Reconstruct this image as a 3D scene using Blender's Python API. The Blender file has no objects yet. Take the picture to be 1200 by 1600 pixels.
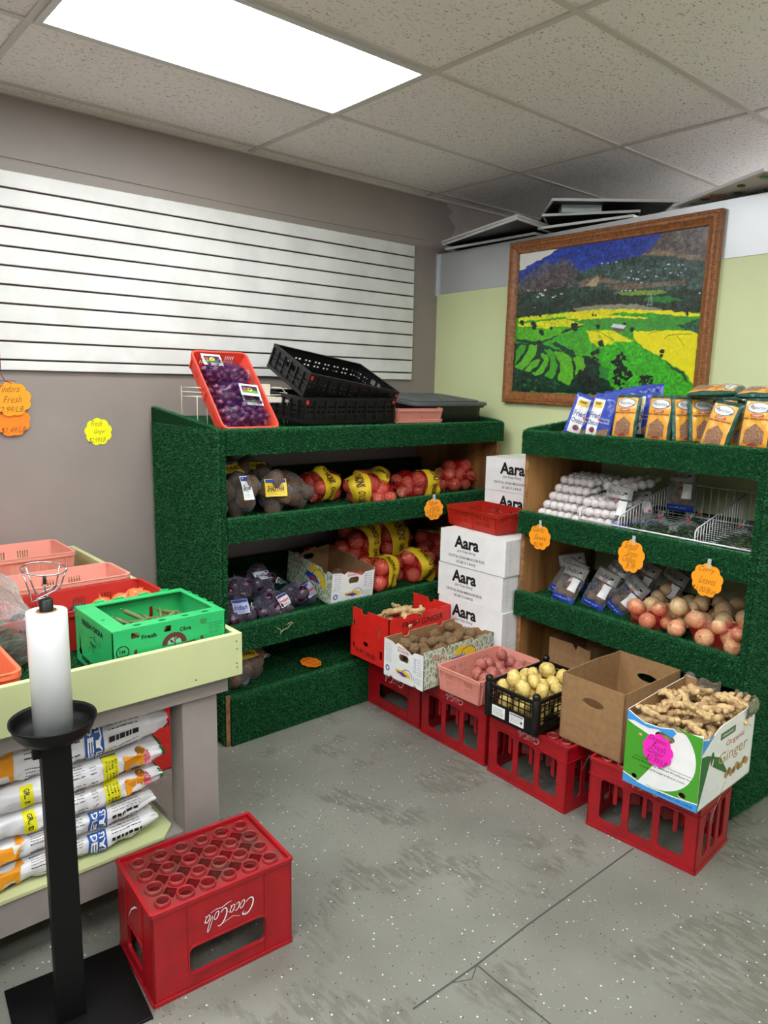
import bpy, bmesh, math, random
import numpy as np
from mathutils import Matrix, Vector, noise
from mathutils.geometry import tessellate_polygon
C = bpy.context.scene
COL = C.collection
PI = math.pi
R = math.radians
rnd = random.Random(7)

# ---------------------------------------------------------------- camera, world, lights, exposure
yaw, pitch, roll = .7141, -.1716, .0192
fwd = Vector((math.sin(yaw)*math.cos(pitch), math.cos(yaw)*math.cos(pitch), math.sin(pitch)))
rt0 = Vector((math.cos(yaw), -math.sin(yaw), 0)); up0 = rt0.cross(fwd)
rt = rt0*math.cos(roll)+up0*math.sin(roll); up = up0*math.cos(roll)-rt0*math.sin(roll)
cam_d = bpy.data.cameras.new('camera'); cam = bpy.data.objects.new('camera', cam_d); COL.objects.link(cam)
cam_d.sensor_fit = 'VERTICAL'; cam_d.sensor_height = 36; cam_d.sensor_width = 27
cam_d.lens = 1152.8/1600*36; cam_d.clip_start = .02
m = Matrix.Identity(4)
for i in range(3):
    m[i][0] = rt[i]; m[i][1] = up[i]; m[i][2] = -fwd[i]
m[2][3] = 1.6
cam.matrix_world = m
C.camera = cam
w = bpy.data.worlds.new('world'); C.world = w; w.use_nodes = True
w.node_tree.nodes['Background'].inputs[0].default_value = (.8, .85, .9, 1)
w.node_tree.nodes['Background'].inputs[1].default_value = .05
C.view_settings.view_transform = 'Standard'; C.view_settings.look = 'None'
C.view_settings.gamma = 1; C.view_settings.use_curve_mapping = False
C.view_settings.exposure = 0.0
LAMP = 15.0      # strength of the ceiling light diffusers
fill_d = bpy.data.lights.new('front_fill', 'AREA'); fill_d.shape = 'RECTANGLE'; fill_d.size = 6.5; fill_d.size_y = 2.2
fill_d.energy = 34; fill_d.color = (.93, .97, 1)
fill_o = bpy.data.objects.new('added_front_fill', fill_d); COL.objects.link(fill_o)     # fill light added behind the viewer to brighten ceiling and walls
fill_o.location = (.2, -3.93, 1.25); fill_o.rotation_euler = (PI/2, 0, 0)

# ---------------------------------------------------------------- materials
def lin(c):
    c = c/255
    return c/12.92 if c <= .04045 else ((c+.055)/1.055)**2.4
def rgb(r, g, b): return (lin(r), lin(g), lin(b), 1)
MATS = {}
def N(nt, t, **k):
    n = nt.nodes.new(t)
    for a, v in k.items(): setattr(n, a, v)
    return n
def mat(name, col=(128, 128, 128), rough=.5, col2=None, scale=20, bump=0, bscale=None, metal=0, spec=.5, coat=0,
        kind='noise', trans=0, sss=0, emit=0, stretch=(1, 1, 1), lo=.35, hi=.65, detail=4, dist=0, glow=None):
    if name in MATS: return MATS[name]
    m = bpy.data.materials.new(name); m.use_nodes = True; nt = m.node_tree
    b = nt.nodes['Principled BSDF']
    b.inputs['Base Color'].default_value = rgb(*col); b.inputs['Roughness'].default_value = rough
    b.inputs['Metallic'].default_value = metal; b.inputs['Specular IOR Level'].default_value = spec
    b.inputs['Coat Weight'].default_value = coat
    if trans: b.inputs['Transmission Weight'].default_value = trans
    if sss:
        b.inputs['Subsurface Weight'].default_value = sss; b.inputs['Subsurface Scale'].default_value = .01
    if emit:
        b.inputs['Emission Color'].default_value = rgb(*col); b.inputs['Emission Strength'].default_value = emit
    tc = N(nt, 'ShaderNodeTexCoord'); mp = N(nt, 'ShaderNodeMapping')
    mp.inputs['Scale'].default_value = stretch
    nt.links.new(tc.outputs['Object'], mp.inputs['Vector'])
    if col2 or bump:
        def tex(sc):
            if kind == 'noise':
                n = N(nt, 'ShaderNodeTexNoise'); n.inputs['Scale'].default_value = sc
                n.inputs['Detail'].default_value = detail; n.inputs['Distortion'].default_value = dist; o = n.outputs['Fac']
            elif kind == 'voronoi':
                n = N(nt, 'ShaderNodeTexVoronoi'); n.inputs['Scale'].default_value = sc; o = n.outputs['Distance']
            elif kind == 'wave':
                n = N(nt, 'ShaderNodeTexWave'); n.inputs['Scale'].default_value = sc
                n.inputs['Distortion'].default_value = dist; n.inputs['Detail'].default_value = detail; o = n.outputs['Fac']
            nt.links.new(mp.outputs[0], n.inputs['Vector']); return o
        if col2:
            o = tex(scale); r = N(nt, 'ShaderNodeValToRGB')
            r.color_ramp.elements[0].position = lo; r.color_ramp.elements[1].position = hi
            r.color_ramp.elements[0].color = rgb(*col); r.color_ramp.elements[1].color = rgb(*col2)
            nt.links.new(o, r.inputs[0]); nt.links.new(r.outputs[0], b.inputs['Base Color'])
        if bump:
            o = tex(bscale or scale); bp = N(nt, 'ShaderNodeBump'); bp.inputs['Strength'].default_value = bump
            bp.inputs['Distance'].default_value = .01
            nt.links.new(o, bp.inputs['Height']); nt.links.new(bp.outputs[0], b.inputs['Normal'])
    MATS[name] = m
    return m
def film(name, col=(255, 255, 255), base=.08, rough=.2, bump=1.0, bscale=32, edge=.6):
    """thin plastic film: clear, with glossy and faint milky share"""
    if name in MATS: return MATS[name]
    m = bpy.data.materials.new(name); m.use_nodes = True; nt = m.node_tree
    b = nt.nodes['Principled BSDF']; out = nt.nodes['Material Output']
    b.inputs['Base Color'].default_value = rgb(*col); b.inputs['Roughness'].default_value = rough
    tr = N(nt, 'ShaderNodeBsdfTransparent'); mx = N(nt, 'ShaderNodeMixShader')
    lw = N(nt, 'ShaderNodeLayerWeight'); lw.inputs[0].default_value = .35
    tc = N(nt, 'ShaderNodeTexCoord'); n = N(nt, 'ShaderNodeTexNoise'); n.inputs['Scale'].default_value = bscale
    n.inputs['Distortion'].default_value = 1.5
    bp = N(nt, 'ShaderNodeBump'); bp.inputs['Strength'].default_value = bump; bp.inputs['Distance'].default_value = .02
    nt.links.new(tc.outputs['Object'], n.inputs['Vector']); nt.links.new(n.outputs['Fac'], bp.inputs['Height'])
    nt.links.new(bp.outputs[0], b.inputs['Normal']); nt.links.new(bp.outputs[0], lw.inputs['Normal'])
    ml = N(nt, 'ShaderNodeMath', operation='MULTIPLY_ADD'); ml.inputs[1].default_value = edge; ml.inputs[2].default_value = base
    nt.links.new(lw.outputs['Fresnel'], ml.inputs[0]); nt.links.new(ml.outputs[0], mx.inputs[0])
    nt.links.new(tr.outputs[0], mx.inputs[1]); nt.links.new(b.outputs[0], mx.inputs[2]); nt.links.new(mx.outputs[0], out.inputs[0])
    MATS[name] = m
    return m
def net(name, col, scale=160, thick=.42, line=.62):
    """woven net: fine voronoi cords, holes see-through"""
    if name in MATS: return MATS[name]
    m = bpy.data.materials.new(name); m.use_nodes = True; nt = m.node_tree
    b = nt.nodes['Principled BSDF']; out = nt.nodes['Material Output']
    b.inputs['Base Color'].default_value = rgb(*col); b.inputs['Roughness'].default_value = .25
    tr = N(nt, 'ShaderNodeBsdfTransparent'); mx = N(nt, 'ShaderNodeMixShader')
    tc = N(nt, 'ShaderNodeTexCoord'); v = N(nt, 'ShaderNodeTexVoronoi'); v.feature = 'DISTANCE_TO_EDGE'
    v.inputs['Scale'].default_value = scale
    mr = N(nt, 'ShaderNodeMapRange'); mr.inputs[1].default_value = .05; mr.inputs[2].default_value = .2
    mr.inputs[3].default_value = line; mr.inputs[4].default_value = thick
    nt.links.new(tc.outputs['Object'], v.inputs['Vector']); nt.links.new(v.outputs['Distance'], mr.inputs[0])
    nt.links.new(mr.outputs[0], mx.inputs[0]); nt.links.new(tr.outputs[0], mx.inputs[1]); nt.links.new(b.outputs[0], mx.inputs[2])
    nt.links.new(mx.outputs[0], out.inputs[0])
    MATS[name] = m
    return m

turf = mat('turf', (6, 40, 20), .85, (16, 66, 34), 60, .0, spec=.12, detail=3, lo=.25, hi=.75)
blade = mat('turf_blades', (10, 66, 34), .6, (66, 148, 88), 330, .0, spec=.25, detail=1, lo=.38, hi=.66)
wood = mat('pine_wood', (128, 84, 42), .6, (178, 128, 72), 9, .15, 30, kind='wave', stretch=(1, 1, .12), dist=5, lo=.1, hi=.9)
woodside = mat('board_edge', (165, 122, 74), .7, (120, 82, 48), 30)
red = mat('red_crate_plastic', (172, 14, 26), .38, (138, 12, 22), 14, .08, 60, lo=.3, hi=.8)
reddirt = mat('dusty_red_plastic', (146, 26, 32), .5, (96, 58, 48), 16, .1, 60, lo=.4, hi=.75)
black = mat('black_plastic', (7, 7, 8), .42, bump=.05, bscale=80)
white = mat('white_paint', (228, 228, 224), .4, (214, 214, 210), 6)
ink = mat('black_ink', (16, 16, 18), .6)
inkred = mat('red_ink', (196, 40, 48), .6)
inkblue = mat('blue_ink', (30, 60, 150), .6)
inkgrey = mat('grey_ink', (110, 120, 130), .6)
whiteink = mat('white_ink', (240, 240, 240), .5)
cream = mat('cream_board', (196, 202, 150), .5, (188, 194, 142), 5)
greypaint = mat('grey_paint', (150, 141, 136), .5, (140, 131, 127), 8, .05, 40)
cardb = mat('brown_cardboard', (158, 122, 82), .8, (146, 110, 72), 40, .05, 200)
cardw = mat('white_cardboard', (246, 246, 244), .5, (238, 238, 236), 12)
chrome = mat('chrome_wire', (170, 170, 172), .22, metal=1)
wirew = mat('white_wire', (225, 225, 225), .35)
wirec = mat('cream_wire', (222, 216, 196), .4)
orange = mat('orange_card', (255, 160, 20), .6)
orange2 = mat('deep_orange_card', (250, 132, 20), .6)
yellow = mat('yellow_card', (240, 240, 10), .6)
pink = mat('pink_card', (250, 40, 190), .6)
pen = mat('pen_ink', (90, 45, 30), .7)
clear = film('clear_film')
netred = net('red_net', (214, 28, 30), 150, .10)
netpurple = net('purple_net', (46, 22, 76), 170, .14)
netwhite = net('white_net', (240, 236, 234), 200, .10)

# ---------------------------------------------------------------- mesh builder
def FR(o, u, v):
    u = Vector(u).normalized(); v = Vector(v); v = (v-u*v.dot(u)).normalized(); n = u.cross(v)
    M = Matrix.Identity(4)
    for i in range(3):
        M[i][0] = u[i]; M[i][1] = v[i]; M[i][2] = n[i]; M[i][3] = o[i]
    return M
def TR(x=0, y=0, z=0, rz=0, rx=0, ry=0, s=1):
    return Matrix.Translation((x, y, z)) @ Matrix.Rotation(rz, 4, 'Z') @ Matrix.Rotation(ry, 4, 'Y') @ Matrix.Rotation(rx, 4, 'X') @ Matrix.Scale(s, 4)
def rr(x0, y0, x1, y1, r=.01, n=3):
    r = min(r, (x1-x0)/2.01, (y1-y0)/2.01)
    P = []
    for cx, cy, a in ((x1-r, y1-r, 0), (x0+r, y1-r, 90), (x0+r, y0+r, 180), (x1-r, y0+r, 270)):
        for k in range(n+1):
            t = R(a+90*k/n); P.append((cx+r*math.cos(t), cy+r*math.sin(t)))
    return P
def ell(cx, cy, rx, ry, n=20, a0=0):
    return [(cx+rx*math.cos(2*PI*k/n+a0), cy+ry*math.sin(2*PI*k/n+a0)) for k in range(n)]
def rect(x0, y0, x1, y1): return [(x0, y0), (x1, y0), (x1, y1), (x0, y1)]
TXT = {}
def glyphs(s, bold=0):
    if (s, bold) in TXT: return TXT[(s, bold)]
    cu = bpy.data.curves.new('t', 'FONT'); cu.body = s; cu.resolution_u = 2; cu.offset = bold; cu.align_x = 'CENTER'
    o = bpy.data.objects.new('t', cu); me = bpy.data.meshes.new_from_object(o)
    v = np.array([(a.co.x, a.co.y) for a in me.vertices]) if len(me.vertices) else np.zeros((1, 2))
    f = [tuple(p.vertices) for p in me.polygons]
    bpy.data.objects.remove(o); bpy.data.curves.remove(cu); bpy.data.meshes.remove(me)
    lo = v.min(0); hi = v.max(0); v = (v-(lo+hi)/2)/np.maximum(hi-lo, 1e-6)
    TXT[(s, bold)] = (v, f)
    return v, f
class MB:
    def __init__(s): s.v = []; s.f = []; s.m = []; s.sm = []
    def add(s, vs, fs, mi=0, M=None, smooth=False):
        n = len(s.v)
        if M is not None: vs = [M @ Vector(p) for p in vs]
        s.v += [tuple(p) for p in vs]
        s.f += [tuple(i+n for i in f) for f in fs]; s.m += [mi]*len(fs); s.sm += [smooth]*len(fs)
        return s
    def box(s, lo, hi, mi=0, M=None):
        (a, b, c), (d, e, f) = lo, hi
        return s.add([(a, b, c), (d, b, c), (d, e, c), (a, e, c), (a, b, f), (d, b, f), (d, e, f), (a, e, f)],
                     [(0, 3, 2, 1), (4, 5, 6, 7), (0, 1, 5, 4), (1, 2, 6, 5), (2, 3, 7, 6), (3, 0, 4, 7)], mi, M)
    def plate(s, outline, holes, t, M, mi=0, w0=0):
        loops = [outline]+list(holes); flat = []; starts = []
        for l in loops: starts.append(len(flat)); flat += l
        tris = tessellate_polygon([[Vector((p[0], p[1], 0)) for p in l] for l in loops])
        def A(i, j, k):
            p, q, r = flat[i], flat[j], flat[k]; return (q[0]-p[0])*(r[1]-p[1])-(q[1]-p[1])*(r[0]-p[0])
        tris = [t3 if A(*t3) > 0 else (t3[0], t3[2], t3[1]) for t3 in tris]
        n = len(flat)
        vs = [(x, y, w0+t) for x, y in flat]
        if t == 0: return s.add(vs, tris, mi, M)
        vs += [(x, y, w0) for x, y in flat]
        fs = list(tris)+[(c+n, b+n, a+n) for a, b, c in tris]
        for li, l in enumerate(loops):
            k = len(l); ar = sum(l[i][0]*l[(i+1) % k][1]-l[(i+1) % k][0]*l[i][1] for i in range(k))
            ccw = ar > 0
            if li: ccw = not ccw
            for i in range(k):
                a = starts[li]+i; b = starts[li]+(i+1) % k
                if li == 0: q = (a, b, b+n, a+n) if not ccw else (b, a, a+n, b+n)
                else: q = (a, b, b+n, a+n) if not ccw else (b, a, a+n, b+n)
                fs.append(tuple(q))
        return s.add(vs, fs, mi, M)
    def flat(s, poly, M, mi=0, w=0): return s.plate(poly, [], 0, M, mi, w)
    def text(s, t, x, y, w, h, M, mi=0, bold=0, shear=0, z=.0006, rot=0):
        v, f = glyphs(t, bold); ca, sa = math.cos(rot), math.sin(rot); vs = []
        for a, b in v:
            px = a*w+b*h*shear; py = b*h
            vs.append((x+px*ca-py*sa, y+px*sa+py*ca, z))
        return s.add(vs, f, mi, M)
    def tube(s, pts, r, mi=0, n=8, M=None, closed=False, cap=True):
        pts = [Vector(p) for p in pts]; K = len(pts); rs = r if isinstance(r, (list, tuple)) else [r]*K
        vs = []; fs = []; prev = None
        for i, p in enumerate(pts):
            if closed: t = pts[(i+1) % K]-pts[i-1]
            else: t = pts[min(i+1, K-1)]-pts[max(i-1, 0)]
            t = t.normalized() if t.length > 0 else Vector((0, 0, 1))
            if prev is None:
                a = t.orthogonal().normalized()
            else:
                a = prev-t*prev.dot(t); a = a.normalized() if a.length > 1e-6 else t.orthogonal().normalized()
            prev = a; b = t.cross(a)
            for k in range(n):
                th = 2*PI*k/n; vs.append(p+(a*math.cos(th)+b*math.sin(th))*rs[i])
        L = K if closed else K-1
        for i in range(L):
            j = (i+1) % K
            for k in range(n): fs.append((i*n+k, i*n+(k+1) % n, j*n+(k+1) % n, j*n+k))
        if cap and not closed: fs.append(tuple(reversed(range(n)))); fs.append(tuple((K-1)*n+k for k in range(n)))
        return s.add(vs, fs, mi, M, True)
    def lathe(s, prof, n=24, mi=0, M=None, smooth=True):
        vs = []; fs = []; K = len(prof)
        for r, z in prof:
            for k in range(n): vs.append((r*math.cos(2*PI*k/n), r*math.sin(2*PI*k/n), z))
        for i in range(K-1):
            for k in range(n): fs.append((i*n+k, i*n+(k+1) % n, (i+1)*n+(k+1) % n, (i+1)*n+k))
        return s.add(vs, fs, mi, M, smooth)
    def ball(s, sub=3, M=None, mi=0, fn=None, smooth=True):
        v, f = ico(sub)
        vs = [tuple(fn(Vector(p))) if fn else p for p in v]
        return s.add(vs, f, mi, M, smooth)
    def grid(s, fn, nu, nv, mi=0, M=None, smooth=True, flip=False):
        vs = [fn(i/nu, j/nv) for j in range(nv+1) for i in range(nu+1)]
        fs = []
        for j in range(nv):
            for i in range(nu):
                a = j*(nu+1)+i; q = (a, a+1, a+nu+2, a+nu+1); fs.append(q[::-1] if flip else q)
        return s.add(vs, fs, mi, M, smooth)
    def ribbon(s, pts, w, M, mi=0, z=.0006):
        K = len(pts); ws = w if isinstance(w, (list, tuple)) else [w]*K; vs = []; fs = []
        for i in range(K):
            a = pts[max(i-1, 0)]; b = pts[min(i+1, K-1)]; dx, dy = b[0]-a[0], b[1]-a[1]; L = math.hypot(dx, dy) or 1
            nx, ny = -dy/L*ws[i]/2, dx/L*ws[i]/2
            vs += [(pts[i][0]-nx, pts[i][1]-ny, z), (pts[i][0]+nx, pts[i][1]+ny, z)]
        for i in range(K-1): fs.append((2*i, 2*i+2, 2*i+3, 2*i+1))
        return s.add(vs, fs, mi, M)
    def lines(s, x0, y0, x1, y1, n, M, mi=0, w=.0012, z=.0006, seed=1, dash=.02):
        """rows of small print"""
        q = random.Random(seed)
        for k in range(n):
            y = y1-(k+.5)*(y1-y0)/n; x = x0
            while x < x1-dash*.3:
                L = min(q.uniform(.3, 1)*dash, x1-x); s.flat(rect(x, y-w/2, x+L, y+w/2), M, mi, z); x += L+dash*.18
        return s
    def blades(s, o, u, v, dens=26000, L=.011, mi=1, seed=0):
        """short upright pile on a turf covered face"""
        o, u, v = np.array(o, float), np.array(u, float), np.array(v, float)
        n = np.cross(u, v); ar = np.linalg.norm(n); n = n/ar; cnt = int(ar*dens*1.7)
        g = np.random.default_rng(seed+int(ar*1e4))
        a = g.random((cnt, 2)); P = o+a[:, :1]*u+a[:, 1:]*v
        d = n+g.normal(0, .45, (cnt, 3)); d /= np.linalg.norm(d, axis=1)[:, None]
        t = np.cross(d, g.normal(0, 1, (cnt, 3))); t /= np.linalg.norm(t, axis=1)[:, None]
        ll = L*(.6+.6*g.random((cnt, 1))); wd = .0011
        V = np.stack([P-t*wd, P+t*wd, P+d*ll], 1).reshape(-1, 3)
        k = len(s.v); s.v += [tuple(x) for x in V.tolist()]
        s.f += [(k+3*i, k+3*i+1, k+3*i+2) for i in range(cnt)]; s.m += [mi]*cnt; s.sm += [False]*cnt
        return s
    def move(s, M): s.v = [tuple(M @ Vector(p)) for p in s.v]; return s
    def map(s, fn): s.v = [tuple(fn(*p)) for p in s.v]; return s
    def build(s, name, mats, parent=None, bevel=0, loc=None, split=60):
        me = bpy.data.meshes.new(name); me.from_pydata(s.v, [], s.f)
        if not isinstance(mats, (list, tuple)): mats = [mats]
        for q in mats: me.materials.append(q)
        me.polygons.foreach_set('material_index', s.m); me.polygons.foreach_set('use_smooth', s.sm)
        me.update()
        o = bpy.data.objects.new(name, me); COL.objects.link(o)
        if parent: o.parent = parent
        if loc: o.location = loc
        if bevel:
            b = o.modifiers.new('bevel', 'BEVEL'); b.width = bevel; b.segments = 2; b.limit_method = 'ANGLE'; b.angle_limit = R(50)
        return o
ICO = {}
def ico(sub):
    if sub not in ICO:
        bm = bmesh.new(); bmesh.ops.create_icosphere(bm, subdivisions=sub, radius=1)
        ICO[sub] = ([tuple(v.co) for v in bm.verts], [tuple(x.index for x in f.verts) for f in bm.faces]); bm.free()
    return ICO[sub]
def tag(o, label, cat, group=None, kind=None):
    if label: o['label'] = label
    if cat: o['category'] = cat
    if group: o['group'] = group
    if kind: o['kind'] = kind
    return o
def thing(name, label, cat, loc=(0, 0, 0), rz=0, group=None, rx=0, ry=0):
    o = bpy.data.objects.new(name, None); COL.objects.link(o); o.empty_display_size = .05
    o.matrix_world = TR(*loc, rz=rz, rx=rx, ry=ry)
    return tag(o, label, cat, group)
def dup(o, label=None, M=None, group=None, parent=None):
    c = o.copy(); COL.objects.link(c)
    if parent: c.parent = parent
    if M is not None: c.matrix_world = M
    if label: c['label'] = label
    if group: c['group'] = group
    for ch in list(o.children): dup(ch, parent=c)
    return c
def struct(o): o['kind'] = 'structure'; return o
def n3(p, s=1., seed=0): return noise.noise(Vector(p)*s+Vector((seed*3.1, seed*7.7, seed*1.3)))

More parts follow.
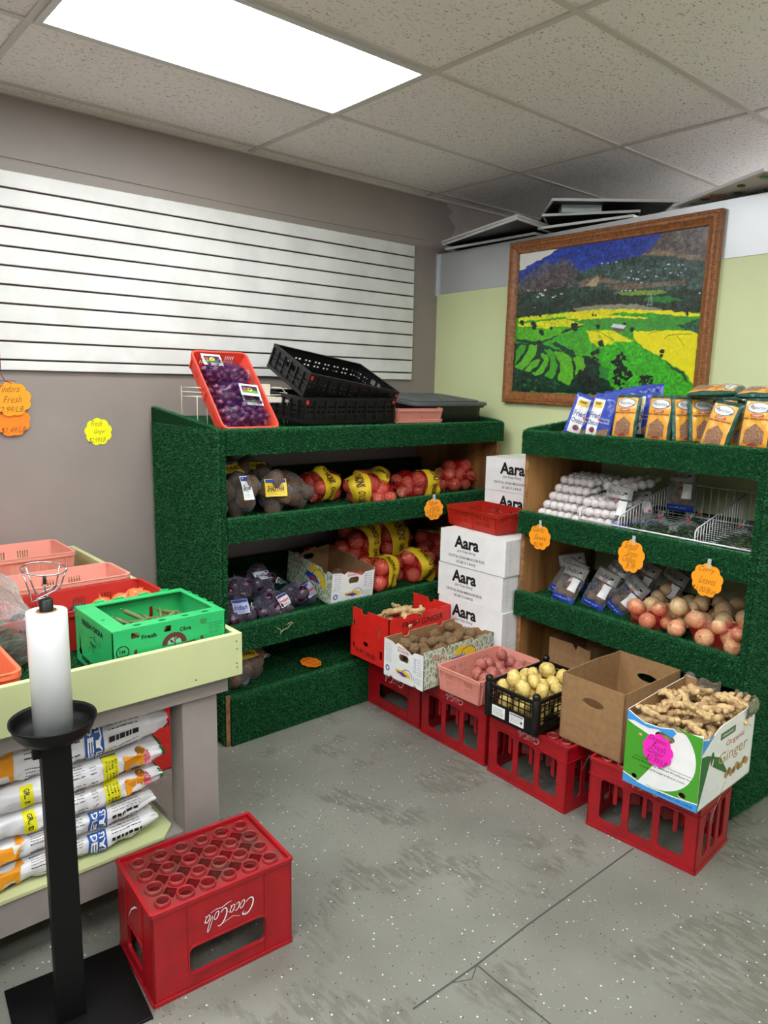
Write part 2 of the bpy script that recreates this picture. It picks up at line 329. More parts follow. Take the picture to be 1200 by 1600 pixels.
# colours and outlines of the printed landscape, in picture coordinates 0..1
ART = [
((232,232,226),0.0,[(0,1),(0.364,1.129),(0.386,0.562),(0.008,0.764)]),
((52,70,150),0.3,[(-0.046,0.876),(0.055,0.893),(0.135,0.924),(-0.042,0.75)]),
((46,66,160),0.35,[(0.046,0.908),(0.099,0.93),(0.169,0.953),(0.245,1.001),(0.81,1.052),(0.817,0.88),(0.721,0.88),(0.501,0.845),(0.31,0.819),(0.192,0.817),(0.031,0.801)]),
((84,82,110),0.4,[(0.007,0.814),(0.101,0.88),(0.17,0.928),(0.223,0.9),(0.272,0.939),(0.324,0.902),(0.375,0.837),(0.441,0.799),(0.38,0.714),(0.282,0.689),(-0.003,0.725)]),
((90,78,84),0.45,[(0.008,0.764),(0.156,0.842),(0.241,0.877),(0.291,0.889),(0.343,0.833),(0.442,0.781),(0.506,0.734),(0.446,0.687),(-0.003,0.714)]),
((96,84,86),0.4,[(0.699,0.884),(0.76,0.933),(0.798,1.012),(0.999,1.012),(1.011,0.763),(0.793,0.816)]),
((130,106,92),0.4,[(0.699,0.884),(0.775,0.905),(0.871,0.87),(0.983,0.834),(0.985,0.801),(0.82,0.82),(0.722,0.859)]),
((60,76,76),0.5,[(0.344,0.795),(0.423,0.839),(0.591,0.87),(0.692,0.881),(0.818,0.863),(1.003,0.801),(1.016,0.531),(0.381,0.695)]),
((118,100,88),0.4,[(0.378,0.762),(0.473,0.785),(0.566,0.753),(0.685,0.718),(0.506,0.734),(0.38,0.724)]),
((172,150,122),0.2,[(0.42,0.724),(0.443,0.753),(0.485,0.793),(0.492,0.764),(0.479,0.72)]),
((112,96,84),0.3,[(0.522,0.723),(0.686,0.713),(0.825,0.707),(0.918,0.711),(0.92,0.68),(0.744,0.68),(0.584,0.678)]),
((44,62,52),0.6,[(-0.007,0.725),(0.143,0.722),(0.314,0.738),(0.445,0.696),(0.569,0.689),(0.573,0.598),(0.385,0.601),(0.148,0.587),(-0.001,0.562)]),
((40,52,44),0.55,[(-0.003,0.613),(0.146,0.631),(0.351,0.627),(0.571,0.653),(1.011,0.648),(1.018,0.497),(-0,0.541)]),
((120,150,60),0.25,[(0.585,0.666),(0.688,0.667),(0.814,0.657),(0.842,0.643),(0.788,0.633),(0.631,0.644)]),
((40,120,50),0.3,[(0.746,0.627),(0.857,0.617),(0.924,0.588),(0.831,0.582),(0.733,0.606)]),
((140,136,120),0.2,[(0.353,0.581),(0.481,0.597),(0.691,0.584),(0.847,0.536),(0.386,0.562)]),
((60,160,40),0.3,[(-0.015,0.543),(0.202,0.558),(0.386,0.562),(0.513,0.568),(0.999,0.509),(1.023,-0.008),(-0.015,-0.015)]),
((232,220,20),0.15,[(0.304,0.552),(0.386,0.566),(0.544,0.568),(0.722,0.549),(0.813,0.529),(0.737,0.521),(0.605,0.54),(0.515,0.512),(0.388,0.515),(0.323,0.515)]),
((236,224,20),0.12,[(0.388,0.524),(0.546,0.524),(0.763,0.499),(0.738,0.487),(0.516,0.488),(0.389,0.505)]),
((240,228,20),0.1,[(0.736,0.544),(0.847,0.532),(0.999,0.504),(1,0.486),(0.889,0.5),(0.793,0.52)]),
((214,220,30),0.2,[(0.013,0.544),(0.202,0.552),(0.338,0.552),(0.322,0.531),(0.114,0.521),(0.014,0.516)]),
((224,220,26),0.2,[(0.014,0.499),(0.151,0.508),(0.306,0.517),(0.39,0.486),(0.291,0.476),(0.134,0.477),(0.015,0.479)]),
((226,222,26),0.2,[(0.134,0.469),(0.239,0.488),(0.389,0.49),(0.438,0.473),(0.391,0.463),(0.257,0.467),(0.153,0.452)]),
((66,150,50),0.2,[(0.389,0.505),(0.546,0.509),(0.738,0.491),(0.794,0.499),(1,0.479),(1.004,0.398),(0.893,0.414),(0.756,0.41),(0.61,0.43),(0.487,0.455),(0.39,0.483)]),
((30,80,56),0.5,[(0.931,0.447),(1,0.474),(1.005,0.373),(0.959,0.402),(0.898,0.445)]),
((238,226,8),0.06,[(0.696,0.387),(0.695,0.413),(0.756,0.413),(0.919,0.412),(0.959,0.405),(0.996,0.382),(1,0.085),(0.957,0.163),(0.903,0.196),(0.833,0.255),(0.746,0.313),(0.697,0.369)]),
((200,214,24),0.25,[(0.44,0.435),(0.58,0.429),(0.702,0.351),(0.599,0.349),(0.555,0.306),(0.492,0.337),(0.458,0.386)]),
((236,224,24),0.1,[(0.45,0.421),(0.496,0.43),(0.522,0.363),(0.476,0.344)]),
((236,224,24),0.1,[(0.506,0.43),(0.547,0.424),(0.583,0.359),(0.554,0.339)]),
((230,222,24),0.1,[(0.553,0.424),(0.596,0.417),(0.687,0.352),(0.614,0.35)]),
((60,165,30),0.35,[(0.538,0.334),(0.702,0.351),(0.847,0.237),(0.944,0.164),(0.987,0.086),(0.991,0.009),(0.628,0.008),(0.529,0.195)]),
((90,180,30),0.25,[(0.015,0.469),(0.257,0.459),(0.358,0.461),(0.368,0.421),(0.259,0.4),(0.174,0.367),(0.018,0.387)]),
((70,160,36),0.3,[(0.244,0.362),(0.368,0.421),(0.44,0.435),(0.476,0.329),(0.542,0.251),(0.399,0.247),(0.332,0.279)]),
((26,66,44),0.3,[(0.005,0.39),(0.174,0.363),(0.259,0.404),(0.326,0.425),(0.391,0.448),(0.454,0.471),(0.391,0.462),(0.325,0.45),(0.293,0.418),(0.243,0.382),(0.174,0.347),(0.006,0.365)]),
((26,66,44),0.3,[(0.261,0.361),(0.373,0.297),(0.399,0.257),(0.463,0.264),(0.464,0.235),(0.383,0.242),(0.332,0.283),(0.244,0.347)]),
((24,54,40),0.5,[(-0.009,0.358),(0.174,0.351),(0.399,0.257),(0.463,0.264),(0.528,0.214),(0.628,0.008),(-0.006,0.002)]),
((70,160,36),0.15,[(0.01,0.252),(0.011,0.297),(0.033,0.341),(0.082,0.348),(0.069,0.301),(0.036,0.251),(0.009,0.2)]),
((96,180,40),0.15,[(0.009,0.181),(0.065,0.25),(0.09,0.3),(0.094,0.344),(0.151,0.341),(0.145,0.272),(0.107,0.21),(0.063,0.16)]),
((96,180,40),0.15,[(0.072,0.153),(0.113,0.21),(0.152,0.24),(0.174,0.233),(0.159,0.195),(0.115,0.146)]),
((96,180,40),0.15,[(0.127,0.133),(0.176,0.182),(0.197,0.232),(0.176,0.27),(0.189,0.285),(0.217,0.268),(0.233,0.23),(0.215,0.181),(0.189,0.132),(0.156,0.12)]),
((70,160,36),0.15,[(0.207,0.119),(0.238,0.168),(0.241,0.23),(0.211,0.281),(0.194,0.307),(0.232,0.311),(0.266,0.279),(0.27,0.235),(0.288,0.197),(0.277,0.13),(0.262,0.099)]),
((96,180,40),0.18,[(0.289,0.105),(0.303,0.166),(0.295,0.216),(0.275,0.253),(0.26,0.297),(0.319,0.288),(0.368,0.249),(0.378,0.176),(0.386,0.115),(0.37,0.061),(0.328,0.074)]),
((96,180,40),0.15,[(0.399,0.127),(0.39,0.2),(0.375,0.255),(0.429,0.259),(0.446,0.21),(0.46,0.168),(0.428,0.151)]),
((50,130,50),0.2,[(0.529,0.195),(0.591,0.175),(0.579,0.101),(0.532,0.12)]),
((34,56,40),0.2,[(0.847,0.237),(0.903,0.186),(0.951,0.163),(0.98,0.086),(0.957,0.112),(0.945,0.15),(0.897,0.174)]),
((24,38,30),0.2,[(0.137,0.489),(0.136,0.472),(0.122,0.466),(0.11,0.474),(0.101,0.492),(0.103,0.509),(0.12,0.515),(0.134,0.506)]),
((24,38,30),0.2,[(0.133,0.463),(0.133,0.451),(0.123,0.447),(0.114,0.452),(0.107,0.465),(0.109,0.478),(0.121,0.482),(0.132,0.476)]),
((24,38,30),0.2,[(0.189,0.429),(0.187,0.412),(0.174,0.406),(0.163,0.414),(0.154,0.432),(0.156,0.449),(0.172,0.454),(0.186,0.446)]),
((24,38,30),0.2,[(0.177,0.357),(0.176,0.344),(0.166,0.34),(0.158,0.345),(0.151,0.358),(0.153,0.371),(0.165,0.375),(0.175,0.369)]),
((24,38,30),0.2,[(0.24,0.457),(0.239,0.448),(0.232,0.444),(0.226,0.449),(0.221,0.458),(0.222,0.467),(0.231,0.47),(0.238,0.466)]),
((24,38,30),0.2,[(0.544,0.34),(0.543,0.324),(0.531,0.318),(0.521,0.325),(0.513,0.341),(0.515,0.357),(0.529,0.363),(0.542,0.356)]),
((24,38,30),0.2,[(0.524,0.289),(0.523,0.276),(0.513,0.271),(0.505,0.277),(0.498,0.29),(0.5,0.303),(0.512,0.308),(0.522,0.302)]),
((24,38,30),0.2,[(0.851,0.285),(0.85,0.275),(0.843,0.271),(0.836,0.275),(0.831,0.287),(0.832,0.297),(0.841,0.301),(0.849,0.296)]),
((24,38,30),0.2,[(0.85,0.258),(0.85,0.249),(0.844,0.246),(0.839,0.25),(0.835,0.258),(0.836,0.266),(0.843,0.269),(0.849,0.266)]),
((24,38,30),0.2,[(0.393,0.458),(0.391,0.437),(0.376,0.43),(0.362,0.439),(0.351,0.461),(0.354,0.482),(0.373,0.489),(0.39,0.479)]),
((24,38,30),0.2,[(0.696,0.423),(0.696,0.412),(0.688,0.408),(0.681,0.413),(0.675,0.425),(0.676,0.436),(0.686,0.44),(0.695,0.435)]),
((24,38,30),0.2,[(0.951,0.508),(0.95,0.498),(0.944,0.495),(0.939,0.5),(0.934,0.509),(0.935,0.518),(0.943,0.521),(0.949,0.517)]),
((24,38,30),0.2,[(0.476,0.531),(0.476,0.525),(0.471,0.523),(0.468,0.526),(0.465,0.532),(0.465,0.538),(0.471,0.54),(0.475,0.537)]),
((24,38,30),0.2,[(0.492,0.531),(0.491,0.525),(0.487,0.523),(0.483,0.526),(0.48,0.532),(0.481,0.538),(0.486,0.54),(0.491,0.537)]),
((24,38,30),0.2,[(0.055,0.506),(0.054,0.492),(0.043,0.487),(0.033,0.494),(0.025,0.509),(0.027,0.523),(0.041,0.527),(0.053,0.52)]),
((24,38,30),0.2,[(0.165,0.546),(0.165,0.538),(0.158,0.536),(0.153,0.539),(0.149,0.547),(0.15,0.555),(0.158,0.557),(0.164,0.554)]),
((24,38,30),0.2,[(0.512,0.453),(0.512,0.442),(0.503,0.438),(0.496,0.443),(0.49,0.455),(0.491,0.467),(0.502,0.47),(0.511,0.465)]),
((24,38,30),0.2,[(0.653,0.463),(0.652,0.455),(0.646,0.452),(0.641,0.456),(0.637,0.464),(0.638,0.473),(0.645,0.476),(0.652,0.471)]),
((110,84,84),0.1,[(0.567,0.441),(0.64,0.428),(0.657,0.441),(0.652,0.416),(0.611,0.412)]),
((215,222,232),0.05,[(0.573,0.448),(0.587,0.469),(0.654,0.454),(0.643,0.433)]),
((150,150,150),0.0,[(0.767,0.542),(0.768,0.682),(0.77,0.679),(0.77,0.539)]),
((150,150,150),0.0,[(0.745,0.544),(0.765,0.647),(0.768,0.644),(0.747,0.541)]),
((150,150,150),0.0,[(0.78,0.541),(0.765,0.647),(0.768,0.644),(0.782,0.537)]),
((150,150,150),0.0,[(0.747,0.579),(0.776,0.576),(0.778,0.573),(0.75,0.576)]),
((150,150,150),0.0,[(0.752,0.614),(0.771,0.612),(0.774,0.608),(0.754,0.611)]),
((215,215,220),0.0,[(0.641,0.759),(0.654,0.757),(0.654,0.749),(0.642,0.751)]),
((215,215,220),0.0,[(0.665,0.751),(0.674,0.75),(0.674,0.743),(0.665,0.744)]),
((215,215,220),0.0,[(0.683,0.744),(0.7,0.742),(0.7,0.733),(0.684,0.735)]),
((215,215,220),0.0,[(0.652,0.797),(0.66,0.796),(0.66,0.79),(0.653,0.792)]),
((215,215,220),0.0,[(0.691,0.786),(0.697,0.785),(0.697,0.779),(0.691,0.78)]),
((215,215,220),0.0,[(0.878,0.801),(0.884,0.8),(0.884,0.794),(0.879,0.795)]),
((215,215,220),0.0,[(0.895,0.8),(0.907,0.798),(0.907,0.792),(0.895,0.794)]),
((215,215,220),0.0,[(0.844,0.759),(0.856,0.757),(0.857,0.751),(0.844,0.752)]),
((215,215,220),0.0,[(0.894,0.755),(0.899,0.754),(0.9,0.747),(0.894,0.748)]),
((215,215,220),0.0,[(0.818,0.789),(0.826,0.787),(0.826,0.781),(0.818,0.783)]),
((215,215,220),0.0,[(0.613,0.679),(0.622,0.677),(0.622,0.669),(0.613,0.671)]),
((215,215,220),0.0,[(0.631,0.678),(0.642,0.677),(0.642,0.672),(0.631,0.673)]),
((215,215,220),0.0,[(0.652,0.675),(0.665,0.674),(0.665,0.666),(0.653,0.667)]),
((215,215,220),0.0,[(0.683,0.674),(0.692,0.672),(0.692,0.667),(0.683,0.668)]),
((215,215,220),0.0,[(0.982,0.627),(0.991,0.626),(0.992,0.618),(0.982,0.619)]),
((215,215,220),0.0,[(0.141,0.711),(0.162,0.708),(0.163,0.7),(0.142,0.702)]),
((215,215,220),0.0,[(0.155,0.698),(0.175,0.695),(0.175,0.686),(0.155,0.688)]),
((215,215,220),0.0,[(0.114,0.613),(0.126,0.612),(0.126,0.607),(0.114,0.608)]),
((215,215,220),0.0,[(0.224,0.677),(0.24,0.675),(0.24,0.667),(0.224,0.669)]),
((215,215,220),0.0,[(0.238,0.682),(0.249,0.68),(0.25,0.675),(0.238,0.676)]),
((215,215,220),0.0,[(0.495,0.868),(0.506,0.866),(0.506,0.859),(0.495,0.861)]),
((215,215,220),0.0,[(0.526,0.866),(0.536,0.864),(0.536,0.858),(0.527,0.86)]),
((215,215,220),0.0,[(0.571,0.865),(0.582,0.864),(0.583,0.855),(0.571,0.857)]),
((215,215,220),0.0,[(0.721,0.751),(0.733,0.75),(0.733,0.744),(0.721,0.746)]),
((215,215,220),0.0,[(0.88,0.74),(0.888,0.739),(0.889,0.732),(0.88,0.734)]),
((215,215,220),0.0,[(0.912,0.773),(0.919,0.772),(0.919,0.767),(0.912,0.768)]),
((215,215,220),0.0,[(0.733,0.789),(0.745,0.787),(0.745,0.783),(0.734,0.785)]),
((215,215,220),0.0,[(0.063,0.74),(0.077,0.738),(0.078,0.731),(0.063,0.733)]),
((215,215,220),0.0,[(0.169,0.731),(0.186,0.729),(0.186,0.72),(0.169,0.722)]),
((215,215,220),0.0,[(0.274,0.694),(0.29,0.692),(0.29,0.684),(0.274,0.686)]),
((215,215,220),0.0,[(0.129,0.689),(0.141,0.687),(0.142,0.679),(0.129,0.68)]),
((215,215,220),0.0,[(0.778,0.749),(0.787,0.747),(0.788,0.74),(0.778,0.742)]),
((215,215,220),0.0,[(0.709,0.718),(0.719,0.717),(0.719,0.71),(0.71,0.712)]),
((215,215,220),0.0,[(0.59,0.825),(0.596,0.824),(0.597,0.818),(0.59,0.819)]),
((215,215,220),0.0,[(0.826,0.813),(0.842,0.81),(0.842,0.805),(0.826,0.807)]),
((60,90,30),0.0,[(0.771,0.392),(0.787,0.407),(0.787,0.403),(0.771,0.388)]),
((60,90,30),0.0,[(0.787,0.407),(0.809,0.411),(0.809,0.407),(0.787,0.403)]),
((60,90,30),0.0,[(0.844,0.361),(0.867,0.385),(0.868,0.381),(0.844,0.357)]),
((60,90,30),0.0,[(0.867,0.385),(0.901,0.388),(0.901,0.384),(0.868,0.381)]),
((60,90,30),0.0,[(0.901,0.388),(0.972,0.389),(0.973,0.385),(0.901,0.384)]),
((60,90,30),0.0,[(0.901,0.383),(0.922,0.355),(0.922,0.351),(0.901,0.379)]),
((60,90,30),0.0,[(0.922,0.355),(0.941,0.316),(0.941,0.312),(0.922,0.351)]),
((60,90,30),0.0,[(0.598,0.36),(0.519,0.421),(0.519,0.417),(0.598,0.356)]),
((60,90,30),0.0,[(0.519,0.421),(0.472,0.434),(0.472,0.43),(0.519,0.417)]),
((60,90,30),0.0,[(0.393,0.393),(0.42,0.334),(0.42,0.33),(0.394,0.388)]),
((60,90,30),0.0,[(0.42,0.334),(0.447,0.266),(0.447,0.262),(0.42,0.33)]),
((31,31,33),0.2,[(0.667,0.08),(0.665,0.072),(0.657,0.073),(0.653,0.079),(0.655,0.087),(0.663,0.088)]),
((26,26,28),0.2,[(0.637,0.15),(0.631,0.141),(0.622,0.141),(0.616,0.149),(0.618,0.161),(0.629,0.161)]),
((26,26,28),0.2,[(0.633,0.264),(0.633,0.255),(0.626,0.255),(0.62,0.263),(0.625,0.271),(0.632,0.271)]),
((24,24,27),0.2,[(0.667,0.243),(0.663,0.233),(0.652,0.23),(0.644,0.242),(0.651,0.259),(0.664,0.259)]),
((18,18,20),0.2,[(0.661,0.199),(0.655,0.191),(0.648,0.19),(0.641,0.198),(0.646,0.209),(0.655,0.211)]),
((22,22,24),0.2,[(0.669,0.186),(0.667,0.17),(0.655,0.176),(0.645,0.185),(0.653,0.202),(0.665,0.199)]),
((23,23,25),0.2,[(0.661,0.186),(0.652,0.177),(0.644,0.173),(0.638,0.185),(0.641,0.201),(0.652,0.2)]),
((27,27,29),0.2,[(0.654,0.155),(0.648,0.144),(0.637,0.143),(0.63,0.154),(0.636,0.165),(0.645,0.165)]),
((24,24,26),0.2,[(0.627,0.106),(0.622,0.1),(0.617,0.097),(0.613,0.105),(0.614,0.115),(0.622,0.116)]),
((22,22,24),0.2,[(0.709,0.137),(0.704,0.128),(0.692,0.126),(0.685,0.136),(0.692,0.149),(0.7,0.151)]),
((25,25,27),0.2,[(0.63,0.161),(0.623,0.151),(0.612,0.147),(0.604,0.159),(0.611,0.173),(0.621,0.172)]),
((21,21,23),0.2,[(0.634,0.126),(0.631,0.116),(0.622,0.114),(0.613,0.124),(0.62,0.138),(0.631,0.138)]),
((29,29,31),0.2,[(0.621,0.219),(0.615,0.212),(0.608,0.212),(0.603,0.218),(0.606,0.228),(0.615,0.23)]),
((28,28,30),0.2,[(0.646,0.201),(0.64,0.191),(0.628,0.184),(0.618,0.201),(0.627,0.219),(0.639,0.217)]),
((20,20,22),0.2,[(0.656,0.209),(0.652,0.194),(0.643,0.194),(0.634,0.207),(0.639,0.226),(0.651,0.222)]),
((29,29,31),0.2,[(0.633,0.101),(0.631,0.094),(0.624,0.09),(0.618,0.1),(0.62,0.111),(0.63,0.113)]),
((25,25,28),0.2,[(0.647,0.223),(0.642,0.216),(0.636,0.217),(0.633,0.222),(0.635,0.233),(0.642,0.232)]),
((23,23,24),0.2,[(0.635,0.233),(0.629,0.226),(0.621,0.224),(0.617,0.232),(0.621,0.243),(0.629,0.243)]),
((19,19,20),0.2,[(0.647,0.172),(0.646,0.162),(0.638,0.164),(0.63,0.171),(0.635,0.184),(0.643,0.182)]),
((23,23,25),0.2,[(0.629,0.205),(0.627,0.193),(0.618,0.193),(0.611,0.205),(0.616,0.216),(0.624,0.214)]),
((22,22,23),0.2,[(0.655,0.073),(0.649,0.065),(0.638,0.063),(0.631,0.072),(0.637,0.086),(0.648,0.084)]),
((30,30,33),0.2,[(0.641,0.174),(0.64,0.166),(0.629,0.163),(0.622,0.173),(0.628,0.186),(0.637,0.183)]),
((30,30,32),0.2,[(0.629,0.116),(0.626,0.107),(0.617,0.107),(0.612,0.115),(0.616,0.123),(0.625,0.125)]),
((22,22,24),0.2,[(0.651,0.141),(0.649,0.13),(0.639,0.129),(0.633,0.139),(0.638,0.153),(0.646,0.151)]),
((22,22,24),0.2,[(0.656,0.271),(0.65,0.256),(0.64,0.258),(0.632,0.269),(0.637,0.286),(0.649,0.288)]),
((27,27,29),0.2,[(0.623,0.112),(0.616,0.103),(0.608,0.102),(0.598,0.111),(0.606,0.126),(0.615,0.123)]),
((20,20,22),0.2,[(0.633,0.264),(0.63,0.257),(0.621,0.255),(0.615,0.263),(0.621,0.271),(0.629,0.271)]),
((19,19,20),0.2,[(0.656,0.131),(0.651,0.117),(0.64,0.121),(0.631,0.13),(0.638,0.149),(0.651,0.145)]),
((21,21,23),0.2,[(0.657,0.169),(0.653,0.159),(0.642,0.154),(0.636,0.167),(0.64,0.18),(0.649,0.184)]),
((25,25,27),0.2,[(0.652,0.222),(0.65,0.213),(0.64,0.211),(0.636,0.22),(0.638,0.235),(0.648,0.235)]),
((24,24,26),0.2,[(0.633,0.228),(0.633,0.22),(0.624,0.219),(0.62,0.227),(0.622,0.239),(0.63,0.238)]),
((26,26,28),0.2,[(0.638,0.169),(0.632,0.158),(0.623,0.161),(0.617,0.168),(0.62,0.181),(0.629,0.181)]),
((20,20,22),0.2,[(0.68,0.181),(0.673,0.167),(0.663,0.166),(0.659,0.179),(0.662,0.193),(0.671,0.196)]),
((21,21,23),0.2,[(0.665,0.122),(0.663,0.111),(0.655,0.111),(0.651,0.121),(0.653,0.132),(0.662,0.132)]),
((31,31,34),0.2,[(0.688,0.148),(0.682,0.138),(0.669,0.134),(0.665,0.147),(0.668,0.159),(0.678,0.161)]),
((22,22,24),0.2,[(0.633,0.23),(0.628,0.218),(0.617,0.218),(0.608,0.228),(0.615,0.245),(0.625,0.244)]),
((19,19,20),0.2,[(0.703,0.156),(0.698,0.144),(0.687,0.145),(0.682,0.154),(0.686,0.168),(0.696,0.164)]),
((23,23,25),0.2,[(0.672,0.121),(0.668,0.113),(0.663,0.112),(0.659,0.12),(0.662,0.129),(0.668,0.13)]),
((27,27,30),0.2,[(0.652,0.094),(0.648,0.084),(0.639,0.085),(0.636,0.093),(0.637,0.105),(0.648,0.104)]),
((32,32,34),0.2,[(0.66,0.169),(0.653,0.16),(0.644,0.156),(0.638,0.167),(0.643,0.18),(0.652,0.181)]),
((18,18,20),0.2,[(0.704,0.125),(0.698,0.118),(0.692,0.116),(0.687,0.124),(0.691,0.135),(0.698,0.133)]),
((22,22,24),0.2,[(0.671,0.24),(0.666,0.231),(0.659,0.23),(0.654,0.239),(0.657,0.251),(0.664,0.251)]),
((21,21,23),0.2,[(0.643,0.209),(0.64,0.202),(0.632,0.203),(0.626,0.208),(0.63,0.218),(0.637,0.218)]),
((22,22,24),0.2,[(0.623,0.224),(0.62,0.209),(0.606,0.21),(0.6,0.223),(0.605,0.238),(0.616,0.239)]),
((18,18,20),0.2,[(0.673,0.076),(0.669,0.07),(0.663,0.07),(0.658,0.075),(0.661,0.083),(0.669,0.082)]),
((24,24,26),0.2,[(0.641,0.087),(0.633,0.076),(0.624,0.073),(0.618,0.085),(0.621,0.099),(0.632,0.101)]),
((27,27,29),0.2,[(0.612,0.218),(0.607,0.204),(0.596,0.206),(0.589,0.217),(0.594,0.231),(0.606,0.228)]),
((22,22,24),0.2,[(0.695,0.115),(0.691,0.109),(0.684,0.106),(0.679,0.114),(0.683,0.123),(0.689,0.123)]),
((31,31,33),0.2,[(0.672,0.174),(0.669,0.167),(0.662,0.166),(0.658,0.173),(0.66,0.184),(0.667,0.181)]),
((19,19,20),0.2,[(0.634,0.247),(0.628,0.237),(0.621,0.237),(0.617,0.246),(0.618,0.257),(0.627,0.258)]),
((30,30,33),0.2,[(0.647,0.21),(0.641,0.199),(0.633,0.199),(0.627,0.209),(0.631,0.22),(0.639,0.218)]),
((23,23,25),0.2,[(0.651,0.103),(0.649,0.097),(0.642,0.095),(0.639,0.103),(0.641,0.112),(0.648,0.111)]),
((30,30,33),0.2,[(0.666,0.252),(0.665,0.239),(0.652,0.241),(0.647,0.251),(0.651,0.264),(0.662,0.264)]),
((27,27,30),0.2,[(0.677,0.163),(0.669,0.15),(0.66,0.151),(0.654,0.162),(0.656,0.175),(0.669,0.173)]),
((28,28,31),0.2,[(0.634,0.157),(0.625,0.141),(0.613,0.141),(0.606,0.155),(0.611,0.171),(0.623,0.174)]),
((31,31,34),0.2,[(0.647,0.205),(0.644,0.193),(0.632,0.191),(0.626,0.204),(0.632,0.219),(0.64,0.219)]),
((28,28,30),0.2,[(0.689,0.136),(0.688,0.128),(0.68,0.128),(0.676,0.135),(0.679,0.145),(0.686,0.145)]),
((30,30,32),0.2,[(0.636,0.189),(0.635,0.181),(0.628,0.183),(0.625,0.189),(0.627,0.195),(0.634,0.196)]),
((28,28,31),0.2,[(0.688,0.107),(0.685,0.094),(0.672,0.096),(0.667,0.105),(0.67,0.12),(0.682,0.124)]),
((23,23,25),0.2,[(0.632,0.104),(0.627,0.091),(0.618,0.091),(0.613,0.103),(0.614,0.116),(0.625,0.115)]),
((34,45,39),0.2,[(0.813,0.084),(0.809,0.075),(0.801,0.076),(0.798,0.082),(0.8,0.091),(0.808,0.092)]),
((22,29,26),0.2,[(0.795,0.097),(0.792,0.093),(0.788,0.091),(0.785,0.096),(0.787,0.104),(0.792,0.103)]),
((20,26,23),0.2,[(0.761,0.113),(0.757,0.104),(0.75,0.104),(0.748,0.112),(0.75,0.121),(0.755,0.123)]),
((26,34,30),0.2,[(0.793,0.074),(0.788,0.066),(0.782,0.066),(0.779,0.073),(0.782,0.083),(0.787,0.08)]),
((29,37,33),0.2,[(0.783,0.121),(0.779,0.113),(0.771,0.112),(0.765,0.119),(0.77,0.129),(0.777,0.129)]),
((26,34,30),0.2,[(0.791,0.095),(0.789,0.087),(0.782,0.086),(0.777,0.094),(0.781,0.106),(0.789,0.106)]),
((26,34,30),0.2,[(0.757,0.1),(0.755,0.093),(0.749,0.095),(0.745,0.099),(0.748,0.106),(0.754,0.105)]),
((32,42,37),0.2,[(0.757,0.091),(0.756,0.082),(0.748,0.08),(0.74,0.09),(0.746,0.099),(0.753,0.101)]),
((26,34,30),0.2,[(0.78,0.125),(0.776,0.119),(0.768,0.119),(0.764,0.124),(0.768,0.134),(0.776,0.134)]),
((22,29,26),0.2,[(0.793,0.113),(0.789,0.106),(0.781,0.105),(0.778,0.112),(0.78,0.123),(0.787,0.123)]),
((23,31,27),0.2,[(0.768,0.092),(0.766,0.085),(0.761,0.083),(0.758,0.09),(0.76,0.098),(0.766,0.099)]),
((32,42,37),0.2,[(0.809,0.127),(0.803,0.119),(0.797,0.117),(0.791,0.126),(0.796,0.134),(0.803,0.133)]),
((20,26,23),0.2,[(0.785,0.093),(0.782,0.086),(0.775,0.084),(0.77,0.092),(0.773,0.102),(0.78,0.102)]),
((32,42,37),0.2,[(0.773,0.077),(0.771,0.069),(0.763,0.068),(0.758,0.076),(0.762,0.088),(0.769,0.087)]),
((23,31,27),0.2,[(0.768,0.122),(0.761,0.109),(0.753,0.112),(0.744,0.12),(0.751,0.131),(0.76,0.133)]),
((26,34,30),0.2,[(0.81,0.105),(0.809,0.093),(0.799,0.092),(0.793,0.103),(0.798,0.115),(0.807,0.117)]),
((33,43,38),0.2,[(0.775,0.098),(0.773,0.091),(0.765,0.088),(0.76,0.097),(0.763,0.109),(0.772,0.11)]),
((34,44,39),0.2,[(0.791,0.13),(0.788,0.124),(0.781,0.122),(0.775,0.129),(0.779,0.138),(0.786,0.137)]),
((30,40,35),0.2,[(0.808,0.084),(0.803,0.077),(0.795,0.075),(0.792,0.082),(0.794,0.095),(0.802,0.091)]),
((29,38,33),0.2,[(0.788,0.076),(0.782,0.068),(0.773,0.064),(0.768,0.075),(0.771,0.085),(0.781,0.084)]),
((28,37,32),0.2,[(0.787,0.094),(0.781,0.087),(0.774,0.087),(0.768,0.094),(0.773,0.104),(0.781,0.103)]),
((34,45,39),0.2,[(0.812,0.108),(0.811,0.102),(0.805,0.103),(0.802,0.107),(0.805,0.115),(0.81,0.113)]),
((22,29,26),0.2,[(0.796,0.123),(0.795,0.112),(0.786,0.114),(0.778,0.122),(0.784,0.132),(0.792,0.135)]),
((21,28,24),0.2,[(0.774,0.11),(0.768,0.098),(0.759,0.101),(0.754,0.108),(0.756,0.123),(0.766,0.124)]),
((20,49,35),0.2,[(0.139,0.077),(0.13,0.064),(0.114,0.059),(0.105,0.074),(0.111,0.092),(0.129,0.096)]),
((21,52,38),0.2,[(0.057,0.066),(0.054,0.056),(0.044,0.058),(0.039,0.065),(0.043,0.075),(0.052,0.077)]),
((18,44,32),0.2,[(0.103,0.023),(0.1,0.011),(0.086,0.012),(0.078,0.02),(0.083,0.038),(0.095,0.038)]),
((19,46,33),0.2,[(0.275,0.012),(0.268,-0.003),(0.25,-0.005),(0.242,0.01),(0.25,0.026),(0.262,0.027)]),
((16,39,28),0.2,[(0.327,0.051),(0.321,0.042),(0.314,0.039),(0.307,0.049),(0.311,0.06),(0.32,0.061)]),
((22,54,39),0.2,[(0.176,0.014),(0.173,0.002),(0.156,0),(0.149,0.012),(0.153,0.034),(0.168,0.034)]),
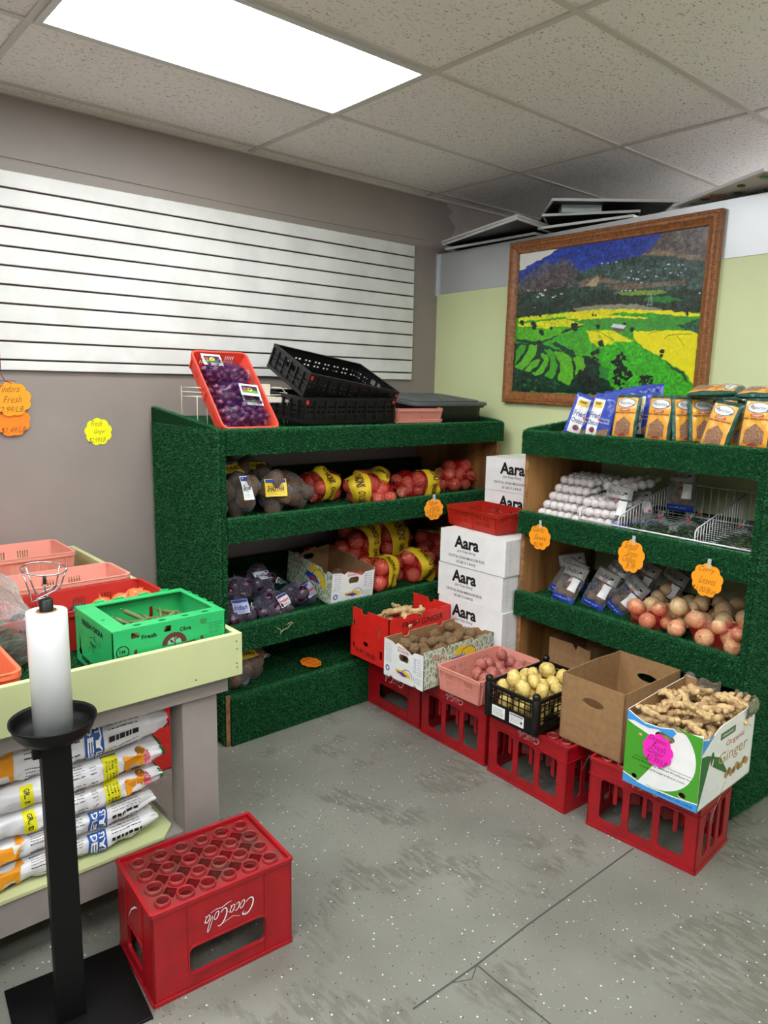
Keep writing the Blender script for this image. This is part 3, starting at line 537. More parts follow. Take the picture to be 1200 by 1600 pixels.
((21,51,37),0.2,[(0.125,0.051),(0.12,0.038),(0.107,0.041),(0.1,0.048),(0.108,0.06),(0.12,0.065)]),
((19,48,35),0.2,[(0.199,0.061),(0.195,0.046),(0.18,0.045),(0.17,0.059),(0.18,0.072),(0.193,0.072)]),
((23,58,42),0.2,[(0.221,0.016),(0.211,-0),(0.195,0.004),(0.183,0.014),(0.192,0.036),(0.208,0.036)]),
((22,55,40),0.2,[(0.205,0.073),(0.201,0.063),(0.19,0.058),(0.182,0.071),(0.188,0.085),(0.201,0.083)]),
((24,58,42),0.2,[(0.148,0.045),(0.145,0.03),(0.129,0.028),(0.123,0.043),(0.128,0.058),(0.143,0.06)]),
((14,34,25),0.2,[(0.192,0.06),(0.188,0.049),(0.177,0.049),(0.173,0.058),(0.177,0.073),(0.187,0.073)]),
((13,33,24),0.2,[(0.194,0.056),(0.186,0.037),(0.169,0.042),(0.156,0.053),(0.165,0.072),(0.182,0.074)]),
((14,34,25),0.2,[(0.182,0.051),(0.177,0.039),(0.167,0.043),(0.163,0.049),(0.166,0.062),(0.177,0.065)]),
((21,53,38),0.2,[(0.318,0.065),(0.313,0.055),(0.302,0.049),(0.293,0.063),(0.298,0.082),(0.311,0.08)]),
((13,33,24),0.2,[(0.173,0.044),(0.163,0.03),(0.147,0.028),(0.134,0.041),(0.145,0.06),(0.163,0.061)]),
((21,53,38),0.2,[(0.128,0.069),(0.122,0.051),(0.105,0.049),(0.091,0.066),(0.101,0.087),(0.119,0.082)]),
((19,46,34),0.2,[(0.096,0.02),(0.089,0.007),(0.073,0.001),(0.063,0.017),(0.072,0.038),(0.09,0.039)]),
((15,38,27),0.2,[(0.343,0.054),(0.337,0.045),(0.325,0.045),(0.317,0.052),(0.324,0.066),(0.335,0.066)]),
((21,51,37),0.2,[(0.218,0.046),(0.21,0.031),(0.192,0.03),(0.186,0.044),(0.191,0.068),(0.209,0.062)]),
((16,40,29),0.2,[(0.086,0.02),(0.08,0.01),(0.066,0.005),(0.056,0.019),(0.066,0.03),(0.078,0.034)]),
((24,59,42),0.2,[(0.168,0.016),(0.165,0.006),(0.152,0.004),(0.145,0.014),(0.15,0.028),(0.162,0.028)]),
((18,44,32),0.2,[(0.158,0.035),(0.152,0.023),(0.138,0.019),(0.125,0.034),(0.137,0.048),(0.149,0.054)]),
((17,42,30),0.2,[(0.188,0.06),(0.181,0.042),(0.164,0.046),(0.157,0.059),(0.163,0.073),(0.18,0.079)]),
((15,38,28),0.2,[(0.205,0.056),(0.202,0.044),(0.188,0.047),(0.183,0.054),(0.187,0.068),(0.199,0.065)]),
((24,58,42),0.2,[(0.242,0.095),(0.237,0.084),(0.221,0.082),(0.209,0.094),(0.221,0.116),(0.235,0.115)]),
((18,45,33),0.2,[(0.183,0.095),(0.181,0.085),(0.17,0.083),(0.165,0.094),(0.169,0.104),(0.178,0.106)]),
((14,36,26),0.2,[(0.303,0.061),(0.299,0.05),(0.287,0.048),(0.277,0.059),(0.283,0.074),(0.297,0.072)]),
((21,52,38),0.2,[(0.174,0.095),(0.168,0.084),(0.159,0.086),(0.155,0.093),(0.159,0.103),(0.167,0.105)]),
((20,49,36),0.2,[(0.315,0.041),(0.305,0.023),(0.289,0.02),(0.278,0.038),(0.285,0.056),(0.302,0.062)]),
((19,46,34),0.2,[(0.117,0.042),(0.105,0.026),(0.09,0.021),(0.076,0.039),(0.088,0.065),(0.105,0.065)]),
((19,47,34),0.2,[(0.251,0.035),(0.248,0.016),(0.232,0.02),(0.217,0.033),(0.229,0.05),(0.246,0.049)]),
((16,39,28),0.2,[(0.186,0.036),(0.183,0.027),(0.174,0.023),(0.166,0.034),(0.173,0.046),(0.182,0.048)]),
((14,34,25),0.2,[(0.258,0.059),(0.256,0.051),(0.245,0.05),(0.24,0.058),(0.244,0.071),(0.252,0.072)]),
((18,44,32),0.2,[(0.22,0.012),(0.215,-0.001),(0.2,-0.002),(0.195,0.009),(0.2,0.022),(0.211,0.025)]),
((22,53,39),0.2,[(0.267,0.053),(0.264,0.045),(0.256,0.044),(0.25,0.051),(0.254,0.061),(0.262,0.063)]),
((14,34,25),0.2,[(0.155,0.029),(0.152,0.021),(0.142,0.021),(0.136,0.028),(0.142,0.04),(0.152,0.038)]),
((22,55,40),0.2,[(0.058,0.034),(0.053,0.023),(0.042,0.019),(0.036,0.031),(0.04,0.046),(0.053,0.045)]),
((19,46,33),0.2,[(0.236,0.019),(0.234,0.008),(0.223,0.01),(0.217,0.018),(0.223,0.029),(0.231,0.026)]),
((23,56,40),0.2,[(0.306,0.031),(0.297,0.015),(0.278,0.009),(0.269,0.028),(0.276,0.051),(0.293,0.049)]),
((23,56,41),0.2,[(0.189,0.055),(0.182,0.046),(0.173,0.042),(0.165,0.053),(0.17,0.065),(0.18,0.064)]),
((20,49,36),0.2,[(0.222,0.08),(0.215,0.069),(0.2,0.064),(0.194,0.078),(0.197,0.096),(0.212,0.095)]),
((16,39,28),0.2,[(0.199,0.045),(0.193,0.037),(0.185,0.032),(0.18,0.043),(0.182,0.057),(0.192,0.054)]),
((23,57,42),0.2,[(0.356,0.045),(0.345,0.026),(0.331,0.025),(0.319,0.042),(0.326,0.061),(0.344,0.065)]),
((21,53,39),0.2,[(0.088,0.031),(0.083,0.017),(0.073,0.021),(0.063,0.029),(0.07,0.042),(0.082,0.04)]),
((14,36,26),0.2,[(0.143,0.06),(0.139,0.047),(0.129,0.046),(0.12,0.058),(0.127,0.072),(0.139,0.068)]),
((21,53,38),0.2,[(0.248,0.025),(0.246,0.015),(0.238,0.014),(0.234,0.024),(0.237,0.036),(0.245,0.034)]),
((15,39,28),0.2,[(0.241,0.095),(0.24,0.084),(0.229,0.085),(0.224,0.093),(0.227,0.107),(0.237,0.108)]),
((16,40,29),0.2,[(0.258,0.04),(0.257,0.023),(0.241,0.026),(0.23,0.037),(0.24,0.052),(0.254,0.053)]),
((20,49,36),0.2,[(0.112,0.068),(0.109,0.056),(0.096,0.054),(0.089,0.066),(0.091,0.08),(0.105,0.08)]),
((18,44,32),0.2,[(0.239,0.042),(0.236,0.025),(0.221,0.019),(0.207,0.04),(0.216,0.057),(0.233,0.057)]),
((23,57,42),0.2,[(0.25,0.023),(0.242,0.011),(0.23,0.01),(0.222,0.021),(0.228,0.034),(0.242,0.032)]),
((15,38,28),0.2,[(0.275,0.021),(0.272,0.005),(0.259,0.007),(0.254,0.018),(0.255,0.035),(0.268,0.031)]),
((16,40,29),0.2,[(0.315,0.074),(0.313,0.065),(0.306,0.066),(0.3,0.073),(0.305,0.084),(0.313,0.083)]),
((16,39,28),0.2,[(0.173,0.033),(0.172,0.022),(0.16,0.02),(0.156,0.031),(0.16,0.046),(0.168,0.043)]),
((22,55,40),0.2,[(0.12,0.053),(0.114,0.035),(0.098,0.034),(0.091,0.051),(0.095,0.069),(0.11,0.066)]),
((14,36,26),0.2,[(0.088,0.084),(0.084,0.067),(0.069,0.065),(0.058,0.081),(0.065,0.101),(0.082,0.099)]),
((15,37,27),0.2,[(0.151,0.034),(0.149,0.017),(0.134,0.016),(0.124,0.031),(0.131,0.048),(0.145,0.046)]),
((14,35,25),0.2,[(0.198,0.011),(0.186,-0.008),(0.172,-0.006),(0.163,0.008),(0.169,0.032),(0.186,0.028)]),
((20,50,37),0.2,[(0.212,0.014),(0.207,0.005),(0.198,0.006),(0.191,0.012),(0.196,0.025),(0.205,0.027)]),
((33,83,43),0.2,[(0.197,0.096),(0.192,0.088),(0.185,0.09),(0.179,0.095),(0.184,0.105),(0.191,0.105)]),
((27,67,35),0.2,[(0.265,0.094),(0.262,0.085),(0.252,0.088),(0.247,0.093),(0.253,0.102),(0.259,0.104)]),
((44,109,57),0.2,[(0.261,0.05),(0.258,0.045),(0.253,0.044),(0.248,0.049),(0.252,0.057),(0.258,0.056)]),
((25,63,33),0.2,[(0.126,0.037),(0.122,0.026),(0.111,0.026),(0.103,0.036),(0.11,0.049),(0.121,0.047)]),
((29,71,37),0.2,[(0.254,0.039),(0.252,0.031),(0.244,0.031),(0.236,0.038),(0.241,0.046),(0.251,0.049)]),
((37,92,48),0.2,[(0.194,0.076),(0.192,0.07),(0.186,0.069),(0.178,0.075),(0.184,0.084),(0.192,0.086)]),
((41,103,54),0.2,[(0.166,0.087),(0.163,0.08),(0.156,0.078),(0.151,0.086),(0.154,0.095),(0.161,0.094)]),
((45,112,59),0.2,[(0.292,0.068),(0.289,0.057),(0.28,0.059),(0.272,0.066),(0.279,0.076),(0.289,0.078)]),
((29,73,38),0.2,[(0.168,0.048),(0.163,0.041),(0.154,0.041),(0.149,0.046),(0.153,0.057),(0.162,0.056)]),
((43,108,56),0.2,[(0.31,0.061),(0.307,0.054),(0.301,0.053),(0.294,0.06),(0.3,0.068),(0.306,0.068)]),
((27,67,35),0.2,[(0.247,0.073),(0.245,0.064),(0.237,0.066),(0.233,0.071),(0.237,0.082),(0.244,0.081)]),
((37,91,47),0.2,[(0.287,0.036),(0.284,0.027),(0.273,0.022),(0.264,0.034),(0.27,0.049),(0.281,0.047)]),
((29,73,38),0.2,[(0.201,0.068),(0.193,0.055),(0.184,0.054),(0.174,0.065),(0.182,0.077),(0.191,0.08)]),
((39,98,51),0.2,[(0.28,0.079),(0.275,0.073),(0.268,0.071),(0.264,0.078),(0.267,0.086),(0.274,0.086)]),
((35,88,46),0.2,[(0.185,0.069),(0.181,0.063),(0.174,0.063),(0.167,0.068),(0.172,0.078),(0.18,0.078)]),
((29,72,38),0.2,[(0.118,0.064),(0.114,0.059),(0.108,0.058),(0.103,0.063),(0.107,0.07),(0.113,0.07)]),
((37,91,47),0.2,[(0.058,0.042),(0.056,0.036),(0.048,0.036),(0.042,0.041),(0.047,0.049),(0.054,0.05)]),
((33,83,43),0.2,[(0.247,0.054),(0.24,0.042),(0.231,0.042),(0.225,0.052),(0.227,0.065),(0.238,0.065)]),
((40,100,52),0.2,[(0.285,0.071),(0.282,0.061),(0.27,0.056),(0.264,0.07),(0.269,0.08),(0.28,0.084)]),
((39,97,51),0.2,[(0.127,0.085),(0.118,0.076),(0.109,0.074),(0.1,0.084),(0.107,0.099),(0.118,0.095)]),
((38,94,49),0.2,[(0.029,0.08),(0.029,0.074),(0.02,0.073),(0.014,0.079),(0.019,0.087),(0.027,0.089)]),
((40,100,52),0.2,[(0.167,0.034),(0.16,0.023),(0.149,0.024),(0.143,0.032),(0.149,0.042),(0.16,0.044)]),
((41,103,54),0.2,[(0.097,0.052),(0.094,0.041),(0.079,0.041),(0.072,0.051),(0.079,0.065),(0.091,0.063)]),
((30,74,39),0.2,[(0.211,0.026),(0.209,0.019),(0.202,0.019),(0.197,0.024),(0.201,0.033),(0.208,0.033)]),
((27,67,35),0.2,[(0.198,0.041),(0.194,0.035),(0.185,0.031),(0.18,0.04),(0.184,0.05),(0.191,0.048)]),
((25,63,33),0.2,[(0.131,0.037),(0.125,0.031),(0.118,0.028),(0.113,0.036),(0.118,0.044),(0.125,0.044)]),
((19,45,29),0.2,[(0.606,0.024),(0.603,0.015),(0.594,0.012),(0.59,0.022),(0.591,0.033),(0.603,0.037)]),
((15,36,23),0.2,[(0.665,0.048),(0.659,0.04),(0.65,0.039),(0.646,0.046),(0.647,0.06),(0.656,0.06)]),
((16,38,25),0.2,[(0.582,0.004),(0.58,-0.004),(0.572,-0.009),(0.564,0.002),(0.569,0.014),(0.578,0.012)]),
((24,56,36),0.2,[(0.596,0.043),(0.591,0.032),(0.581,0.028),(0.576,0.041),(0.577,0.057),(0.588,0.055)]),
((24,57,37),0.2,[(0.574,0.017),(0.572,0.006),(0.563,0.009),(0.556,0.016),(0.562,0.027),(0.569,0.03)]),
((18,43,28),0.2,[(0.611,0.03),(0.609,0.023),(0.602,0.024),(0.599,0.028),(0.601,0.04),(0.608,0.038)]),
((22,52,34),0.2,[(0.592,0.023),(0.585,0.009),(0.573,0.013),(0.565,0.021),(0.572,0.038),(0.581,0.039)]),
((18,43,28),0.2,[(0.757,0.02),(0.755,0.011),(0.747,0.013),(0.742,0.019),(0.746,0.029),(0.753,0.028)]),
((17,39,26),0.2,[(0.581,0.036),(0.577,0.027),(0.57,0.024),(0.566,0.035),(0.568,0.047),(0.577,0.046)]),
((18,42,27),0.2,[(0.632,0.037),(0.628,0.027),(0.618,0.022),(0.609,0.035),(0.616,0.046),(0.625,0.048)]),
((24,55,36),0.2,[(0.69,0.032),(0.683,0.024),(0.674,0.022),(0.666,0.031),(0.672,0.041),(0.682,0.046)]),
((26,60,39),0.2,[(0.744,0.039),(0.742,0.03),(0.73,0.025),(0.722,0.037),(0.727,0.051),(0.738,0.053)]),
((15,35,23),0.2,[(0.629,0.003),(0.625,-0.007),(0.616,-0.01),(0.607,0.002),(0.614,0.013),(0.623,0.014)]),
((23,53,35),0.2,[(0.561,0.028),(0.554,0.02),(0.545,0.02),(0.54,0.027),(0.543,0.038),(0.554,0.04)]),
((18,42,27),0.2,[(0.619,0.042),(0.616,0.035),(0.605,0.03),(0.599,0.04),(0.604,0.051),(0.614,0.055)]),
((19,44,28),0.2,[(0.659,0.018),(0.657,0.011),(0.65,0.012),(0.646,0.017),(0.649,0.024),(0.656,0.027)]),
((16,38,25),0.2,[(0.674,0.04),(0.671,0.031),(0.662,0.028),(0.656,0.039),(0.661,0.05),(0.668,0.049)]),
((15,35,23),0.2,[(0.592,0.035),(0.589,0.022),(0.577,0.021),(0.571,0.034),(0.573,0.046),(0.586,0.051)]),
((22,52,33),0.2,[(0.72,0.032),(0.718,0.023),(0.71,0.024),(0.704,0.031),(0.709,0.039),(0.716,0.04)]),
((24,55,36),0.2,[(0.722,0.031),(0.717,0.023),(0.708,0.021),(0.704,0.03),(0.707,0.041),(0.716,0.04)]),
((22,51,33),0.2,[(0.729,0.038),(0.721,0.024),(0.711,0.021),(0.704,0.035),(0.708,0.051),(0.72,0.05)]),
((23,55,35),0.2,[(0.562,0.04),(0.56,0.025),(0.545,0.022),(0.539,0.038),(0.543,0.052),(0.558,0.053)]),
((18,42,27),0.2,[(0.537,0.018),(0.532,0.011),(0.525,0.007),(0.518,0.017),(0.522,0.028),(0.533,0.031)]),
((15,35,23),0.2,[(0.443,0.019),(0.438,0.006),(0.429,0.01),(0.421,0.017),(0.428,0.029),(0.437,0.032)]),
((26,60,39),0.2,[(0.469,0.016),(0.465,0.006),(0.457,0.007),(0.45,0.014),(0.455,0.028),(0.465,0.025)]),
((22,51,33),0.2,[(0.75,0.029),(0.747,0.017),(0.737,0.016),(0.732,0.027),(0.736,0.038),(0.745,0.042)]),
((23,54,35),0.2,[(0.55,0.031),(0.545,0.018),(0.535,0.021),(0.527,0.029),(0.534,0.041),(0.544,0.043)]),
((25,57,37),0.2,[(0.522,0.024),(0.519,0.014),(0.508,0.008),(0.498,0.022),(0.505,0.038),(0.517,0.035)]),
((25,58,38),0.2,[(0.447,0.021),(0.44,0.008),(0.428,0.005),(0.417,0.019),(0.425,0.036),(0.439,0.036)]),
((18,42,27),0.2,[(0.733,0.01),(0.727,-0.006),(0.714,-0.005),(0.708,0.007),(0.71,0.026),(0.723,0.027)]),
((16,37,24),0.2,[(0.741,0.027),(0.737,0.019),(0.73,0.017),(0.727,0.025),(0.728,0.035),(0.736,0.034)]),
((17,41,26),0.2,[(0.531,0.012),(0.525,0.001),(0.515,0.002),(0.509,0.01),(0.512,0.025),(0.524,0.02)]),
((18,42,27),0.2,[(0.718,0.03),(0.714,0.018),(0.703,0.017),(0.695,0.028),(0.703,0.044),(0.714,0.045)]),
((26,60,39),0.2,[(0.501,0.021),(0.498,0.007),(0.486,0.004),(0.475,0.019),(0.482,0.037),(0.495,0.038)]),
((23,52,34),0.2,[(0.587,0.025),(0.58,0.017),(0.572,0.015),(0.564,0.023),(0.571,0.037),(0.578,0.033)]),
((19,45,29),0.2,[(0.696,0.024),(0.69,0.016),(0.682,0.015),(0.675,0.022),(0.68,0.033),(0.688,0.035)]),
((18,42,27),0.2,[(0.571,0.008),(0.566,0.001),(0.558,-0.003),(0.553,0.007),(0.557,0.017),(0.564,0.017)]),
((20,47,31),0.2,[(0.478,0.016),(0.475,0.005),(0.465,0.005),(0.46,0.014),(0.463,0.024),(0.474,0.029)]),
((19,45,29),0.2,[(0.696,0.005),(0.692,-0.005),(0.684,-0.007),(0.678,0.004),(0.683,0.012),(0.692,0.017)]),
((19,44,29),0.2,[(0.69,0.024),(0.687,0.017),(0.68,0.017),(0.675,0.023),(0.678,0.032),(0.685,0.032)]),
((23,28,25),0.2,[(0.445,0.098),(0.438,0.08),(0.422,0.077),(0.415,0.096),(0.419,0.116),(0.436,0.115)]),
((36,44,39),0.2,[(0.531,0.109),(0.527,0.1),(0.52,0.101),(0.514,0.108),(0.518,0.117),(0.525,0.119)]),
((33,40,36),0.2,[(0.432,0.113),(0.426,0.099),(0.416,0.101),(0.411,0.112),(0.413,0.129),(0.425,0.125)]),
((38,46,41),0.2,[(0.439,0.152),(0.437,0.133),(0.422,0.137),(0.413,0.15),(0.418,0.167),(0.434,0.167)]),
((37,45,40),0.2,[(0.457,0.052),(0.449,0.041),(0.437,0.037),(0.426,0.05),(0.434,0.068),(0.449,0.065)]),
((32,38,34),0.2,[(0.469,0.016),(0.46,0.003),(0.447,-0.001),(0.439,0.014),(0.443,0.033),(0.459,0.031)]),
((28,34,30),0.2,[(0.522,0.002),(0.515,-0.011),(0.505,-0.012),(0.5,-0.001),(0.503,0.012),(0.514,0.016)]),
((37,45,40),0.2,[(0.489,0.074),(0.483,0.062),(0.47,0.061),(0.463,0.071),(0.467,0.088),(0.48,0.086)]),
((40,48,42),0.2,[(0.55,0.044),(0.546,0.03),(0.531,0.031),(0.523,0.041),(0.529,0.055),(0.544,0.062)]),
((35,42,38),0.2,[(0.529,0.072),(0.527,0.062),(0.519,0.063),(0.512,0.071),(0.519,0.08),(0.526,0.083)]),
((26,31,28),0.2,[(0.436,0.137),(0.43,0.126),(0.418,0.127),(0.412,0.136),(0.416,0.148),(0.427,0.149)]),
((22,27,24),0.2,[(0.44,0.112),(0.432,0.096),(0.419,0.091),(0.412,0.11),(0.415,0.126),(0.433,0.127)]),
((35,43,38),0.2,[(0.477,0.033),(0.467,0.017),(0.454,0.017),(0.441,0.031),(0.451,0.051),(0.465,0.047)]),
((23,27,24),0.2,[(0.506,0.069),(0.501,0.054),(0.485,0.048),(0.48,0.067),(0.481,0.088),(0.499,0.085)]),
((25,30,26),0.2,[(0.49,0.112),(0.486,0.101),(0.474,0.098),(0.466,0.111),(0.472,0.127),(0.483,0.127)]),
((37,45,40),0.2,[(0.556,0.077),(0.549,0.067),(0.541,0.066),(0.532,0.075),(0.538,0.085),(0.548,0.087)]),
((27,33,29),0.2,[(0.482,0.101),(0.481,0.091),(0.473,0.09),(0.465,0.1),(0.471,0.11),(0.478,0.109)]),
((40,48,42),0.2,[(0.475,0.175),(0.471,0.166),(0.463,0.161),(0.455,0.173),(0.461,0.189),(0.47,0.187)]),
((25,30,27),0.2,[(0.456,0.113),(0.447,0.104),(0.438,0.103),(0.432,0.112),(0.437,0.124),(0.448,0.129)]),
((37,44,39),0.2,[(0.478,0.175),(0.47,0.163),(0.453,0.16),(0.444,0.173),(0.453,0.19),(0.465,0.188)]),
((32,38,34),0.2,[(0.509,0.064),(0.501,0.048),(0.488,0.047),(0.483,0.061),(0.488,0.079),(0.501,0.077)]),
((35,43,38),0.2,[(0.504,0.14),(0.502,0.123),(0.488,0.125),(0.478,0.138),(0.485,0.152),(0.499,0.153)]),
((24,29,25),0.2,[(0.531,0.01),(0.527,0.002),(0.516,-0.003),(0.51,0.009),(0.515,0.024),(0.524,0.024)]),
((38,46,41),0.2,[(0.507,0.03),(0.501,0.017),(0.491,0.019),(0.482,0.028),(0.489,0.041),(0.498,0.039)]),
((37,45,40),0.2,[(0.544,0.039),(0.539,0.027),(0.525,0.025),(0.515,0.037),(0.523,0.052),(0.536,0.05)]),
((34,40,36),0.2,[(0.519,0.074),(0.511,0.061),(0.496,0.057),(0.488,0.071),(0.492,0.09),(0.507,0.095)]),
((28,33,29),0.2,[(0.5,0.084),(0.49,0.071),(0.477,0.065),(0.465,0.082),(0.476,0.105),(0.49,0.103)]),
((29,35,31),0.2,[(0.521,0.083),(0.515,0.072),(0.504,0.068),(0.495,0.08),(0.502,0.095),(0.515,0.097)]),
((31,37,33),0.2,[(0.549,0.055),(0.543,0.046),(0.535,0.046),(0.531,0.054),(0.533,0.063),(0.542,0.065)]),
((27,33,29),0.2,[(0.461,0.052),(0.459,0.043),(0.45,0.043),(0.445,0.05),(0.447,0.06),(0.457,0.064)]),
((23,27,24),0.2,[(0.464,0.133),(0.462,0.124),(0.452,0.122),(0.447,0.132),(0.451,0.143),(0.461,0.142)]),
((36,44,39),0.2,[(0.45,0.118),(0.449,0.11),(0.441,0.109),(0.434,0.117),(0.437,0.129),(0.446,0.13)]),
((36,43,39),0.2,[(0.512,0.031),(0.503,0.021),(0.494,0.016),(0.487,0.029),(0.491,0.043),(0.502,0.041)]),
((34,41,37),0.2,[(0.47,0.058),(0.467,0.048),(0.456,0.044),(0.445,0.056),(0.455,0.073),(0.465,0.07)]),
((33,39,35),0.2,[(0.529,0.118),(0.523,0.105),(0.512,0.104),(0.508,0.116),(0.511,0.133),(0.524,0.132)]),
((36,44,39),0.2,[(0.467,0.128),(0.463,0.117),(0.448,0.113),(0.442,0.126),(0.447,0.143),(0.46,0.144)]),
((29,35,31),0.2,[(0.449,0.069),(0.443,0.059),(0.435,0.06),(0.429,0.068),(0.435,0.076),(0.443,0.079)]),
((36,43,38),0.2,[(0.54,0.146),(0.534,0.135),(0.521,0.136),(0.515,0.145),(0.522,0.157),(0.532,0.156)]),
((39,47,42),0.2,[(0.441,0.099),(0.437,0.09),(0.427,0.09),(0.422,0.098),(0.427,0.108),(0.436,0.111)]),
((25,31,27),0.2,[(0.468,0.063),(0.461,0.045),(0.444,0.045),(0.431,0.061),(0.443,0.08),(0.458,0.077)]),
((25,30,26),0.2,[(0.468,0.085),(0.462,0.076),(0.452,0.073),(0.442,0.083),(0.45,0.096),(0.461,0.096)]),
((26,31,27),0.2,[(0.475,0.017),(0.47,0.006),(0.457,-0.001),(0.447,0.015),(0.452,0.035),(0.466,0.035)]),
((29,35,31),0.2,[(0.436,0.107),(0.429,0.096),(0.416,0.093),(0.405,0.105),(0.414,0.123),(0.425,0.123)]),
((39,47,42),0.2,[(0.476,0.049),(0.472,0.038),(0.458,0.038),(0.45,0.047),(0.458,0.064),(0.468,0.06)]),
((34,40,36),0.2,[(0.448,0.144),(0.443,0.135),(0.433,0.133),(0.43,0.143),(0.433,0.153),(0.443,0.156)]),
((28,33,29),0.2,[(0.472,0.114),(0.469,0.104),(0.458,0.098),(0.447,0.113),(0.457,0.126),(0.468,0.126)]),
((36,43,38),0.2,[(0.469,0.153),(0.461,0.137),(0.446,0.136),(0.434,0.151),(0.443,0.167),(0.458,0.171)]),
((38,46,41),0.2,[(0.43,0.04),(0.429,0.028),(0.417,0.032),(0.411,0.039),(0.416,0.052),(0.427,0.049)]),
((25,30,27),0.2,[(0.493,0.014),(0.487,0.005),(0.476,0.001),(0.47,0.012),(0.475,0.023),(0.484,0.023)]),
((23,27,24),0.2,[(0.495,0.085),(0.49,0.073),(0.478,0.071),(0.467,0.083),(0.476,0.1),(0.488,0.1)]),
((28,37,28),0.2,[(0.478,0.229),(0.476,0.224),(0.469,0.223),(0.465,0.228),(0.469,0.238),(0.476,0.238)]),
((24,32,24),0.2,[(0.505,0.284),(0.502,0.272),(0.491,0.272),(0.484,0.283),(0.49,0.297),(0.5,0.294)]),
((28,37,28),0.2,[(0.501,0.235),(0.493,0.223),(0.484,0.221),(0.477,0.234),(0.482,0.245),(0.493,0.247)]),
((32,42,32),0.2,[(0.499,0.249),(0.499,0.238),(0.489,0.238),(0.482,0.248),(0.488,0.257),(0.497,0.26)]),
((22,29,22),0.2,[(0.508,0.205),(0.505,0.197),(0.498,0.199),(0.496,0.204),(0.497,0.213),(0.504,0.212)]),
((32,41,32),0.2,[(0.512,0.245),(0.509,0.239),(0.504,0.24),(0.502,0.245),(0.503,0.25),(0.508,0.252)]),
((23,31,23),0.2,[(0.492,0.275),(0.49,0.264),(0.479,0.265),(0.474,0.274),(0.477,0.286),(0.487,0.285)]),
((22,29,22),0.2,[(0.503,0.269),(0.499,0.265),(0.493,0.262),(0.49,0.269),(0.491,0.278),(0.498,0.275)]),
((19,25,19),0.2,[(0.522,0.237),(0.518,0.227),(0.51,0.227),(0.505,0.236),(0.508,0.245),(0.516,0.248)]),
((32,41,32),0.2,[(0.511,0.288),(0.504,0.277),(0.494,0.28),(0.489,0.287),(0.495,0.3),(0.503,0.3)]),
((19,25,19),0.2,[(0.486,0.209),(0.486,0.203),(0.477,0.201),(0.473,0.208),(0.476,0.217),(0.484,0.217)]),
((28,37,28),0.2,[(0.524,0.239),(0.519,0.234),(0.515,0.233),(0.509,0.239),(0.514,0.247),(0.519,0.246)]),
((23,31,23),0.2,[(0.514,0.213),(0.512,0.202),(0.503,0.203),(0.497,0.212),(0.503,0.22),(0.509,0.221)]),
((31,40,31),0.2,[(0.509,0.189),(0.506,0.185),(0.501,0.182),(0.497,0.189),(0.499,0.197),(0.505,0.195)]),
((23,31,23),0.2,[(0.508,0.25),(0.505,0.243),(0.5,0.242),(0.496,0.25),(0.498,0.258),(0.505,0.256)]),
((23,30,23),0.2,[(0.506,0.219),(0.5,0.207),(0.492,0.21),(0.483,0.218),(0.488,0.231),(0.499,0.231)]),
]
CRACK1 = [(2.235, 1.198), (1.638, 1.198), (1.409, 1.191), (1.169, 1.196)]
CRACK2 = [(1.409, 1.191), (1.406, 1.118), (1.409, 1.043), (1.405, .6)]
CRACK3 = [(1.409, 1.191), (1.36, 1.165), (1.309, 1.192)]

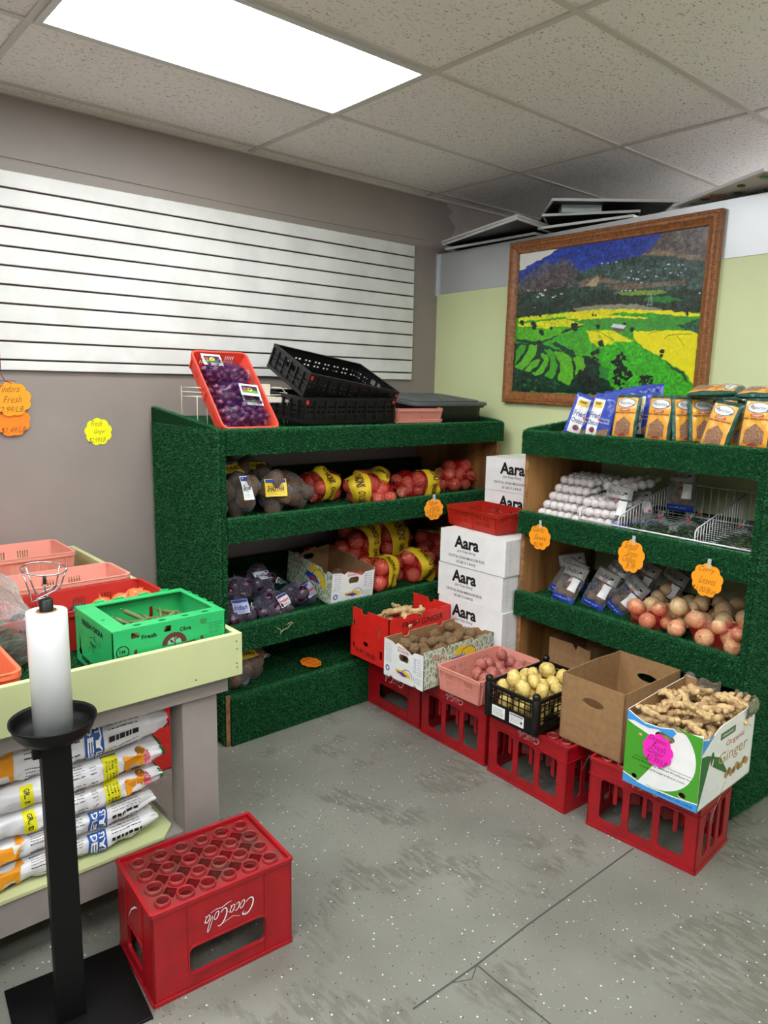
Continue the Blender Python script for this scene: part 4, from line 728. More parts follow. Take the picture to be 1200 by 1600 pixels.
# ================================================================ THE ROOM
H = 2.727
XC, YB = 3.383, 3.433           # corner where the back wall meets the right wall
def xw(y): return XC-.0594*(YB-y)  # the right wall leans in a little as it comes forward
def floor_mat():
    m = mat('floor_paint', (110, 114, 110), .42, bump=.12, bscale=90)
    nt = m.node_tree; b = nt.nodes['Principled BSDF']
    tc = N(nt, 'ShaderNodeTexCoord')
    def nz(sc, det=5, dist=0, st=None):
        n = N(nt, 'ShaderNodeTexNoise'); n.inputs['Scale'].default_value = sc; n.inputs['Detail'].default_value = det; n.inputs['Distortion'].default_value = dist
        if st:
            mp = N(nt, 'ShaderNodeMapping'); mp.inputs['Scale'].default_value = st; mp.inputs['Rotation'].default_value = (0, 0, .5)
            nt.links.new(tc.outputs['Object'], mp.inputs[0]); nt.links.new(mp.outputs[0], n.inputs['Vector'])
        else: nt.links.new(tc.outputs['Object'], n.inputs['Vector'])
        return n.outputs['Fac']
    def ramp(src, lo, hi):
        r = N(nt, 'ShaderNodeMapRange'); r.inputs[1].default_value = lo; r.inputs[2].default_value = hi; nt.links.new(src, r.inputs[0]); return r.outputs[0]
    def mul(a, b_):
        r = N(nt, 'ShaderNodeMath', operation='MULTIPLY'); nt.links.new(a, r.inputs[0])
        if isinstance(b_, float): r.inputs[1].default_value = b_
        else: nt.links.new(b_, r.inputs[1])
        return r.outputs[0]
    def mix(f, a, c):
        x = N(nt, 'ShaderNodeMix'); x.data_type = 'RGBA'
        nt.links.new(f, x.inputs[0])
        if isinstance(a, tuple): x.inputs[6].default_value = a
        else: nt.links.new(a, x.inputs[6])
        x.inputs[7].default_value = c
        return x.outputs[2]
    c = mix(ramp(nz(2.2), .35, .65), rgb(112, 112, 103), rgb(127, 127, 118))
    worn = mul(ramp(nz(3.4, 8, .6), .53, .58), ramp(nz(60, 3, 0, (1, .25, 1)), .42, .56))
    c = mix(mul(worn, .75), c, rgb(97, 95, 85))
    def speck(sc, th, col, c, sel):
        v = N(nt, 'ShaderNodeTexVoronoi'); v.inputs['Scale'].default_value = sc; nt.links.new(tc.outputs['Object'], v.inputs['Vector'])
        near = ramp(v.outputs['Distance'], th, th*.7)
        hue = N(nt, 'ShaderNodeSeparateColor'); nt.links.new(v.outputs['Color'], hue.inputs[0])
        return mix(mul(near, ramp(hue.outputs[0], sel, sel+.02)), c, col)
    c = speck(60, .19, rgb(222, 224, 220), c, .78)
    c = speck(75, .20, rgb(34, 36, 36), c, .76)
    c = speck(130, .18, rgb(178, 181, 178), c, .88)
    nt.links.new(c, b.inputs['Base Color'])
    return m
def ceil_mat():
    m = mat('ceiling_tile', (196, 191, 184), .9, bump=.5, bscale=70)
    nt = m.node_tree; b = nt.nodes['Principled BSDF']
    tc = N(nt, 'ShaderNodeTexCoord'); mp = N(nt, 'ShaderNodeMapping'); mp.inputs['Scale'].default_value = (1, 2.2, 1)
    v = N(nt, 'ShaderNodeTexNoise'); v.inputs['Scale'].default_value = 75; v.inputs['Detail'].default_value = 1
    nt.links.new(tc.outputs['Object'], mp.inputs[0]); nt.links.new(mp.outputs[0], v.inputs['Vector'])
    r = N(nt, 'ShaderNodeValToRGB'); r.color_ramp.elements[0].position = .64; r.color_ramp.elements[1].position = .70
    r.color_ramp.elements[0].color = rgb(242, 236, 234); r.color_ramp.elements[1].color = rgb(168, 160, 156)
    nt.links.new(v.outputs['Fac'], r.inputs[0]); nt.links.new(r.outputs[0], b.inputs['Base Color'])
    return m
mauve = mat('mauve_wall_paint', (150, 139, 132), .5, (143, 133, 127), 3, .04, 30)
bare = mat('bare_plaster', (178, 172, 166), .8, (168, 160, 154), 6)
greenwall = mat('pale_green_panel', (218, 227, 174), .45, (213, 222, 169), 3)
steel = mat('brushed_steel', (204, 206, 208), .36, (194, 197, 200), 1.5, metal=.45)
tbar = mat('ceiling_grid_paint', (206, 200, 192), .5)
X0, Y0_, X1_ = -4.0, -4.0, 6.0
struct(MB().box((X0, Y0_, -.05), (X1_, YB, 0)).build('floor', floor_mat()))
struct(MB().box((X0, Y0_, H), (X1_, YB, H+.05)).build('ceiling', ceil_mat()))
b = MB().box((X0, YB, 0), (X1_, YB+.1, H))
b.flat([(3.47, 2.38), (X1_, 2.38), (X1_, H), (3.435, H), (3.45, 2.70), (3.50, 2.67), (3.46, 2.64), (3.53, 2.58), (3.49, 2.52), (3.54, 2.47), (3.5, 2.42)], FR((0, YB-.001, 0), (1, 0, 0), (0, 0, 1)), 1)
struct(b.build('wall_back', [mauve, bare]))
b = MB(); b.ribbon([(x, 2.47+.008*math.sin(x*2)) for x in np.linspace(-.5, 3.3, 30)], .003, FR((0, YB-.0015, 0), (1, 0, 0), (0, 0, 1)))
struct(b.build('trim_1', mat('wall_seam', (108, 99, 95), .8)))
struct(MB().box((X0-.1, Y0_, 0), (X0, YB, H)).build('wall_left', mauve))
struct(MB().plate(rect(X0, 0, X1_, H), [rect(-3.05, .15, 3.45, 2.35)], .1, FR((0, Y0_, 0), (1, 0, 0), (0, 0, 1))).build('wall_front', mat('front_wall_paint', (205, 202, 196), .6)))
wf = MB()
for x in (-3.05, -.9, 1.25, 3.41): wf.box((x, Y0_-.06, .15), (x+.04, Y0_-.01, 2.35))
wf.box((-3.05, Y0_-.06, .15), (3.45, Y0_-.01, .19)); wf.box((-3.05, Y0_-.06, 2.31), (3.45, Y0_-.01, 2.35))
struct(wf.build('added_window_1', mat('added_window_frame', (180, 182, 184), .4)))  # unseen storefront frame, added to go with the fill light
struct(MB().box((X1_, Y0_, 0), (X1_+.1, YB, H)).build('wall_far_right', mat('front_wall_paint', (205, 202, 196), .6)))
# right wall: pale green panel, steel band along its top, roof of the cold room behind it
RM = FR((XC, YB, 0), (-.0594, -1, 0), (0, 0, 1))      # u runs towards the viewer, normal faces the room
RL = 5.2
b = MB().box((0, 0, -.08), (RL, 2.16, 0), 0)
struct(b.move(RM).build('wall_right', greenwall))
b = MB(); b.box((0, 2.16, -.08), (RL, 2.402, .004)); b.box((0.0, 2.15, .004), (.012, 2.405, .02))
struct(b.move(RM).build('trim_2', steel))
b = MB().box((0, 2.36, -2.3), (RL, 2.40, -.08)); struct(b.move(RM).build('ceiling_cold_room', mat('roof_bounce_white', (215, 215, 212), .6)))  # unseen roof top, made white to bounce light onto the ceiling
# ceiling grid
b = MB(); gx = 2.032; gy = 3.327
for k in range(-5, 4): b.box((gx+1.22*k-.012, Y0_, H-.006), (gx+1.22*k+.012, YB, H+.002))
for k in range(0, 13): b.box((X0, gy-.61*k-.012, H-.0055), (X1_, gy-.61*k+.012, H+.002))
b.box((X0, YB-.02, H-.012), (X1_, YB, H))
struct(b.build('trim_3', tbar))
# joints and cracks of the floor
def strip(pts, wd): return MB().ribbon(pts, wd, Matrix.Identity(4), z=.0008)
b = MB()
b.ribbon(CRACK1, .006, Matrix.Identity(4), z=.0008); b.ribbon(CRACK2, .005, Matrix.Identity(4), z=.0009); b.ribbon(CRACK3, .003, Matrix.Identity(4), z=.0009)
struct(b.build('trim_4', mat('floor_crack', (70, 70, 66), .9)))
# lights
lampm = mat('light_diffuser', (250, 253, 255), .5, emit=LAMP)
def ceiling_light(i, j, label):
    x1 = gx+1.22*i; y1 = gy-.61*j
    t = thing('ceiling_light', label, 'light', (x1-.61, y1-.305, H), 0)
    f = MB().plate(rect(-.598, -.293, .598, .293), [rect(-.575, -.27, .575, .27)], .012, FR((0, 0, 0), (1, 0, 0), (0, -1, 0)))
    f.build('frame', mat('light_frame', (205, 205, 202), .4), t)
    MB().box((-.58, -.275, -.006), (.58, .275, -.001)).build('diffuser', lampm, t)
    return t
ceiling_light(0, 1, 'glowing recessed fluorescent panel in the tiled ceiling nearest the back wall')
ceiling_light(-2, 1, 'recessed fluorescent ceiling panel further left along the back wall')
ceiling_light(0, 6, 'recessed fluorescent ceiling panel behind the viewer')
ceiling_light(-2, 6, 'recessed fluorescent ceiling panel behind the viewer on the left')
ceiling_light(3, 3, 'added out-of-view fluorescent ceiling panel over the roof beyond the steel band')  # lamp added to lift the dark ceiling at the right
ceiling_light(2, 5, 'added out-of-view fluorescent ceiling panel over the near end of the steel band')  # added lamp: lights the roof so it bounces up to the ceiling
ceiling_light(-1, 3, 'added out-of-view fluorescent ceiling panel just left of the viewer')  # added to throw more frontal light on the shelves and boxes
ceiling_light(-3, 3, 'added out-of-view fluorescent ceiling panel far left of the viewer')  # added for light from the left on the right-hand corner
ceiling_light(-3, 6, 'added out-of-view fluorescent ceiling panel far left and behind the viewer')  # one more lamp added to flatten the light from the left
ceiling_light(0, 4, 'added out-of-view fluorescent ceiling panel right above the viewer')  # lamp added to even out the light along the walls
ceiling_light(-2, 4, 'added out-of-view fluorescent ceiling panel above and left of the viewer')  # added for extra overall light and ceiling bounce

# ---------------------------------------------------------------- slatted panel
b = MB(); xl, xr, zt, zb_ = .0, 3.165, 2.423, 1.629
edges = [zt]+[zt-.066-.0762*k for k in range(10)]+[zb_]
F = FR((0, YB, 0), (1, 0, 0), (0, 0, 1))
b.box((xl, zb_, .0005), (xr, zt, .008), 1, F)
for k in range(11):
    hi = edges[k]-(.004 if k else 0); lo = edges[k+1]+(.004 if k < 10 else 0)
    b.plate(rect(xl, lo, xr, hi), [], .012, F, 0, .008)
tag(b.build('slatted_wall_panel', [white, mat('slat_groove', (70, 40, 46), .6)], bevel=.002), 'wide white slatted display panel screwed to the mauve back wall', 'slatwall')

# ---------------------------------------------------------------- turf covered stands
def stand(name, label, W, M, woodside_right, lowz):
    """local frame: x along the front, y into the stand, z up"""
    t = thing(name, label, 'produce shelf'); t.matrix_world = M
    D = .655; prof = [(-.02, 0), (D, 0), (D, 1.47), (.02, 1.40), (-.02, 1.395)]
    for side in (0, 1):
        bare_ = (side == 1) == woodside_right
        x = 0 if side == 0 else W-.022
        b = MB(); F = FR((x, 0, 0), (0, 1, 0), (0, 0, 1))
        p = [(max(a, .0), c) for a, c in prof] if bare_ else prof
        b.plate(p, [], .022, F, 0)
        if bare_:
            b.build('side_board', [wood], t); e = MB(); cp = MB().plate([(-.01, 1.375), (D, 1.445), (D, 1.478), (-.01, 1.408)], [], .028, FR((x-.003, 0, 0), (0, 1, 0), (0, 0, 1)))
            cp.blades((x-.003, 0, 1.408), (.028, 0, 0), (0, D, .070), 30000); cp.blades((x-.003 if side else x+.025, D if side else 0, 1.375 if not side else 1.445), (0, -D if side else D, -.07 if side else .07), (0, 0, .033), 30000); cp.build('turf_cap', [turf, blade], t)
            e.box((x, -.003, .0), (x+.022, .0, 1.395)); e.build('board_edge', woodside, t)
        else:
            ox = x-.002 if side == 0 else x+.024
            if side == 0: b.blades((ox, D, 0), (0, -D-.02, 0), (0, 0, 1.40), 24000)
            else: b.blades((ox, -.02, 0), (0, D+.02, 0), (0, 0, 1.40), 24000)
            b.blades((x, -.02, .25), (.022, 0, 0), (0, 0, 1.15), 30000)
            b.blades((x-.002, 0, 1.40), (.028, 0, 0), (0, D, .072), 30000, .010)
            b.build('turf_side', [turf, blade], t)
            MB().box((x+.001, -.0235, .0), (x+.021, -.0205, .24)).build('board_edge', woodside, t)
    xa = 0 if not woodside_right else .022; xb = W if woodside_right else W-.022
    for nm, z0, z1, bz in (('top', 1.295, 1.40, None), ('mid', .92, 1.022, .985), ('low', lowz-.115, lowz, lowz-.035), ('base', .0, .225, .225)):
        b = MB(); y0 = -.032
        P = [(y0, z0), (0, z0), (0, z1), (y0+.008, z1), (y0, z1-.01)]
        b.plate(P, [], xb-xa, FR((xa, 0, 0), (0, 1, 0), (0, 0, 1)), 0)
        b.blades((xa, y0, z0), (xb-xa, 0, 0), (0, 0, z1-z0), 30000)
        b.blades((xa, y0, z1), (xb-xa, 0, 0), (0, .035, 0), 45000, .010)
        b.blades((xb, y0, z0), (0, .03, 0), (0, 0, z1-z0), 30000)
        if nm != 'base': b.build('turf_lip', [turf, blade], t)
        if nm == 'top': zf = 1.365; s = .10
        elif nm == 'base': zf = .222; s = .10
        else: zf = bz; s = .115
        if nm == 'base': sb = b
        else: sb = MB()
        sb.box((.022, 0, -.018), (W-.022, D-.02, 0), 0, Matrix.Translation((0, 0, zf)) @ Matrix.Rotation(math.atan(s), 4, 'X'))
        sb.blades((.022, .0, zf), (W-.044, 0, 0), (0, D-.03, s*(D-.03)), 14000, .007)
        sb.build('shelf_board' if nm != 'base' else 'turf_plinth', [turf, blade], t)
        if nm in ('mid', 'low'):
            bb = MB().box((.022, D-.045, zf+s*D-.03), (W-.022, D-.02, zf+s*D+.09))
            bb.blades((.022, D-.045, zf+s*D), (W-.044, 0, 0), (0, 0, .09), 14000)
            bb.build('back_lip', [turf, blade], t)
    return t
ML = TR(1.48, 2.765, 0)
MR = TR(2.756, 2.173, 0, rz=math.atan2(-.99823, -.0594))
stand('turf_display_shelf', 'long stepped display shelf covered in green artificial turf, against the mauve back wall', 1.775, ML, True, .545)
stand('turf_display_shelf', 'shorter stepped display shelf covered in green artificial turf, below the framed landscape', 1.115, MR, False, .635)
def SZ(level, y, right=False):
    zf, s = {'top': (1.365, .10), 'mid': (.985, .115), 'low': ((.60 if right else .51), .115), 'base': (.222, .10)}[level]
    return zf+s*y+.006

# ---------------------------------------------------------------- framed landscape
def landscape():
    gw, gh = 380, 270
    U, V = np.meshgrid(np.linspace(0, 1, gw), np.linspace(0, 1, gh)); img = np.zeros((gh, gw, 3)); img[:] = (60, 140, 50)
    g = np.random.default_rng(5)
    def vn(sx, sy, seed):
        q = np.random.default_rng(seed).random((sy+2, sx+2)); x = U*sx; y = V*sy; i = x.astype(int); j = y.astype(int); fx = x-i; fy = y-j
        fx = fx*fx*(3-2*fx); fy = fy*fy*(3-2*fy)
        return (q[j, i]*(1-fx)+q[j, i+1]*fx)*(1-fy)+(q[j+1, i]*(1-fx)+q[j+1, i+1]*fx)*fy
    nz = (vn(24, 18, 1)*.18+vn(70, 56, 2)*.34+vn(180, 130, 3)*.48)
    nz = (nz-nz.mean())/nz.std()*.42
    wob = (vn(60, 46, 8)-.5)*.009; wob2 = (vn(60, 46, 9)-.5)*.011
    for col, t, P in ART:
        x = U+(wob if len(P) > 4 else 0); y = V+(wob2 if len(P) > 4 else 0); ins = np.zeros_like(U, bool)
        k = len(P)
        for a in range(k):
            (x0, y0), (x1, y1) = P[a], P[(a+1) % k]
            if y0 == y1: continue
            c = (y0 > y) != (y1 > y); ins ^= c & (x < (x1-x0)*(y-y0)/(y1-y0)+x0)
        f = 1+t*nz*(.95 if col[1] < 100 else .7)+(.04 if col[1] > 150 and t > .1 else 0)*np.sin((U*3+V)*260)
        for ch in range(3): img[..., ch][ins] = np.clip(col[ch]*f[ins]*(1+(.12*t if ch == 1 else 0)), 4, 250)
    img = img/255; img = np.where(img <= .04045, img/12.92, ((img+.055)/1.055)**2.4)
    return gw, gh, img
def framed_picture():
    W_, Hh = 1.222, .868
    t = thing('framed_picture', 'wood-framed landscape of green terraced fields below a blue mountain, on the pale green wall', 'picture')
    M = RM @ Matrix.Translation((.628, 1.512, .003)) @ Matrix.Rotation(-.012, 4, 'Z')
    t.matrix_world = M
    gw, gh, img = landscape(); fw = .062
    b = MB().grid(lambda u, v: (fw+u*(W_-2*fw), fw+v*(Hh-2*fw), .014), gw-1, gh-1)
    pm = mat('printed_landscape', (255, 255, 255), .3); nt = pm.node_tree
    a = N(nt, 'ShaderNodeVertexColor'); a.layer_name = 'ink'; nt.links.new(a.outputs[0], nt.nodes['Principled BSDF'].inputs['Base Color'])
    o = b.build('landscape_print', pm, t)
    at = o.data.color_attributes.new('ink', 'FLOAT_COLOR', 'POINT')
    at.data.foreach_set('color', np.concatenate([img.reshape(-1, 3), np.ones((gw*gh, 1))], 1).ravel().astype(np.float32))
    prof = [(0, 0), (0, .03), (.006, .036), (.014, .034), (.018, .040), (.030, .040), (.036, .034), (.050, .026), (.058, .024), (.062, .018), (.062, .010)]
    fr = MB(); C4 = [(0, 0), (W_, 0), (W_, Hh), (0, Hh)]; In = [(1, 1), (-1, 1), (-1, -1), (1, -1)]
    vs = []; fs = []; K = len(prof)
    for (cx, cy), (ix, iy) in zip(C4, In):
        for d, z in prof: vs.append((cx+ix*d, cy+iy*d, z))
    for k in range(4):
        j = (k+1) % 4
        for i in range(K-1): fs.append((k*K+i, j*K+i, j*K+i+1, k*K+i+1))
    fr.add(vs, fs)
    fr.build('frame', mat('carved_frame_wood', (166, 106, 58), .42, (124, 76, 40), 60, .2, 120, stretch=(1, 1, 1)), t)
    bd = MB()
    for k in range(4):
        (x0, y0), (x1, y1) = C4[k], C4[(k+1) % 4]; L = math.hypot(x1-x0, y1-y0); nn = int(L/.0125)
        ix = (In[k][0]+In[(k+1) % 4][0])/2; iy = (In[k][1]+In[(k+1) % 4][1])/2
        for q in range(1, nn):
            s = q/nn; bd.ball(1, Matrix.Translation((x0+(x1-x0)*s+ix*.011, y0+(y1-y0)*s+iy*.011, .036)) @ Matrix.Scale(.0042, 4))
    bd.build('beading', mat('frame_bead', (176, 118, 62), .4), t)
framed_picture()

# ================================================================ SHARED BUILDERS
def plast(name, col, transl=.45, rough=.4, col2=None):
    if name in MATS: return MATS[name]
    m = mat(name, col, rough); nt = m.node_tree; b = nt.nodes['Principled BSDF']; out = nt.nodes['Material Output']
    tl = N(nt, 'ShaderNodeBsdfTranslucent'); tl.inputs[0].default_value = rgb(*col); mx = N(nt, 'ShaderNodeMixShader'); mx.inputs[0].default_value = transl
    nt.links.new(b.outputs[0], mx.inputs[1]); nt.links.new(tl.outputs[0], mx.inputs[2]); nt.links.new(mx.outputs[0], out.inputs[0])
    return m
coral = plast('coral_plastic', (255, 108, 88)); salmon = plast('salmon_plastic', (252, 190, 172)); brick = plast('brick_red_plastic', (196, 44, 28), .3)
peach = plast('peach_plastic', (255, 148, 104)); darkred = plast('dark_red_plastic', (206, 52, 44), .3)
def faces(w, d, h=0):
    return [FR((0, 0, h), (1, 0, 0), (0, 0, 1)), FR((w, 0, h), (0, 1, 0), (0, 0, 1)), FR((w, d, h), (-1, 0, 0), (0, 0, 1)), FR((0, d, h), (0, -1, 0), (0, 0, 1))]
def script_logo(mb, x, y, w, h, M, mi=0, rot=0, z=.0008):
    """flowing white script in two capital and looped small letters"""
    S = []
    def arc(cx, cy, rx, ry, a0, a1, n=14): return [(cx+rx*math.cos(R(a0+(a1-a0)*k/n)), cy+ry*math.sin(R(a0+(a1-a0)*k/n))) for k in range(n+1)]
    SW = .62
    S.append((arc(.42, .52, .36, .45, 40, 320), .13)); S.append((arc(.58, .82, .14, .12, -60, 180, 8), .07))
    S.append((arc(.98, .26, .15, .22, 0, 360), .09)); S.append((arc(1.38, .26, .15, .22, 50, 330), .09))
    S.append((arc(1.74, .26, .14, .21, 0, 360), .09)); S.append(([(1.9, .45), (1.87, .1), (1.98, .04)], .09)); S.append(([(2.0, .34), (2.14, .36)], .07))
    S.append((arc(2.42, .5, .3, .46, 60, 320), .13)); S.append(([(2.0, -.22), (2.3, -.2), (2.7, -.06), (3.1, -.12), (3.5, -.02)], .08))
    S.append((arc(2.95, .26, .15, .22, 0, 360), .09)); S.append((arc(3.27, .62, .09, .42, -100, 250), .07)); S.append((arc(3.6, .26, .14, .21, 0, 360), .09))
    S.append(([(3.76, .45), (3.73, .1), (3.88, .06)], .09)); S.append(([(.9, .9), (1.5, .72), (2.1, .86), (2.5, .97)], .05))
    ca, sa = math.cos(rot), math.sin(rot)
    for i, (P, wd) in enumerate(S):
        Q = []
        for a, b in P:
            px = (a/3.9-.5)*w+(b-.4)*h*.35; py = (b-.4)*h; Q.append((x+px*ca-py*sa, y+px*sa+py*ca))
        K = len(Q); ws = [wd*h*.9*SW*(.55+.45*math.sin(PI*k/(K-1))) for k in range(K)]
        mb.ribbon(Q, ws, M, mi, z+i*.00002)
# ---- bottle crates
def crate(name, label, M, kind, group=None):
    t = thing(name, label, 'crate', group=group); t.matrix_world = M
    L, W, h = .405, .275, .27; F = faces(L, W); b = MB(); tk = .006
    for i, (fr, ln) in enumerate(zip(F, (L, W, L, W))):
        if kind == 'wide':
            a = .24 if i % 2 == 0 else .3
            holes = [rr(ln*a, .052, ln*(1-a*.9), .128, .014)]
            b.plate(rr(0, 0, ln, h, .006), holes, tk, fr, 0, -tk)
            for q in holes:
                cx0, cx1 = ln*a-.004, ln*(1-a*.9)+.004
                b.plate(rr(cx0, .046, cx1, .134, .018), [q], .004, fr, 0, -.001)
            b.box((ln*a-.004, .13, 0), (ln*a, h-.02, .003), 0, fr); b.box((ln*(1-a*.9), .01, 0), (ln*(1-a*.9)+.004, h-.02, .003), 0, fr)
        else:
            n = 3 if i % 2 == 0 else 3; e = .048; gap = .026; ww = (ln-2*e-gap*(n-1))/n
            holes = [rr(e+k*(ww+gap), .045, e+k*(ww+gap)+ww, .2, .014) for k in range(n)]
            b.plate(rr(0, 0, ln, h, .006), holes, tk, fr, 0, -tk)
            for k in range(n):   # divider fins hanging behind the openings
                x = e+k*(ww+gap)+ww*.5; b.box((x-.008, .105, -.034), (x+.008, .262, -.030), 0, fr)
            b.box((.0, .205, .0), (ln, .209, .003), 0, fr)
        b.box((0, h-.012, 0), (ln, h, .004), 0, fr); b.box((0, 0, 0), (ln, .012, .0035), 0, fr)
    for x, y in ((0, 0), (L-.03, 0), (0, W-.03), (L-.03, W-.03)):
        s1 = .006
        b.box((x+s1, y+s1, .0), (x+.03-s1, y+.03-s1, h-.012))
    b.build('crate_body', red, t, bevel=.0015)
    # ring pattern on the upper side
    g = MB(); holes = []; px, py = (L-.03)/6, (W-.025)/4
    rings = [(.015+px*(i+.5), .0125+py*(j+.5)) for i in range(6) for j in range(4)]
    stars = [(.015+px*(i+1), .0125+py*(j+1)) for i in range(5) for j in range(3)]
    for cx, cy in rings: holes.append(ell(cx, cy, .018, .018, 14))
    for cx, cy in stars:
        holes.append([(cx+(.025 if k % 3 == 0 else .018)*math.cos(PI*k/6), cy+(.025 if k % 3 == 0 else .018)*math.sin(PI*k/6)) for k in range(12)])
    g.plate(rect(.006, .006, L-.006, W-.006), holes, .004, Matrix.Translation((0, 0, h-.018)), 0)
    for n_, (cx, cy) in enumerate(rings):
        rr_ = .0218+.0016*((n_*5) % 3-1); g.lathe([(rr_-.004, -.03), (rr_-.004, .008), (rr_-.003, .0125), (rr_, .0125), (rr_+.0008, .0), (rr_+.001, -.006)], 18, 0, Matrix.Translation((cx, cy, h-.014)))
    for cx, cy in stars:
        for k in range(12):
            a = PI*k/6; r0 = .025 if k % 3 == 0 else .018; r1 = .025 if (k+1) % 3 == 0 else .018; a1 = a+PI/6
            p = (cx+r0*math.cos(a), cy+r0*math.sin(a)); q = (cx+r1*math.cos(a1), cy+r1*math.sin(a1))
            g.add([(p[0], p[1], h-.014), (q[0], q[1], h-.014), (q[0], q[1], h-.15), (p[0], p[1], h-.15)], [(0, 1, 2, 3)])
    g.build('ring_grid', reddirt, t)
    bd = t.children[0]
    for i in (0, 2):
        p = MB(); script_logo(p, L*.52, (.185 if kind == 'wide' else .236), (.15 if kind == 'wide' else .11), (.05 if kind == 'wide' else .026), F[i], 0, PI, .0012); p.build('script_logo', whiteink, bd)
    for i in (1, 3): MB().ribbon([(.09, .15), (.12, .19), (.15, .215), (.17, .225)], [.001, .004, .005, .001], F[i], 0, .0012).build('white_swash', whiteink, bd)
    return t
# ---- tapered open bins with slots
def bin_(name, label, w, d, h, m, M, taper=.018, slots=True, cat='bin', group=None, ribs=True, rim=.012):
    t = thing(name, label, cat, group=group); t.matrix_world = M
    b = MB(); b.plate(rr(taper, taper, w-taper, d-taper, .02), [], .003, Matrix.Identity(4), 0)
    for fr, ln in zip(faces(w, d), (w, d, w, d)):
        n = Vector((fr[0][2], fr[1][2], 0)); u = Vector((fr[0][0], fr[1][0], 0)); o = Vector((fr[0][3], fr[1][3], 0))-n*taper
        G = FR(o, u, Vector((0, 0, h))+n*taper); hh = math.hypot(h, taper); holes = []
        if slots:
            for c in ((.22, .38, .62, .78) if ln > .3 else (.28, .72)):
                for k in range(5):
                    for r_ in (0, 1):
                        x = ln*c+(k-2)*.0095; z0 = hh*(.28+.29*r_); holes.append(rect(x-.0024, z0, x+.0024, z0+hh*.22))
        b.plate([(taper, 0), (ln-taper, 0), (ln, hh), (0, hh)], holes, .0025, G, 0, -.0025)
        if ribs:
            for c in (.06, .5, .94): b.box((ln*c-.003, hh*.05, 0), (ln*c+.003, hh*.97, .006), 0, G)
    o_ = rr(-rim, -rim, w+rim, d+rim, .03, 5); i_ = rr(.002, .002, w-.002, d-.002, .024, 5)
    b.plate(o_, [i_], .004, Matrix.Translation((0, 0, h-.002)), 0)
    b.plate(o_, [rr(-rim+.003, -rim+.003, w+rim-.003, d+rim-.003, .028, 5)], .014, Matrix.Translation((0, 0, h-.014)), 0)
    b.build('bin_body', m, t, bevel=.001)
    return t
# ---- cartons
def carton(name, label, w, d, h, M, mo, mi_, tops=None, holes=None, t_=.004, cat='box', group=None, inner_h=None):
    t = thing(name, label, cat, group=group); t.matrix_world = M
    b = MB(); b.box((0, 0, 0), (w, d, t_), 1)
    for i, (fr, ln) in enumerate(zip(faces(w, d), (w, d, w, d))):
        top = (tops or {}).get(i) or [(0, h), (ln, h)]
        out = [(0, 0), (ln, 0)]+[(x, y) for x, y in reversed(top)]
        hs = (holes or {}).get(i, [])
        b.plate(out, hs, t_*.5, fr, 0, -t_*.5)
        e = t_*.5 if i % 2 else t_
        b.plate(out, hs, t_*.5, fr, 1, -t_)
    b.build('carton_body', [mo, mi_], t)
    return t
def notched(ln, h, cuts):
    """top edge with dips: cuts = (centre, width, depth)"""
    P = [(0, h)]
    for c, w, dp in sorted(cuts): P += [(c-w/2, h), (c-w*.32, h-dp), (c+w*.32, h-dp), (c+w/2, h)]
    return P+[(ln, h)]
# ---- dropped produce
def pack(n, rs, x0, x1, y0, y1, z0, seed=1, tries=30, zmax=9, dome=0):
    q = random.Random(seed); out = []
    for k in range(n):
        r = q.uniform(*rs); best = None
        for _ in range(tries):
            x = q.uniform(x0+r, x1-r); y = q.uniform(y0+r, y1-r); z = (z0(x, y) if callable(z0) else z0)+r
            for (a, b, c, s) in out:
                dd = (x-a)**2+(y-b)**2; rr2 = (r+s)*.96
                if dd < rr2*rr2: z = max(z, c+math.sqrt(rr2*rr2-dd))
            cost = z+dome*math.hypot(x-(x0+x1)/2, y-(y0+y1)/2)
            if best is None or cost < best[0]: best = (cost, x, y, z)
        if best[3]+r*.5 < zmax: out.append((best[1], best[2], best[3], r))
    return out
def lump(mb, M, s=(1, 1, 1), amp=.08, fr=1.5, seed=0, sub=3, mi=0):
    def fn(p):
        k = 1+amp*n3(p, fr, seed)+amp*.4*n3(p, fr*3, seed+5); return Vector((p.x*s[0]*k, p.y*s[1]*k, p.z*s[2]*k))
    return mb.ball(sub, M, mi, fn)
def onion_mesh(tip=True, seed=0, m=None, name='onion'):
    prof = [(0, -.92), (.12, -.93), (.3, -.88), (.6, -.7), (.86, -.38), (.98, -.02), (.93, .32), (.72, .62), (.42, .82), (.2, .92), (.1, 1.0), (.07, 1.16), (.03, 1.2), (0, 1.2)]
    b = MB().lathe(prof, 20); b.v = [(x*(1+.04*n3((x, y, z), 1.2, seed)), y*(1+.05*n3((x, y, z), 1.4, seed+2)), z) for x, y, z in b.v]
    for k in range(7):
        a = k*.9; b.tube([(0, 0, -.9), (.08*math.cos(a), .08*math.sin(a), -1.02)], .012, n=4)
    o = b.build(name, m); me = o.data; bpy.data.objects.remove(o); return me
def skin(name, c1, c2, c3=None):
    """papery streaks running from root to tip"""
    return mat(name, c1, .28, c2, 3, .08, 12, kind='noise', stretch=(1.6, 1.6, .22), lo=.3, hi=.7, detail=6, dist=.8)
s_red = skin('red_onion_skin', (198, 78, 64), (244, 172, 138)); s_white = skin('white_onion_skin', (244, 220, 170), (228, 176, 124))
s_pink = skin('rosy_onion_skin', (206, 120, 92), (232, 180, 130)); s_purple = mat('aubergine_skin', (44, 10, 34), .22, (70, 18, 48), 3, coat=.3)
s_pot = mat('yellow_potato_skin', (232, 210, 128), .5, (204, 172, 92), 2.2, .12, 12); s_rpot = mat('red_potato_skin', (160, 78, 74), .5, (190, 120, 104), 3, .15, 30)
